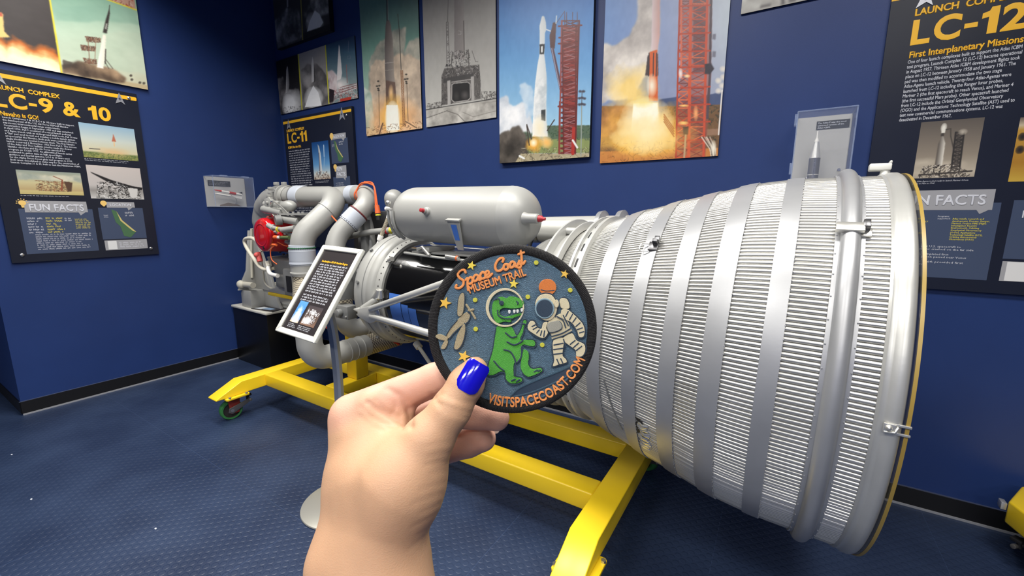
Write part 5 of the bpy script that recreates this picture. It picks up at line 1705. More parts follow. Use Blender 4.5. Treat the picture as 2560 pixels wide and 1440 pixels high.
# long exhaust duct behind the bell
ex_ = tube_w('exhaust_duct', [(-2.3, 2.45, 1.475), (-1.4, 2.45, 1.4935), (-0.6, 2.45, 1.51)], 0.084, mat('duct_silver', (206, 206, 200), rough=0.34, metal=0.35), seg=40)
for xx, rr_ in ((-0.98, 0.112), (-0.86, 0.115)):
    collar_w('duct_flange', (xx, 2.45, 1.501), (1, 0, 0.02), [(0, 0.083), (0.002, rr_), (0.03, rr_ + 0.004), (0.038, rr_ - 0.01), (0.05, 0.083)], MATS['band_silver'], ex_)
cl = collar_w('hose_clamp', (-1.385, 2.45, 1.494), (1, 0, 0.02), [(0, 0.084), (0.001, 0.0865), (0.011, 0.0865), (0.012, 0.084)], M_STEEL, ex_)
placed('clamp_screw', MB().box(-1.39, -1.365, 2.37, 2.39, 1.535, 1.565), M_STEEL, cl, ENI, 0.002)
tube_w('clamp_strap', [(-1.385, 2.36, 1.48), (-1.40, 2.35, 1.42), (-1.41, 2.33, 1.36)], 0.012, M_DK, cl)
# thin pipe with coloured bands
tp = tube_w('thin_pipe', [(-3.05, 2.2, 1.41), (-2.78, 2.2, 1.453), (-2.5, 2.2, 1.474), (-2.39, 2.18, 1.455), (-2.3, 2.16, 1.39)], 0.024, M_GREY, sm=8)
tube_w('red_band', [(-2.585, 2.2, 1.469), (-2.565, 2.2, 1.471)], 0.0255, mat('band_red', (196, 50, 60), rough=0.5), tp)
tube_w('yellow_band', [(-2.535, 2.2, 1.473), (-2.505, 2.2, 1.475)], 0.0255, M_TAPEY, tp)
# braided hose with white ends
hs = braid_w('flexible_hose', [(-2.262, 1.945, 1.572), (-2.298, 1.905, 1.445)], 0.0125, eng, 30, 12, seg=20)
tube_w('hose_fitting', [(-2.285, 1.95, 1.63), (-2.258, 1.95, 1.625), (-2.252, 1.948, 1.60), (-2.262, 1.945, 1.568)], 0.0145, mat('fitting_white', (236, 234, 230), rough=0.3), hs, sm=5, seg=14)
tube_w('hose_fitting', [(-2.296, 1.906, 1.455), (-2.302, 1.9, 1.43), (-2.304, 1.9, 1.425)], 0.0185, MATS['fitting_white'], hs, seg=14)
tube_w('hose_fitting', [(-2.303, 1.9, 1.43), (-2.318, 1.89, 1.39), (-2.325, 1.87, 1.35)], 0.0105, MATS['fitting_white'], hs, seg=12)
# orange cable tied over the second duct
oc = tube_w('orange_cable', [(-2.90, 2.215, 1.70), (-2.93, 2.21, 1.755), (-2.90, 2.225, 1.822), (-2.84, 2.225, 1.834), (-2.76, 2.215, 1.822), (-2.70, 2.2, 1.80), (-2.672, 2.19, 1.73), (-2.655, 2.185, 1.64)], 0.0062, M_ORG, sm=6, seg=10)
tube_w('orange_cable', [(-2.955, 2.3, 1.68), (-2.945, 2.215, 1.71), (-2.935, 2.2, 1.76), (-2.93, 2.26, 1.824), (-2.92, 2.32, 1.84)], 0.005, M_ORG, oc, sm=6, seg=8)
tube_w('orange_cable', [(-2.85, 2.23, 1.842), (-2.74, 2.215, 1.83), (-2.69, 2.195, 1.77), (-2.67, 2.18, 1.66)], 0.0055, M_ORG, oc, sm=6, seg=8)
tube_w('orange_plug', [(-2.655, 2.18, 1.66), (-2.648, 2.18, 1.60)], [0.017, 0.021], M_ORG, oc, seg=14)
tube_w('cable_socket', [(-2.648, 2.18, 1.60), (-2.644, 2.18, 1.55)], 0.018, M_DK, oc, seg=14)
tube_w('socket_band', [(-2.6475, 2.18, 1.593), (-2.6465, 2.18, 1.582)], 0.0195, M_TAPEY, oc, seg=14)
# struts meeting at a gusset in front of the collar
gu = placed('gusset', MB().prism([(-2.16, 0.985), (-2.16, 1.03), (-2.09, 1.05), (-2.03, 1.065), (-2.0, 1.02), (-2.0, 0.975), (-2.05, 0.955)], 1.585, 1.625, axis='y').tube([(-2.24, 1.62, 1.012), (-2.15, 1.605, 1.02)], [0.004, 0.022], 12).tube([(-2.21, 1.62, 0.985), (-2.13, 1.605, 0.98)], [0.006, 0.016], 12), MATS['flange_silver'], eng, ENI, 0.004)
M_STRUT = mat('strut_silver', (214, 214, 210), rough=0.3, metal=0.5)
tube_w('strut', [(-2.05, 1.6, 1.042), (-1.452, 1.56, 1.249), (-1.15, 1.60, 1.36), (-0.98, 1.63, 1.42)], 0.0195, M_STRUT, seg=20)
tube_w('strut', [(-2.05, 1.6, 0.999), (-1.541, 1.56, 0.982), (-1.2, 1.56, 0.97), (-0.99, 1.6, 0.962)], 0.0195, M_STRUT, seg=20)
tube_w('strut', [(-2.14, 1.61, 1.03), (-2.06, 1.66, 1.092)], 0.02, M_GREY, seg=16)
bs_ = tube_w('collar_boss', [(-2.09, 1.67, 1.09), (-2.05, 1.665, 1.115), (-2.04, 1.66, 1.15)], [0.03, 0.032, 0.018], M_BRIGHT, seg=20)
tube_w('drain_rod', [(-1.994, 1.9, 0.76), (-1.832, 1.86, 0.66), (-1.65, 1.82, 0.55), (-1.5, 1.78, 0.46)], 0.012, M_CREAM, seg=12)
tube_w('rod_end', [(-2.0, 1.9, 0.765), (-1.965, 1.895, 0.74)], 0.024, M_CREAM, seg=12)
# dark fittings seen between the two ducts
for (x, y, z, r, l) in ((-3.04, 2.12, 1.44, 0.05, 0.16), (-3.0, 2.05, 1.28, 0.06, 0.12), (-3.02, 2.05, 1.12, 0.05, 0.2), (-2.98, 2.1, 0.95, 0.055, 0.14)):
    mb = MB()
    mb.tube(wlp([(x - l / 2, y, z), (x + l / 2, y + 0.03, z + 0.01)]), r, 16)
    mb.tube(wlp([(x, y, z), (x, y - 0.07, z + 0.02)]), r * 0.45, 12)
    obj('pipe_fitting', mb, M_GREYD, eng)
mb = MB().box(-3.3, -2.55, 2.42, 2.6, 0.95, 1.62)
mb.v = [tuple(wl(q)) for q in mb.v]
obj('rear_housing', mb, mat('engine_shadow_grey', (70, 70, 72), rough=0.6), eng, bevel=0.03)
tube_w('curved_pipe', [(-3.2, 2.36, 1.66), (-3.05, 2.34, 1.66), (-2.95, 2.3, 1.6), (-2.88, 2.28, 1.48), (-2.84, 2.26, 1.3)], 0.034, M_GREY, sm=6)
for k, pts in enumerate(([(-3.1, 1.98, 1.30), (-3.0, 1.96, 1.275), (-2.93, 1.98, 1.285)], [(-3.09, 1.98, 1.24), (-2.98, 1.95, 1.25), (-2.91, 1.99, 1.24)], [(-3.08, 2.06, 1.6), (-2.98, 2.06, 1.53), (-2.93, 2.1, 1.46)])):
    tube_w('orange_wire', pts, 0.0055, M_ORG, oc, sm=6, seg=8)
# seams and small brackets on the collar
nlathe('collar_seam', [(-2.44, 0.3700), (-2.438, 0.3715), (-2.434, 0.3700)], M_GREYD, co, dz=DZ)
for d_ in (-52, -20, 14, 48, 80):
    a = math.radians(d_)
    c_, s_ = math.cos(a), math.sin(a)
    obj('collar_lug', MB().tube([(-2.475, -0.366 * c_, 0.366 * s_ + DZ), (-2.475, -0.384 * c_, 0.384 * s_ + DZ)], 0.010, 8).tube([(-2.495, -0.36 * c_, 0.36 * s_ + DZ), (-2.485, -0.378 * c_, 0.378 * s_ + DZ)], 0.006, 6), M_GREYD, co)
# ---------------------------------------------------------------- turbopump overhanging the plinth
tp_ = thing('turbopump', 'grey pump with round red cover and hoses, propped over the black plinth', 'pump', loc=(-4.3, 2.2, 0.62))
TO = Vector((4.3, -2.2, -0.62))


def pw(pts):
    return [Vector(q) + TO for q in pts]


def ptube(name, pts, r, m, parent=tp_, seg=18, sm=None):
    if sm:
        pts = smooth_path(pts, sm)
    return obj(name, MB().tube(pw(pts), r, seg), m, parent)


def pmb(name, mb, m, parent=tp_, bevel=0.0):
    mb.v = [tuple(Vector(q) + TO) for q in mb.v]
    return obj(name, mb, m, parent, bevel=bevel)


YM = Matrix.Translation((-3.94, 1.95, 1.41)) @ Matrix.Rotation(PI / 2, 4, 'Z')
rc = pmb('red_cover', MB().lathe([(0, 0.001), (0.0, 0.118), (0.006, 0.136), (0.02, 0.147), (0.05, 0.15), (0.13, 0.158), (0.22, 0.166), (0.23, 0.166)], 56, YM), M_REDP)
pmb('raised_rim', MB().lathe([(-0.001, 0.09), (-0.003, 0.094), (-0.003, 0.1), (0.0, 0.104)], 48, YM, cap=False), M_REDP, rc)
pmb('cover_hole', MB().tube([(-3.915, 1.953, 1.298), (-3.915, 1.9475, 1.298)], 0.012, 14), M_DK, rc)
pmb('red_cap', MB().ball((-3.80, 2.02, 1.585), 0.034, 18, 10, (1, 1, 0.8)).tube([(-3.80, 2.02, 1.585), (-3.80, 2.04, 1.53)], 0.022, 14), M_REDP, rc)
pmb('red_cap', MB().ball((-4.02, 2.08, 1.55), 0.03, 14, 8), mat('cap_redorange', (196, 66, 50), rough=0.5), rc)
pmb('red_lug', MB().tube([(-4.13, 2.0, 1.24), (-4.10, 2.0, 1.16)], 0.025, 10).ball((-4.12, 1.985, 1.22), 0.025, 10, 6), mat('lug_coral', (214, 90, 84), rough=0.6), rc)
# volute housing and manifold body
ho = pmb('volute_housing', MB().lathe([(0.22, 0.175), (0.25, 0.19), (0.33, 0.2), (0.42, 0.18), (0.45, 0.13)], 48, YM), M_GREY)
mb = MB()
for k in range(18):
    a = k * 2 * PI / 18
    mb.bolt((-3.97 + 0.178 * math.cos(a), 2.172, 1.392 + 0.178 * math.sin(a)), (0, -1, 0), 0.010, 0.014)
pmb('housing_bolts', mb, M_GREYD, ho)
pmb('inlet_horn', MB().tube(smooth_path([(-4.60, 2.36, 1.34), (-4.62, 2.35, 1.5), (-4.53, 2.34, 1.64), (-4.36, 2.32, 1.72), (-4.2, 2.3, 1.74)], 8), [0.12] * 8 + [0.125] * 8 + [0.13] * 8 + [0.125] * 9, 28), M_GREY)
fl = pmb('pump_flange', MB().box(-4.33, -4.02, 2.22, 2.4, 1.80, 1.83).box(-4.3, -4.22, 2.24, 2.36, 1.62, 1.81).box(-4.12, -3.97, 2.13, 2.33, 1.64, 1.80), M_GREY, bevel=0.01)
mb = MB()
for x in (-4.3, -4.24, -4.17, -4.1, -4.05):
    mb.bolt((x, 2.25, 1.83), (0, 0, 1), 0.014, 0.012)
    mb.bolt((x, 2.37, 1.83), (0, 0, 1), 0.014, 0.012)
for z in (1.67, 1.72, 1.77):
    mb.bolt((-4.06, 2.13, z), (0, -1, 0), 0.013, 0.014)
pmb('flange_bolts', mb, M_BRIGHT, fl)
pmb('flange_port', MB().box(-4.28, -4.24, 2.235, 2.242, 1.72, 1.76), M_DK, fl)
mb = MB()
for i in range(7):                                # clamp lugs at the duct joint
    a = -1.2 + i * 0.6
    mb.box(-4.02, -3.965, 2.2 - 0.12 * math.cos(a) - 0.014, 2.2 - 0.12 * math.cos(a) + 0.014, 1.752 + 0.12 * math.sin(a) - 0.014, 1.752 + 0.12 * math.sin(a) + 0.014)
pmb('clamp_lug', mb, M_GREY, fl, bevel=0.004)
mb = MB()
mb.tube([(-3.98, 2.02, 1.635), (-3.64, 2.0, 1.60)], 0.034, 20).tube([(-3.95, 2.05, 1.675), (-3.75, 2.05, 1.665)], 0.04, 18)
mb.tube([(-3.72, 2.06, 1.60), (-3.72, 2.06, 1.70)], [0.045, 0.03], 16).ball((-3.64, 2.06, 1.66), 0.07, 20, 12, (1.1, 0.8, 0.7))
mb.tube([(-3.66, 2.0, 1.555), (-3.40, 2.0, 1.53)], 0.034, 22).box(-3.68, -3.32, 1.97, 2.05, 1.585, 1.6)
mb.tube([(-3.92, 2.06, 1.70), (-3.92, 2.06, 1.74)], 0.02, 10).ball((-4.0, 2.05, 1.68), 0.03, 12, 8).ball((-3.86, 2.03, 1.70), 0.025, 12, 8)
va = pmb('valve_manifold', mb, M_GREY)
pmb('manifold_cap', MB().tube([(-3.62, 1.97, 1.545), (-3.635, 1.925, 1.54)], 0.042, 24), M_GREYD, va)
pmb('drain_leg', MB().tube([(-3.5, 1.98, 1.44), (-3.49, 1.98, 1.30)], 0.03, 14), M_GREYD, va)
mb = MB().tube([(-3.76, 1.93, 1.50), (-3.70, 1.93, 1.478), (-3.5, 1.95, 1.462)], 0.017, 14).tube([(-3.76, 1.93, 1.498), (-3.68, 1.93, 1.472)], 0.022, 10).tube([(-3.56, 1.94, 1.46), (-3.40, 1.96, 1.478)], 0.026, 14)
pmb('side_line', mb, M_GREY, va)
pmb('line_band', MB().tube([(-3.62, 1.935, 1.466), (-3.605, 1.935, 1.465)], 0.0235, 12), M_TAPEY, va)
pmb('line_plug', MB().tube([(-3.58, 1.92, 1.43), (-3.55, 1.92, 1.432)], 0.018, 12), M_REDP, va)
cn = pmb('cable_connector', MB().tube([(-3.66, 1.92, 1.40), (-3.6, 1.92, 1.40)], 0.016, 12), M_ORG, va)
pmb('connector_end', MB().tube([(-3.6, 1.92, 1.40), (-3.56, 1.92, 1.401)], 0.014, 12), mat('fitting_white', (236, 234, 230)), cn)
pmb('connector_body', MB().tube([(-3.56, 1.92, 1.401), (-3.45, 1.93, 1.403)], 0.015, 12), mat('connector_olive', (84, 98, 60), rough=0.5), cn)
ptube('orange_wire', [(-3.66, 1.92, 1.335), (-3.72, 1.91, 1.29), (-3.72, 1.91, 1.21), (-3.66, 1.92, 1.17)], 0.004, M_ORG, va, 8, 6)
ptube('orange_tie', [(-3.70, 1.92, 1.335), (-3.64, 1.92, 1.335)], 0.011, M_ORG, va, 10)
ptube('orange_wire', [(-3.64, 1.93, 1.36), (-3.52, 1.94, 1.33), (-3.42, 1.95, 1.36)], 0.0038, M_ORG, va, 8, 6)
# small lines, unions and brackets crowding the pump
for x, z, l in ((-3.90, 1.50, 0.10), (-3.78, 1.44, 0.14), (-3.62, 1.36, 0.12), (-3.50, 1.33, 0.12), (-3.58, 1.23, 0.15), (-3.44, 1.22, 0.10)):
    u_ = pmb('pipe_union', MB().tube([(x, 1.99, z), (x + l, 2.0, z - 0.01)], 0.013, 12).tube([(x + l * .35, 1.99, z - .003), (x + l * .6, 1.993, z - .006)], 0.021, 6).tube([(x + l * .8, 1.998, z - .008), (x + l * .8, 2.07, z - .03)], 0.011, 10), M_GREY if x < -3.6 else M_GREYD, va)
ptube('signal_line', [(-3.83, 2.0, 1.66), (-3.74, 1.97, 1.70), (-3.62, 1.97, 1.66), (-3.52, 2.0, 1.56), (-3.48, 2.0, 1.42), (-3.50, 2.01, 1.2)], 0.006, M_BRIGHT, va, 8, 6)
ptube('signal_line', [(-4.05, 2.06, 1.60), (-3.98, 2.03, 1.66), (-3.86, 2.0, 1.64), (-3.74, 1.98, 1.57)], 0.006, M_CREAM, va, 8, 6)
for x in (-3.66, -3.58, -3.5, -3.42, -3.36):
    pmb('cover_bolt', MB().bolt((x, 2.01, 1.60), (0, 0, 1), 0.011, 0.014), M_BRIGHT, va)
pmb('bracket', MB().prism([(-3.92, 1.60), (-3.84, 1.62), (-3.80, 1.70), (-3.85, 1.74), (-3.93, 1.72)], 2.0, 2.012, axis='y').tube([(-3.87, 2.0, 1.69), (-3.87, 1.985, 1.69)], 0.014, 6), M_GREY, va, bevel=0.003)
# dark gearbox below
gb = pmb('gearbox', MB().prism([(-4.12, 1.2), (-3.42, 1.16), (-3.42, 0.98), (-3.66, 0.93), (-3.9, 0.98), (-4.0, 1.06)], 2.06, 2.34, axis='y').box(-3.74, -3.52, 2.0, 2.08, 0.88, 1.12).box(-3.95, -3.8, 2.04, 2.2, 0.93, 1.05), M_GREYD, bevel=0.015)
pmb('gearbox_recess', MB().box(-3.68, -3.6, 1.995, 2.002, 0.92, 1.06), M_DK, gb)
pmb('drain_pan', MB().tube([(-3.97, 2.1, 0.94), (-3.97, 2.1, 0.965)], 0.05, 16).tube([(-3.82, 2.1, 0.93), (-3.8, 2.1, 0.97)], 0.045, 16), M_CREAM, gb)
ptube('white_elbow', [(-3.995, 2.02, 1.135), (-3.97, 2.0, 1.10), (-3.92, 1.99, 1.06), (-3.80, 1.99, 1.052)], 0.018, mat('fitting_white', (236, 234, 230)), gb, 14, 6)
ptube('elbow_nut', [(-4.01, 2.02, 1.16), (-3.985, 2.015, 1.12)], 0.027, M_CREAM, gb, 6)
# cream hose loop
ptube('hose_loop', [(-4.10, 2.03, 1.255), (-4.15, 2.02, 1.33), (-4.22, 2.01, 1.368), (-4.32, 2.0, 1.362), (-4.355, 2.0, 1.33), (-4.32, 2.0, 1.27), (-4.22, 2.0, 1.185), (-4.12, 2.0, 1.11), (-4.05, 2.02, 1.085), (-3.97, 2.06, 1.10)], 0.0165, M_CREAM, tp_, 14, 8)
ptube('thin_line', [(-4.28, 2.1, 1.24), (-4.27, 2.1, 1.05), (-4.3, 2.12, 0.93), (-4.22, 2.13, 0.88), (-4.10, 2.14, 0.88), (-3.98, 2.14, 0.95)], 0.009, M_CREAM, tp_, 10, 8)
# upright plate with foot, standing on the plinth
up = pmb('upright_plate', MB().prism([(-4.80, 1.44), (-4.72, 1.45), (-4.70, 1.30), (-4.62, 1.14), (-4.55, 0.93), (-4.52, 0.80), (-4.84, 0.80)], 2.27, 2.31, axis='y').prism([(2.1, 0.80), (2.31, 0.80), (2.31, 1.42), (2.26, 1.42), (2.2, 1.0)], -4.84, -4.81, axis='x'), M_GREY, bevel=0.004)
pmb('plate_edge', MB().tube([(-4.745, 2.26, 1.44), (-4.78, 2.25, 1.2), (-4.80, 2.24, 0.92)], 0.012, 10), M_CREAM, up)
pmb('foot_block', MB().prism([(-4.86, 0.62), (-4.66, 0.62), (-4.66, 0.80), (-4.84, 0.80), (-4.86, 0.77)], 2.14, 2.34, axis='y'), M_GREY, up, bevel=0.006)
pmb('web_plate', MB().prism([(-4.66, 0.62), (-4.36, 0.622), (-4.42, 0.70), (-4.52, 1.0), (-4.60, 1.02), (-4.66, 0.95)], 2.28, 2.31, axis='y').box(-4.66, -4.25, 2.33, 2.42, 0.621, 0.64).box(-4.66, -4.3, 2.34, 2.37, 0.64, 0.67), M_GREY, up, bevel=0.003)
pmb('clevis', MB().ball((-4.82, 2.13, 0.86), 0.05, 14, 8, (1, 0.7, 0.9)).tube([(-4.82, 2.15, 0.86), (-4.62, 2.16, 0.865)], 0.03, 12), M_CREAM, up)
# yellow edged foot flange
yf = pmb('foot_flange', MB().prism([(-4.22, 0.845), (-3.6, 0.845), (-3.62, 0.875), (-3.7, 0.9), (-3.72, 0.96), (-4.06, 0.95), (-4.08, 0.9), (-4.21, 0.875)], 2.1, 2.34, axis='y'), M_GREY, bevel=0.01)
pmb('yellow_edge', MB().prism([(-4.215, 0.815), (-3.6, 0.815), (-3.6, 0.846), (-4.215, 0.846)], 2.095, 2.345, axis='y'), mat('cart_yellow', (236, 200, 34), rough=0.33), yf, bevel=0.006)
pmb('foot_post', MB().box(-4.2, -4.14, 2.34, 2.42, 0.62, 0.82).box(-3.98, -3.72, 2.18, 2.32, 0.60, 0.82), M_CREAM, yf, bevel=0.004)

# ---------------------------------------------------------------- black plinth with white board and label card
pl = thing('plinth', 'black box plinth with pale top board beside the left wall', 'plinth', loc=(-5.03, 2.12, 0))
RM = Matrix.Rotation(0, 4, 'Z')
obj('box', MB().box(0.0, 0.70, 0.0, 0.5, 0, 0.595), mat('plinth_black', (13, 13, 14), rough=0.35, var=0.1, vscale=4), pl, bevel=0.003)
obj('top_board', MB().box(-0.012, 0.715, -0.012, 0.512, 0.595, 0.619), mat('board_pale', (206, 204, 194), rough=0.45), pl, bevel=0.006)
lc = thing('label_card', 'dark label card lying on the pale top of the black plinth', 'label card', loc=(-4.64, 2.125, 0.6195))
lc.rotation_euler = (0, 0, math.radians(8))
obj('card', MB().box(0, 0.33, 0, 0.16, 0, 0.006), mat('sheet_dark', (46, 42, 44)), lc, bevel=0.001)
quad('printed_picture', mat('card_pale', (206, 214, 220), rough=0.5), lc, [(0.02, 0.02), (0.13, 0.02), (0.13, 0.10), (0.05, 0.11)], 0.0068)
quad('printed_picture', mat('card_blue', (150, 180, 214), rough=0.5), lc, [(0.135, 0.03), (0.26, 0.03), (0.26, 0.09), (0.135, 0.1)], 0.0068)
word_bars('label_text', M_GREYB, lc, 0.14, 0.135, 0.17, 0.014, 3, 0.0068)

# ---------------------------------------------------------------- yellow carts
M_CART = mat('cart_yellow', (236, 200, 34), rough=0.33)
M_CARTP = mat('caster_red', (130, 40, 30), rough=0.45)
M_WHEEL = mat('wheel_green', (52, 118, 62), rough=0.45, var=0.15, vscale=30)
M_HUB = mat('wheel_hub', (62, 58, 56), rough=0.5, metal=0.4)
M_FORK = mat('brake_steel', (120, 118, 116), rough=0.35, metal=0.7)


def caster(t, x, y, zt, rot=0.0, r=0.078, wm=None):
    """swivel caster under a bolted plate; zt = underside of the beam"""
    M = Matrix.Translation((x, y, 0)) @ Matrix.Rotation(rot, 4, 'Z')

    def put(name, mb, m, par, bevel=0.0):
        mb.v = [tuple(M @ Vector(q)) for q in mb.v]
        return obj(name, mb, m, par, bevel=bevel)
    cs = put('caster', MB().lathe([(zt - 0.03, 0.03), (zt - 0.012, 0.045), (zt - 0.012, 0.05)], 24, Matrix.Rotation(-PI / 2, 4, 'Y')).prism([(-0.045, zt - 0.025), (0.04, zt - 0.025), (0.028, 0.05), (-0.03, 0.05)], 0.028, 0.034, axis='y').prism([(-0.045, zt - 0.025), (0.04, zt - 0.025), (0.028, 0.05), (-0.03, 0.05)], -0.034, -0.028, axis='y'), M_CARTP, t, 0.001)
    ym = Matrix.Translation((-0.02, 0, r)) @ Matrix.Rotation(PI / 2, 4, 'Z')
    wh = put('wheel', MB().lathe([(-0.024, r - 0.018), (-0.024, r - 0.004), (-0.018, r), (0.018, r), (0.024, r - 0.004), (0.024, r - 0.018)], 40, ym, cap=False), wm or M_WHEEL, cs)
    put('hub', MB().lathe([(-0.022, 0.012), (-0.014, 0.02), (-0.012, r - 0.02), (-0.02, r - 0.017), (0.02, r - 0.017), (0.012, r - 0.02), (0.014, 0.02), (0.022, 0.012)], 32, ym, cap=False), M_HUB, wh)
    put('axle', MB().tube([(-0.02, -0.042, r), (-0.02, 0.042, r)], 0.013, 6), M_STEEL, cs)
    put('brake_arm', MB().prism([(-0.05, r - 0.01), (-0.02, r - 0.028), (0.1, r + 0.03), (0.12, r + 0.05), (0.09, r + 0.058), (-0.04, r + 0.022)], -0.041, -0.036, axis='y').tube([(0.11, -0.05, r + 0.045), (0.11, 0.03, r + 0.05)], 0.011, 8), M_FORK, cs, 0.002)
    put('brake_pedal', MB().box(0.09, 0.13, -0.02, 0.02, r + 0.07, r + 0.085).tube([(0.1, 0, r + 0.04), (0.11, 0, r + 0.08)], 0.009, 8), M_DK, cs, 0.003)
    return cs


ZB, ZC = 0.2, 0.3
CRM = Matrix.Translation((-2.1, 1.98, 0)) @ Matrix.Rotation(math.radians(1.1), 4, 'Z')
ca = thing('yellow_cart', 'yellow steel cart on green casters under the rocket engine', 'cart', M=CRM)
CI = CRM.inverted()


def cbeam(name, mb, par=ca, bevel=0.009):
    return obj(name, mb, M_CART, par, bevel=bevel, seg=3)


def endbeam(xc, y0, y1, wd=0.128):
    """cross beam with sloped noses at both ends"""
    prof = [(y0, ZB), (y1, ZB), (y1, ZB + 0.01), (y1 - 0.19, ZC), (y0 + 0.19, ZC), (y0, ZB + 0.01)]
    return MB().prism(prof, xc - wd / 2, xc + wd / 2, axis='x')


XL_, XR_ = -1.487, 1.483                          # centres of the two cross beams, in the cart's own frame
YF, YR = -0.23, 0.29
cbeam('cross_beam', endbeam(XL_, -0.66, 0.72))
cbeam('cross_beam', endbeam(XR_, -0.73, 0.65))
cbeam('long_rail', MB().box(XL_ + 0.064, XR_ - 0.064, YF - 0.062, YF + 0.062, ZB, ZC))
cbeam('long_rail', MB().box(XL_ + 0.064, XR_ - 0.064, YR - 0.062, YR + 0.062, ZB, ZC))
cbeam('middle_beam', MB().box(-0.80, -0.68, YF + 0.062, YR - 0.062, ZB, ZC))
cbeam('support_post', MB().box(-0.80, -0.68, 0.03, 0.15, ZC, 0.74))
cbeam('support_post', MB().box(0.5, 0.62, -0.03, 0.09, ZB, 0.575))
cbeam('saddle', MB().box(0.42, 0.70, -0.14, 0.2, 0.575, 0.605))
for xc, yy, rt in ((XL_, -0.52, 1.45), (XR_, -0.60, 2.2), (XL_, 0.58, 0.4), (XR_, 0.52, -0.6)):
    pt = cbeam('caster_plate', MB().prism([(xc - 0.085, yy - 0.07), (xc - 0.075, yy - 0.08), (xc + 0.085, yy - 0.08), (xc + 0.095, yy - 0.07), (xc + 0.095, yy + 0.08), (xc + 0.085, yy + 0.09), (xc - 0.075, yy + 0.09), (xc - 0.085, yy + 0.08)], ZB - 0.016, ZB), bevel=0.003)
    mb = MB()
    for dx, dy in ((-0.075, -0.055), (0.085, -0.055), (-0.075, 0.065), (0.085, 0.065)):
        mb.bolt((xc + dx, yy + dy, ZB), (0, 0, 1), 0.011, 0.01)
    obj('plate_bolts', mb, M_STEEL, pt)
    caster(ca, xc, yy, ZB - 0.014, rt)

# neighbouring cart whose corner shows at the right edge
c2 = thing('yellow_cart', 'corner of another yellow cart on a pale caster at the right edge', 'cart', loc=(0.941, 2.727, 0))
obj('deck', MB().prism([(0, 0), (0.1, 0.2), (0.9, 0.2), (0.9, -0.7), (0.22, -0.7)], 0.19, 0.3), M_CART, c2, bevel=0.01, seg=3)
obj('end_clip', MB().box(-0.02, 0.0, 0.0, 0.04, 0.25, 0.285), M_BRIGHT, c2, bevel=0.003)
caster(c2, 0.12, -0.12, 0.19, 2.4, 0.07, mat('wheel_pale', (150, 152, 150), rough=0.5, var=0.2, vscale=30))
# ---------------------------------------------------------------- embroidered patch
HM = Matrix(((0.83559, -0.09549, 0.54099, -0.12002), (0.54935, 0.14359, -0.82316, 0.18304), (0.00093, 0.98502, 0.17244, 1.53972), (0, 0, 0, 1)))
PR = 0.0448                                       # patch radius


def thread(name, col, ang=0.0, pitch=0.00055, strength=0.45, dark=0.45, dist=3.0, dscale=2.0):
    """satin stitch: fine parallel threads with a slight wander"""
    m = bpy.data.materials.new(name)
    m.use_nodes = True
    nt = m.node_tree
    N, L = nt.nodes, nt.links
    b = N['Principled BSDF']
    tc = N.new('ShaderNodeTexCoord')
    mp = N.new('ShaderNodeMapping')
    mp.inputs['Rotation'].default_value = (0, 0, ang)
    L.new(tc.outputs['Object'], mp.inputs['Vector'])
    wv = N.new('ShaderNodeTexWave')
    wv.wave_type = 'BANDS'
    wv.bands_direction = 'X'
    wv.inputs['Scale'].default_value = 0.628 / pitch
    wv.inputs['Distortion'].default_value = dist
    wv.inputs['Detail'].default_value = 2
    wv.inputs['Detail Scale'].default_value = dscale
    L.new(mp.outputs[0], wv.inputs['Vector'])
    mx = N.new('ShaderNodeMix')
    mx.data_type = 'RGBA'
    c = rgba(col)
    mx.inputs['A'].default_value = (c[0] * dark, c[1] * dark, c[2] * dark, 1)
    mx.inputs['B'].default_value = c
    L.new(wv.outputs['Fac'], mx.inputs['Factor'])
    L.new(mx.outputs['Result'], b.inputs['Base Color'])
    bp = N.new('ShaderNodeBump')
    bp.inputs['Strength'].default_value = strength
    bp.inputs['Distance'].default_value = 0.0004
    L.new(wv.outputs['Fac'], bp.inputs['Height'])
    L.new(bp.outputs['Normal'], b.inputs['Normal'])
    b.inputs['Roughness'].default_value = 0.5
    b.inputs['Sheen Weight'].default_value = 0.15
    return m


T_BASE = thread('thread_teal', (106, 142, 168), ang=-1.25, pitch=0.00095, dist=6.5, dscale=1.6, dark=0.22, strength=0.7)
T_NAVY = thread('thread_navy', (44, 66, 88), ang=0.3, dark=0.6)
T_TEAL2 = thread('thread_blue_grey', (62, 92, 112), ang=-0.2, dark=0.5)
T_ORG = thread('thread_orange', (255, 158, 78), ang=0.9, pitch=0.0007, dark=0.72)
T_ORG2 = thread('thread_sun', (244, 138, 62), ang=0.2, pitch=0.0006, dark=0.62)
T_GRN = thread('thread_green', (84, 196, 52), ang=0.9, pitch=0.0009, dark=0.36, strength=0.6)
T_CRM = thread('thread_cream', (240, 226, 188), ang=0.6, pitch=0.0008, dark=0.58)
T_TAN = thread('thread_tan', (184, 168, 130), ang=1.2, pitch=0.0008, dark=0.5)
T_YEL = thread('thread_yellow', (255, 228, 84), ang=0.5, pitch=0.0007, dark=0.8)
T_GOLD = thread('thread_gold', (255, 204, 80), ang=0.5, pitch=0.0007, dark=0.8)
T_LIME = thread('thread_lime', (220, 216, 66), ang=0.5, pitch=0.0005, dark=0.75)
T_PALE = thread('thread_pale', (146, 176, 190), ang=0.3, pitch=0.0005, dark=0.7)
T_WHT = thread('thread_white', (240, 240, 234), ang=0.3, pitch=0.0005, dark=0.8)
T_BLK = mat('thread_black', (20, 18, 20), rough=0.7, var=0.25, vscale=900, bump=0.5, bscale=2500)

patch = thing('embroidered_patch', 'round embroidered patch with dinosaur and astronaut, held between thumb and fingers', 'patch', M=HM)
KP = PR / 675.0


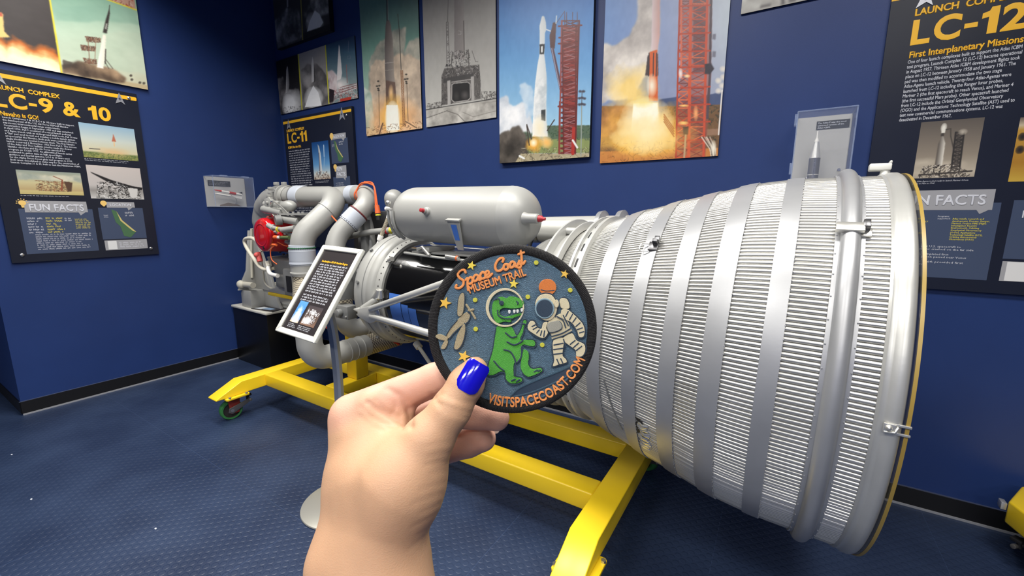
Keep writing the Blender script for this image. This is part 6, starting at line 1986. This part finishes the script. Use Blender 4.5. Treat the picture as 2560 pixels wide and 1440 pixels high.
def e2(p):
    """sketch units of the patch drawing to metres on its face"""
    return ((p[0] - 707) * KP, (710 - p[1]) * KP)


obj('fabric_disc', MB().lathe([(-0.0012, 0.0001), (-0.0012, PR - 0.002), (0.0, PR - 0.002), (0.0, 0.0001)], 96, Matrix.Rotation(-PI / 2, 4, 'Y')), T_BASE, patch)
NB = 330
v_, f_ = [], []
for k in range(NB * 4):
    a = 2 * PI * k / (NB * 4)
    q = k % 4
    bump_ = (0.00008, 0.00013, 0.00008, -0.00008)[q]
    sl = 0.004 * (1 if q < 2 else -1)
    for j in range(12):
        t = 2 * PI * j / 12
        rr = PR - 0.0026 + (0.0026 + bump_) * math.cos(t)
        zz = -0.0004 + (0.0014 + bump_) * math.sin(t)
        aa = a + 0.012 * math.cos(t)
        v_.append((rr * math.cos(aa), rr * math.sin(aa), zz))
n_ = NB * 4
for k in range(n_):
    for j in range(12):
        k2, j2 = (k + 1) % n_, (j + 1) % 12
        f_.append((k * 12 + j, k2 * 12 + j, k2 * 12 + j2, k * 12 + j2))
obj('stitched_border', MB().add(v_, f_), T_BLK, patch)


def pshape(name, pts, m, parent=patch, z=0.0004, th=0.0005, sm=3, hole=None, bev=0.00022):
    """raised satin-stitched shape with rounded edges"""
    c = bpy.data.curves.new(name, 'CURVE')
    c.dimensions = '2D'
    c.fill_mode = 'BOTH'
    c.extrude = th / 2
    c.bevel_depth = bev
    c.bevel_resolution = 2
    c.offset = -bev
    loops = [pts] + ([hole] if hole else [])
    for lp in loops:
        q = smooth_loop(lp, sm) if sm else lp
        sp_ = c.splines.new('POLY')
        sp_.points.add(len(q) - 1)
        for i, p_ in enumerate(q):
            x, y = e2(p_)
            sp_.points[i].co = (x, y, 0, 1)
        sp_.use_cyclic_u = True
    t = bpy.data.objects.new('tmp', c)
    COL.objects.link(t)
    dg = bpy.context.evaluated_depsgraph_get()
    me = bpy.data.meshes.new_from_object(t.evaluated_get(dg))
    bpy.data.objects.remove(t)
    me.name = name
    o = link(name, me, m, parent)
    o.location = (0, 0, z)
    return o


def pline(name, lines, r, m, parent=patch, z=0.0006, sm=5, flat=0.55):
    mb = MB()
    for ln in lines:
        q = smooth_path(ln, sm) if len(ln) > 2 and sm else ln
        q = [(*e2(p_), 0) for p_ in q]
        mb.tube(q, r * KP, 8)
        for p_ in (q[0], q[-1]):
            mb.ball(p_, r * KP, 8, 6)
    mb.v = [(a, b, c * flat + z) for a, b, c in mb.v]
    return obj(name, mb, m, parent)


def circ(cx, cy, rx, ry=None, n=28, a0=0.0):
    ry = ry or rx
    return [(cx + rx * math.cos(a0 + 2 * PI * k / n), cy + ry * math.sin(a0 + 2 * PI * k / n)) for k in range(n)]


# ground of the moon
gd = pshape('moon_ground', [(690, 1246), (770, 1180), (900, 1118), (1060, 1056), (1215, 990), (1180, 1062), (1090, 1120), (980, 1170), (850, 1215), (740, 1262)], T_NAVY, z=0.0001, th=0.0002)
pline('ground_line', [[(690, 1250), (760, 1185), (900, 1120), (1060, 1058), (1220, 985)], [(720, 1250), (850, 1220), (1000, 1160), (1120, 1100), (1200, 1030)]], 7, T_TEAL2, gd, z=0.0004)
# lettering
mb = []
script = [
    [(335, 262), (322, 240), (292, 246), (272, 276), (288, 306), (316, 326), (314, 362), (284, 386), (256, 380), (262, 362)],
    [(336, 320), (352, 306), (350, 350), (356, 402)], [(350, 322), (372, 300), (390, 312), (384, 344), (360, 352)],
    [(438, 292), (416, 280), (396, 304), (402, 330), (424, 322), (440, 290), (444, 322), (460, 312)],
    [(488, 268), (470, 258), (452, 280), (458, 308), (480, 308), (496, 294)],
    [(494, 288), (520, 270), (512, 250), (494, 262), (494, 292), (514, 300), (545, 272)],
    [(630, 176), (636, 150), (612, 148), (584, 174), (570, 214), (582, 246), (610, 246), (636, 226)],
    [(664, 196), (644, 200), (638, 228), (656, 240), (674, 222), (668, 198), (690, 206)],
    [(726, 186), (706, 174), (688, 196), (694, 222), (714, 214), (728, 184), (730, 214), (746, 206)],
    [(748, 206), (766, 162), (762, 186), (776, 204), (764, 224), (744, 218)],
    [(774, 84), (780, 130), (782, 182), (794, 192), (808, 172)], [(756, 116), (800, 100)]]
pline('script_lettering', script, 10.5, T_ORG, z=0.0007)


def bent_text(name, s, h, fn, m, bold=0.05, spacing=1.0, width=None):
    o = text(name, s, m, patch, 0, 0, h * KP, width=None, z=0, bold=bold, spacing=spacing, extr=0.0003, res=4)
    me = o.data
    n = len(me.vertices)
    co = np.empty(n * 3)
    me.vertices.foreach_get('co', co)
    co = co.reshape(-1, 3)
    x0, x1 = co[:, 0].min(), co[:, 0].max()
    t = (co[:, 0] - x0) / (x1 - x0)
    X, Y = fn(t, co[:, 1] / KP)
    co[:, 0], co[:, 1] = (X - 707) * KP, (710 - Y) * KP
    co[:, 2] += 0.0006
    me.vertices.foreach_set('co', co.ravel())
    me.update()
    return o


_a = math.atan2(145, 452)
bent_text('museum_trail_lettering', 'MUSEUM TRAIL', 62, lambda t, y: (368 + 452 * t - y * math.sin(_a), 428 - 145 * t - y * math.cos(_a)), T_ORG, bold=0.045)


def arc_fn(t, y):
    a = np.radians(109.5 - 86.5 * t)              # from lower left round to the right
    r = 618 + 12 * t - y
    return 707 + r * np.cos(a) * 1.0, 710 + r * np.sin(a)


bent_text('web_address_lettering', 'VISITSPACECOAST.COM', 76, arc_fn, T_ORG, bold=0.04)


def star(cx, cy, r, rot, m):
    pts = []
    for k in range(10):
        q = r if k % 2 == 0 else r * 0.42
        a = rot + k * PI / 5
        pts.append((cx + q * math.sin(a), cy - q * math.cos(a)))
    return pshape('star', pts, m, sm=0, th=0.0007)


star(380, 205, 42, 0.25, T_YEL)
star(170, 505, 52, 0.3, T_GOLD)
star(320, 930, 52, 0.35, T_GOLD)
star(718, 352, 42, 0.1, T_YEL)
star(1125, 272, 40, 0.25, T_GOLD)
for x, y in ((410, 480), (415, 712), (830, 456), (897, 183), (1168, 402), (945, 838)):
    pshape('dot_star', circ(x, y, 19, n=12), T_LIME, sm=0, th=0.0007)
# orange planet
pl_ = pshape('orange_planet', circ(987, 378, 70, 66), T_ORG2)
pline('planet_line', [[(935, 398), (980, 408), (1040, 402)]], 4, T_NAVY, pl_, z=0.0005)
# small aeroplane
ap = pshape('aeroplane', [(350, 576), (372, 600), (352, 652), (296, 690), (236, 744), (200, 786), (172, 772), (214, 702), (268, 640), (318, 590)], T_TAN, z=0.0005)
pshape('wing', [(270, 596), (276, 490), (290, 440), (312, 424), (326, 450), (320, 556), (300, 606)], T_TAN, ap, z=0.0004)
pshape('wing', [(276, 742), (324, 668), (333, 722), (310, 822), (272, 872), (244, 862), (256, 800)], T_TAN, ap, z=0.0004)
pshape('tail', [(94, 768), (130, 750), (190, 778), (182, 804), (122, 792)], T_TAN, ap, z=0.0004)
pshape('tail', [(172, 800), (196, 812), (172, 866), (138, 862)], T_TAN, ap, z=0.0004)
pline('propeller', [[(342, 518), (374, 566)], [(384, 578), (412, 626)], [(360, 560), (396, 556)]], 9, T_TAN, ap, z=0.0008)
pline('outline', [[(352, 576), (374, 602), (352, 656), (296, 694), (238, 748), (204, 790)], [(268, 640), (214, 704), (172, 774)], [(268, 600), (274, 490), (290, 438), (312, 420), (330, 450), (324, 560)], [(326, 664), (337, 724), (312, 826), (272, 878), (242, 866), (254, 800)]], 4, T_NAVY, ap, z=0.0006)
# green dinosaur in a bubble helmet
dn = pshape('dinosaur', [(585, 690), (640, 700), (700, 694), (726, 738), (744, 752), (772, 700), (790, 648), (806, 638), (820, 652), (816, 674), (800, 692), (792, 740), (768, 796), (822, 798), (872, 800), (890, 822), (880, 848), (840, 846), (800, 834), (782, 850), (778, 890), (772, 932), (746, 974), (722, 984), (716, 1030), (724, 1086), (776, 1100), (782, 1126), (742, 1142), (692, 1142), (656, 1110), (648, 1056), (610, 1050), (560, 1076), (516, 1076), (512, 1040), (520, 980), (540, 920), (555, 850), (562, 790), (574, 740)], T_GRN, z=0.0005)
pshape('far_leg', [(800, 872), (832, 892), (838, 940), (832, 986), (862, 1028), (930, 1022), (942, 1046), (884, 1076), (832, 1090), (792, 1060), (772, 1010), (780, 940), (790, 900)], T_GRN, dn, z=0.00045)
hd = pshape('dinosaur_head', [(572, 650), (550, 600), (544, 556), (552, 502), (580, 468), (622, 454), (660, 464), (690, 450), (745, 460), (786, 480), (799, 508), (776, 540), (704, 548), (648, 544), (616, 552), (604, 574), (616, 602), (660, 612), (762, 586), (778, 598), (706, 628), (694, 656), (640, 652), (600, 664)], T_GRN, dn, z=0.0006)
pshape('eye', [(600, 500), (620, 484), (638, 494), (634, 520), (614, 512)], T_NAVY, hd, z=0.0009)
pline('head_lines', [[(740, 490), (752, 500), (748, 512)], [(590, 560), (596, 600), (640, 625), (700, 628)], [(560, 480), (600, 470), (616, 520)]], 5, T_NAVY, hd, z=0.0011)
for x, y in ((683, 574), (722, 570), (748, 568), (782, 560)):
    pshape('tooth', [(x - 10, y - 12), (x + 10, y - 12), (x + 6, y + 12), (x - 6, y + 12)], T_WHT, hd, z=0.001, sm=2)
pshape('helmet_ring', circ(648, 540, 153, 155, 40), T_CRM, dn, z=0.0006, sm=0, hole=circ(654, 542, 134, 138, 40))
pline('helmet_shine', [[(512, 560), (530, 480), (576, 424), (640, 400), (720, 408)], [(760, 440), (790, 500), (794, 560), (770, 630), (700, 680)]], 6, T_PALE, dn, z=0.0007)
pline('body_lines', [[(652, 740), (700, 776), (740, 768)], [(665, 812), (720, 836), (770, 816), (790, 800)], [(640, 874), (690, 890), (726, 950), (730, 1000), (722, 1080)], [(560, 964), (600, 1010), (640, 1040)], [(780, 850), (778, 930), (746, 976)], [(700, 1120), (730, 1108)], [(740, 1128), (764, 1112)], [(880, 1050), (906, 1036)], [(910, 1048), (930, 1036)], [(790, 668), (806, 672)]], 6, T_NAVY, dn, z=0.0009)
pline('outline', [[(576, 700), (562, 790), (552, 860), (534, 924), (512, 1000), (508, 1076), (560, 1084), (612, 1060), (646, 1064), (650, 1112), (690, 1150), (744, 1150), (790, 1128), (780, 1096), (732, 1082), (724, 1020)], [(730, 740), (746, 756), (776, 702), (790, 646), (808, 632), (826, 652), (806, 696), (798, 742), (776, 790)], [(822, 792), (876, 794), (898, 822), (884, 856), (838, 854), (800, 842)], [(840, 900), (846, 940), (840, 986), (866, 1020), (934, 1014), (950, 1046), (888, 1084), (832, 1098), (786, 1064)]], 5, T_NAVY, dn, z=0.0004)
# cream astronaut
at = pshape('astronaut', [(985, 660), (1060, 602), (1110, 590), (1150, 650), (1166, 700), (1176, 735), (1035, 796), (1018, 760), (998, 720)], T_CRM, z=0.0005)
hl = pshape('helmet', [(888, 530), (896, 480), (922, 446), (970, 430), (1022, 444), (1052, 490), (1062, 550), (1042, 610), (1000, 642), (950, 636), (908, 596)], T_CRM, at, z=0.00055)
pshape('visor', circ(962, 546, 66, 70), T_NAVY, hl, z=0.0009)
pline('visor_ring', [[(p_[0], p_[1]) for p_ in circ(962, 546, 70, 74, 24)] + [(1032, 546)]], 7, T_PALE, hl, z=0.001)
pshape('ear_knob', circ(1056, 508, 19, 32, 16, 0), T_CRM, hl, z=0.0009)
pshape('backpack', [(1082, 480), (1112, 464), (1146, 480), (1162, 540), (1130, 552), (1092, 540)], T_CRM, at, z=0.0005)
pshape('arm', [(986, 656), (976, 700), (990, 740), (962, 780), (922, 776), (872, 746), (836, 720), (828, 690), (850, 648), (882, 652), (900, 690), (936, 710), (952, 662)], T_CRM, at, z=0.0006)
pshape('arm', [(1096, 560), (1140, 554), (1190, 590), (1232, 630), (1266, 670), (1282, 720), (1272, 770), (1236, 772), (1220, 722), (1180, 662), (1140, 642), (1100, 622)], T_CRM, at, z=0.0006)
pshape('leg', [(1035, 800), (1116, 780), (1112, 850), (1106, 920), (1132, 950), (1136, 976), (1080, 992), (1030, 1006), (1040, 960), (1030, 880)], T_CRM, at, z=0.0005)
pshape('leg', [(1110, 780), (1182, 744), (1216, 800), (1276, 830), (1286, 880), (1262, 926), (1216, 926), (1210, 880), (1160, 842), (1122, 812)], T_CRM, at, z=0.0005)
pshape('chest_pack', [(986, 666), (1076, 646), (1096, 706), (1002, 736)], thread('thread_grey', (184, 182, 168), ang=0.4, pitch=0.0007), at, z=0.0009)
pline('suit_lines', [[(990, 668), (1076, 648), (1096, 706), (1004, 736), (990, 668)], [(1020, 680), (1030, 712)], [(1044, 672), (1054, 706)], [(1064, 668), (1074, 700)], [(1020, 768), (1100, 744), (1168, 706)], [(1030, 790), (1110, 764), (1176, 730)],
                     [(862, 690), (890, 676)], [(872, 712), (904, 694)], [(900, 740), (920, 716)], [(930, 760), (940, 724)], [(956, 770), (962, 724)],
                     [(1150, 570), (1130, 610)], [(1184, 592), (1160, 636)], [(1212, 620), (1186, 656)], [(1244, 660), (1210, 690)], [(1262, 700), (1222, 714)], [(1240, 740), (1274, 730)],
                     [(1036, 836), (1108, 822)], [(1034, 872), (1106, 862)], [(1036, 910), (1102, 902)], [(1060, 950), (1076, 986)], [(1090, 944), (1106, 978)],
                     [(1166, 830), (1204, 800)], [(1192, 856), (1232, 820)], [(1214, 880), (1256, 846)], [(1112, 790), (1130, 850)], [(1110, 600), (1150, 680)], [(1060, 610), (1108, 640), (1130, 700)]], 5, T_NAVY, at, z=0.0011)
pline('outline', [[(888, 520), (898, 474), (926, 440), (970, 424), (1026, 438), (1058, 488), (1070, 550), (1048, 616)], [(1078, 476), (1112, 458), (1152, 476), (1168, 546)], [(1140, 548), (1196, 586), (1240, 628), (1272, 668), (1290, 720), (1280, 776), (1230, 780), (1214, 724), (1176, 668)], [(824, 690), (848, 642), (886, 646), (904, 690), (936, 704), (952, 656), (990, 652)], [(826, 700), (866, 754), (920, 784), (966, 788), (996, 744)], [(1028, 800), (1022, 880), (1034, 960), (1022, 1012), (1080, 1000), (1144, 980), (1136, 946), (1114, 918), (1122, 826)], [(1186, 744), (1222, 796), (1284, 826), (1294, 880), (1266, 932)]], 5, T_NAVY, at, z=0.0004)

# ---------------------------------------------------------------- the hand (lengths in mm in the patch's frame)
PRIMS = dict(
    fa1=[(-30, -340, 130, 36), (-85.9, -123.2, 5.5, 18)],
    fa2=[(5, -335, 135, 36), (-59.3, -118.6, 12.5, 18.5)],
    fa0=[(-12, -340, 133, 38), (-72.5, -116.9, 9.0, 21)],
    im=[(-85.9, -119.7, 4.5, 17.5), (-85.3, -82.9, -6.0, 14.3), (-90.7, -51.9, -15.0, 11)],
    mm=[(-78.4, -130.3, -12.0, 15), (-91.0, -66.7, -32.0, 10.5)],
    rm=[(-70.6, -137.9, -24.0, 14), (-91.8, -85.5, -49.0, 10)],
    pm=[(-62.9, -139.2, -26.0, 14), (-89.4, -104.1, -62.0, 9)],
    th0=[(-65.2, -114.3, 13.0, 17), (-54.5, -75.1, 13.5, 19.5)],
    th1=[(-54.5, -75.1, 13.5, 19.5), (-41.9, -53.8, 14.5, 12.2)],
    th2=[(-41.9, -53.8, 14.5, 12.2), (-30.5, -38.6, 13.5, 9.5)],
    th3=[(-30.5, -38.6, 13.5, 9.5), (-23.3, -26.5, 10.8, 8.6), (-19.0, -19.8, 9.4, 6.6)],
    pad=[(-77.6, -43.8, -10, 8.5), (-63.1, -49.4, -14, 8)],
    fdi=[(-74, -112, 7.5, 18), (-73, -80, 2.5, 16), (-78, -62, -8, 12)],
    web=[(-89.2, -59.3, -17.0, 10), (-59.6, -65.3, 0.0, 12)])
FINGERS = dict(
    index=[(-90.9, -50.2, -15.5, 11.6), (-44.8, -30.9, -17.5, 9.3), (-20.4, -19.9, -13.0, 7.8), (-4.2, -13.9, -10.5, 6.8)],
    middle=[(-90.7, -67.6, -31.0, 10.5), (-48.2, -54.6, -33.0, 9.4), (-21.7, -53.2, -28.0, 9.0), (-9.2, -54.6, -24.0, 7.6)],
    ring=[(-90.2, -86.4, -46.0, 10), (-48.2, -81.1, -44.0, 10.2), (-27.3, -73.8, -38.0, 9.0), (-17.8, -70.3, -34.5, 7.9)],
    pinky=[(-86.7, -105.4, -62.0, 9), (-60.5, -104.4, -66.0, 7.5), (-48.9, -94.7, -59.0, 6.5)])


def cone_dist(P, a, b):
    A, B = np.array(a[:3]), np.array(b[:3])
    ba = B - A
    L2 = ba @ ba
    t = np.clip(((P - A) @ ba) / L2, 0, 1)
    d = np.linalg.norm(P - A - t[..., None] * ba, axis=-1)
    return d - (a[3] + (b[3] - a[3]) * t)


def hand_field(step):
    lo, hi = np.array([-118.0, -300.0, -82.0]), np.array([20.0, -2.0, 150.0])
    n = ((hi - lo) / step).astype(int) + 1
    D = np.full(n, 60.0, np.float32)

    def put(a, b, k, hard=False):
        m = max(a[3], b[3]) + 16 + k
        l = np.maximum(((np.minimum(a[:3], b[:3]) - m - lo) / step).astype(int), 0)
        h = np.minimum(((np.maximum(a[:3], b[:3]) + m - lo) / step).astype(int) + 1, n)
        if np.any(h <= l):
            return
        ax = [lo[i] + step * np.arange(l[i], h[i]) for i in range(3)]
        P = np.stack(np.meshgrid(*ax, indexing='ij'), -1)
        d = cone_dist(P, a, b)
        s = (slice(l[0], h[0]), slice(l[1], h[1]), slice(l[2], h[2]))
        o = D[s]
        hh = np.clip(0.5 + 0.5 * (o - d) / k, 0, 1)
        D[s] = o * (1 - hh) + d * hh - k * hh * (1 - hh)
    for nm, ch in PRIMS.items():
        for a, b in zip(ch[:-1], ch[1:]):
            put(a, b, 4.0 if nm in ('th2', 'th3') else 6.0 if nm == 'pad' else 11.0)
    for nm, ch in FINGERS.items():
        F = D.copy() if False else None
        for i, (a, b) in enumerate(zip(ch[:-1], ch[1:])):
            put(a, b, 2.5 if i else 4.5)
    return D, lo, n


def surface_net(D, lo, step):
    """smooth iso-surface: one vertex per crossed cell"""
    s = D < 0
    nx, ny, nz = D.shape
    cnt = np.zeros((nx - 1, ny - 1, nz - 1), np.int16)
    cor = [(i, j, k) for i in (0, 1) for j in (0, 1) for k in (0, 1)]
    for i, j, k in cor:
        cnt += s[i:nx - 1 + i, j:ny - 1 + j, k:nz - 1 + k]
    act = (cnt > 0) & (cnt < 8)
    idx = np.full(act.shape, -1, np.int64)
    cells = np.argwhere(act)
    idx[act] = np.arange(len(cells))
    acc = np.zeros((len(cells), 3))
    w_ = np.zeros(len(cells))
    for a in range(8):
        for b in range(a + 1, 8):
            ca, cb = np.array(cor[a]), np.array(cor[b])
            if np.abs(ca - cb).sum() != 1:
                continue
            va = D[tuple((cells + ca).T)]
            vb = D[tuple((cells + cb).T)]
            m = (va < 0) != (vb < 0)
            t = np.where(m, va / np.where(m, va - vb, 1), 0)
            acc += np.where(m[:, None], ca + (cb - ca) * t[:, None], 0)
            w_ += m
    V = lo + step * (cells + acc / w_[:, None])
    faces = []
    for ax in range(3):
        sl0 = [slice(1, -1)] * 3
        a = [slice(1, nx - 1), slice(1, ny - 1), slice(1, nz - 1)]
        b = list(a)
        a[ax] = slice(0, D.shape[ax] - 1)
        b[ax] = slice(1, D.shape[ax])
        sa, sb = s[tuple(a)], s[tuple(b)]
        e = np.argwhere(sa != sb)
        fl = sa[tuple(e.T)]
        off = np.array([1, 1, 1])
        off[ax] = 0
        c = e + off
        u, v = (ax + 1) % 3, (ax + 2) % 3
        q = []
        for du_, dv_ in ((-1, -1), (0, -1), (0, 0), (-1, 0)):
            cc = c.copy()
            cc[:, u] += du_
            cc[:, v] += dv_
            ok = np.all((cc >= 0) & (cc < np.array(act.shape)), 1)
            cc = np.clip(cc, 0, np.array(act.shape) - 1)
            q.append(np.where(ok, idx[tuple(cc.T)], -1))
        q = np.stack(q, 1)
        good = np.all(q >= 0, 1)
        q, fl = q[good], fl[good]
        q[~fl] = q[~fl][:, ::-1]
        faces.append(q)
    return V, np.concatenate(faces)


STEP = 1.25
D, lo_, n_ = hand_field(STEP)
HV, HF = surface_net(D, lo_, STEP)
# relax the mesh a little
E_ = np.unique(np.sort(np.concatenate([HF[:, [0, 1]], HF[:, [1, 2]], HF[:, [2, 3]], HF[:, [3, 0]]]), 1), axis=0)
deg = np.bincount(E_.ravel(), minlength=len(HV))[:, None]
for _ in range(3):
    S_ = np.zeros_like(HV)
    np.add.at(S_, E_[:, 0], HV[E_[:, 1]])
    np.add.at(S_, E_[:, 1], HV[E_[:, 0]])
    HV = HV * 0.5 + 0.5 * S_ / np.maximum(deg, 1)
# normals, then skin creases pressed in along drawn lines (front side only)
fn = np.cross(HV[HF[:, 2]] - HV[HF[:, 0]], HV[HF[:, 3]] - HV[HF[:, 1]])
VN = np.zeros_like(HV)
for k in range(4):
    np.add.at(VN, HF[:, k], fn)
VN /= np.linalg.norm(VN, axis=1)[:, None] + 1e-9
dep = 226 - HV[:, 2]
sxp = 1280 + F_PX * (HV[:, 0] + 0.2) / dep
syp = 720 - F_PX * (HV[:, 1] - 21.6) / dep
view = np.stack([HV[:, 0], HV[:, 1] - 21.6, HV[:, 2] - 226], 1)
facing = (VN * view).sum(1) < 0
CREASES = [  # (points, depth mm, half width)
    ([(1078, 985), (1100, 1008), (1140, 1024), (1174, 1032)], 0.55, 5), ([(1090, 1006), (1112, 1026), (1146, 1038), (1168, 1044)], 0.5, 5), ([(1100, 975), (1126, 994), (1160, 1004), (1184, 1004)], 0.3, 5),
    ([(918, 1006), (950, 1028), (990, 1046), (1024, 1066)], 1.6, 9), ([(968, 972), (1000, 990), (1022, 1022), (1026, 1060)], 1.2, 8), ([(905, 1018), (935, 1046), (985, 1066), (1010, 1074)], 0.7, 7), ([(940, 1000), (965, 1025), (1000, 1040)], 0.7, 6),
    ([(1018, 1028), (1050, 1010), (1100, 985)], 0.9, 6), ([(902, 1040), (930, 1064), (975, 1080)], 0.4, 6), ([(985, 985), (990, 1015), (980, 1035)], 0.5, 5),
    ([(1060, 1118), (1095, 1108), (1126, 1106)], 0.4, 4), ([(1070, 1142), (1098, 1134), (1124, 1132)], 0.4, 4), ([(1062, 1164), (1095, 1156), (1122, 1156)], 0.4, 4), ([(1075, 1186), (1100, 1180), (1118, 1180)], 0.3, 4),
    ([(1050, 1226), (1085, 1214), (1114, 1206)], 0.4, 5), ([(1030, 1262), (1070, 1246), (1106, 1234)], 0.45, 5), ([(1050, 1284), (1080, 1270), (1102, 1258)], 0.3, 4), ([(1030, 1318), (1065, 1300), (1094, 1282)], 0.45, 5), ([(1045, 1336), (1070, 1322), (1086, 1308)], 0.35, 4), ([(1020, 1376), (1050, 1350), (1074, 1330)], 0.3, 5),
    ([(860, 1330), (920, 1350), (980, 1360)], 0.2, 9)]
for pts, dp, hw in CREASES:
    q = np.array(smooth_path(pts, 6))
    dmin = np.full(len(HV), 1e9)
    for a, b in zip(q[:-1], q[1:]):
        ab = b - a
        t = np.clip(((sxp - a[0]) * ab[0] + (syp - a[1]) * ab[1]) / (ab @ ab), 0, 1)
        dmin = np.minimum(dmin, np.hypot(sxp - a[0] - t * ab[0], syp - a[1] - t * ab[1]))
    g = np.exp(-(dmin / hw) ** 2) * facing
    HV -= VN * (g * dp * (0.42 if pts[0][1] > 1100 else 0.8))[:, None]
me = bpy.data.meshes.new('hand')
me.from_pydata((HV / 1000).tolist(), [], HF.tolist())
# skin tone: fingers and creased palm pinker than the wrist
pk = np.zeros(len(HV))
for nm, ch in FINGERS.items():
    for a, b in zip(ch[:-1], ch[1:]):
        pk = np.maximum(pk, np.clip(1 - (cone_dist(HV, a, b)) / 5.0, 0, 1))
pk = np.maximum(pk, 0.5 * np.clip(1 - np.hypot((sxp - 990) / 80, (syp - 1020) / 60), 0, 1))
c = np.ones((len(HV), 4))
c[:, :3] = lin((196, 155, 123)) * (1 - pk[:, None]) + lin((210, 160, 138)) * pk[:, None]
ca_ = me.color_attributes.new('Col', 'FLOAT_COLOR', 'POINT')
ca_.data.foreach_set('color', c.ravel())


def skin_mat():
    m = mat('skin', (226, 184, 150), rough=0.46, spec=0.35, sss=0.12, bump=0.12, bscale=1400)
    nt = m.node_tree
    b = nt.nodes['Principled BSDF']
    a = nt.nodes.new('ShaderNodeVertexColor')
    a.layer_name = 'Col'
    tc = nt.nodes.new('ShaderNodeTexCoord')
    n = nt.nodes.new('ShaderNodeTexNoise')
    n.inputs['Scale'].default_value = 90
    n.inputs['Detail'].default_value = 6
    nt.links.new(tc.outputs['Object'], n.inputs['Vector'])
    r = nt.nodes.new('ShaderNodeMapRange')
    r.inputs['To Min'].default_value = 0.93
    r.inputs['To Max'].default_value = 1.07
    nt.links.new(n.outputs['Fac'], r.inputs['Value'])
    h = nt.nodes.new('ShaderNodeHueSaturation')
    nt.links.new(a.outputs['Color'], h.inputs['Color'])
    nt.links.new(r.outputs['Result'], h.inputs['Value'])
    nt.links.new(h.outputs['Color'], b.inputs['Base Color'])
    return m


hand = link('hand', me, skin_mat())
hand.matrix_world = HM
shade(me, 180)
tag(hand, 'left hand and forearm holding up a round patch, blue nail polish on the thumb', 'hand')


def nail(name, base, tip, out, wid, ln, rad, m, parent, arch=0.06, ov=2.0, rx=0.93):
    """curved nail plate: base and tip centres in mm, out = outward direction"""
    A, B = np.array(base, float), np.array(tip, float)
    ax = B - A
    ax /= np.linalg.norm(ax)
    o = np.array(out, float)
    o -= ax * (o @ ax)
    o /= np.linalg.norm(o)
    sd = np.cross(ax, o)
    v, f = [], []
    NU, NV = 14, 16
    th = wid / 2 / rad
    for lay in (0, 1):
        for j in range(NV + 1):
            t = j / NV
            for i in range(NU + 1):
                u = -1 + 2 * i / NU
                edge = 1.0
                if t < 0.22:                       # rounded cuticle end
                    edge = math.sqrt(max(0.0, 1 - ((0.22 - t) / 0.22) ** 2 * 0.75))
                if t > 0.86:
                    edge = math.sqrt(max(0.0, 1 - ((t - 0.86) / 0.14) ** 2 * 0.45))
                a = u * th * edge
                sag = -arch * ln * (t - 0.45) ** 2 * 2
                lift = 0.62 - 0.5 * lay - 0.25 * abs(u) ** 4 * (1 - lay)
                p = A + ax * (t * ln) + sd * math.sin(a) * rad + o * ((math.cos(a) - 1) * rad * rx + lift + sag)
                v.append(p / 1000)
    n = (NU + 1) * (NV + 1)
    for lay in (0, 1):
        for j in range(NV):
            for i in range(NU):
                q = [lay * n + j * (NU + 1) + i, lay * n + j * (NU + 1) + i + 1, lay * n + (j + 1) * (NU + 1) + i + 1, lay * n + (j + 1) * (NU + 1) + i]
                f.append(q if lay == 0 else q[::-1])
    rim = [j * (NU + 1) for j in range(NV + 1)] + [NV * (NU + 1) + i for i in range(1, NU + 1)] + [j * (NU + 1) + NU for j in range(NV - 1, -1, -1)] + [i for i in range(NU - 1, 0, -1)]
    for a, b in zip(rim, rim[1:] + rim[:1]):
        f.append((a, b, b + n, a + n))
    return obj(name, MB().add(v, f), m, parent)


tn = nail('thumb_nail', (-23.4, -28.2, 21.0), (-13.9, -11.8, 18.4), (0.02, 0.08, 1.0), 13.0, 15.8, 9.0, mat('nail_polish_blue', (24, 18, 190), rough=0.12, coat=0.6, bump=0.04, bscale=260), hand)
tn['label'] = 'glossy blue painted thumb nail'
fn_ = nail('finger_nail', (-19.5, -67.0, -38.5), (-8.6, -64.0, -39.0), (-0.1, 0.55, 0.83), 8.4, 11.0, 7.0, mat('nail_pale', (236, 222, 206), rough=0.25), hand)
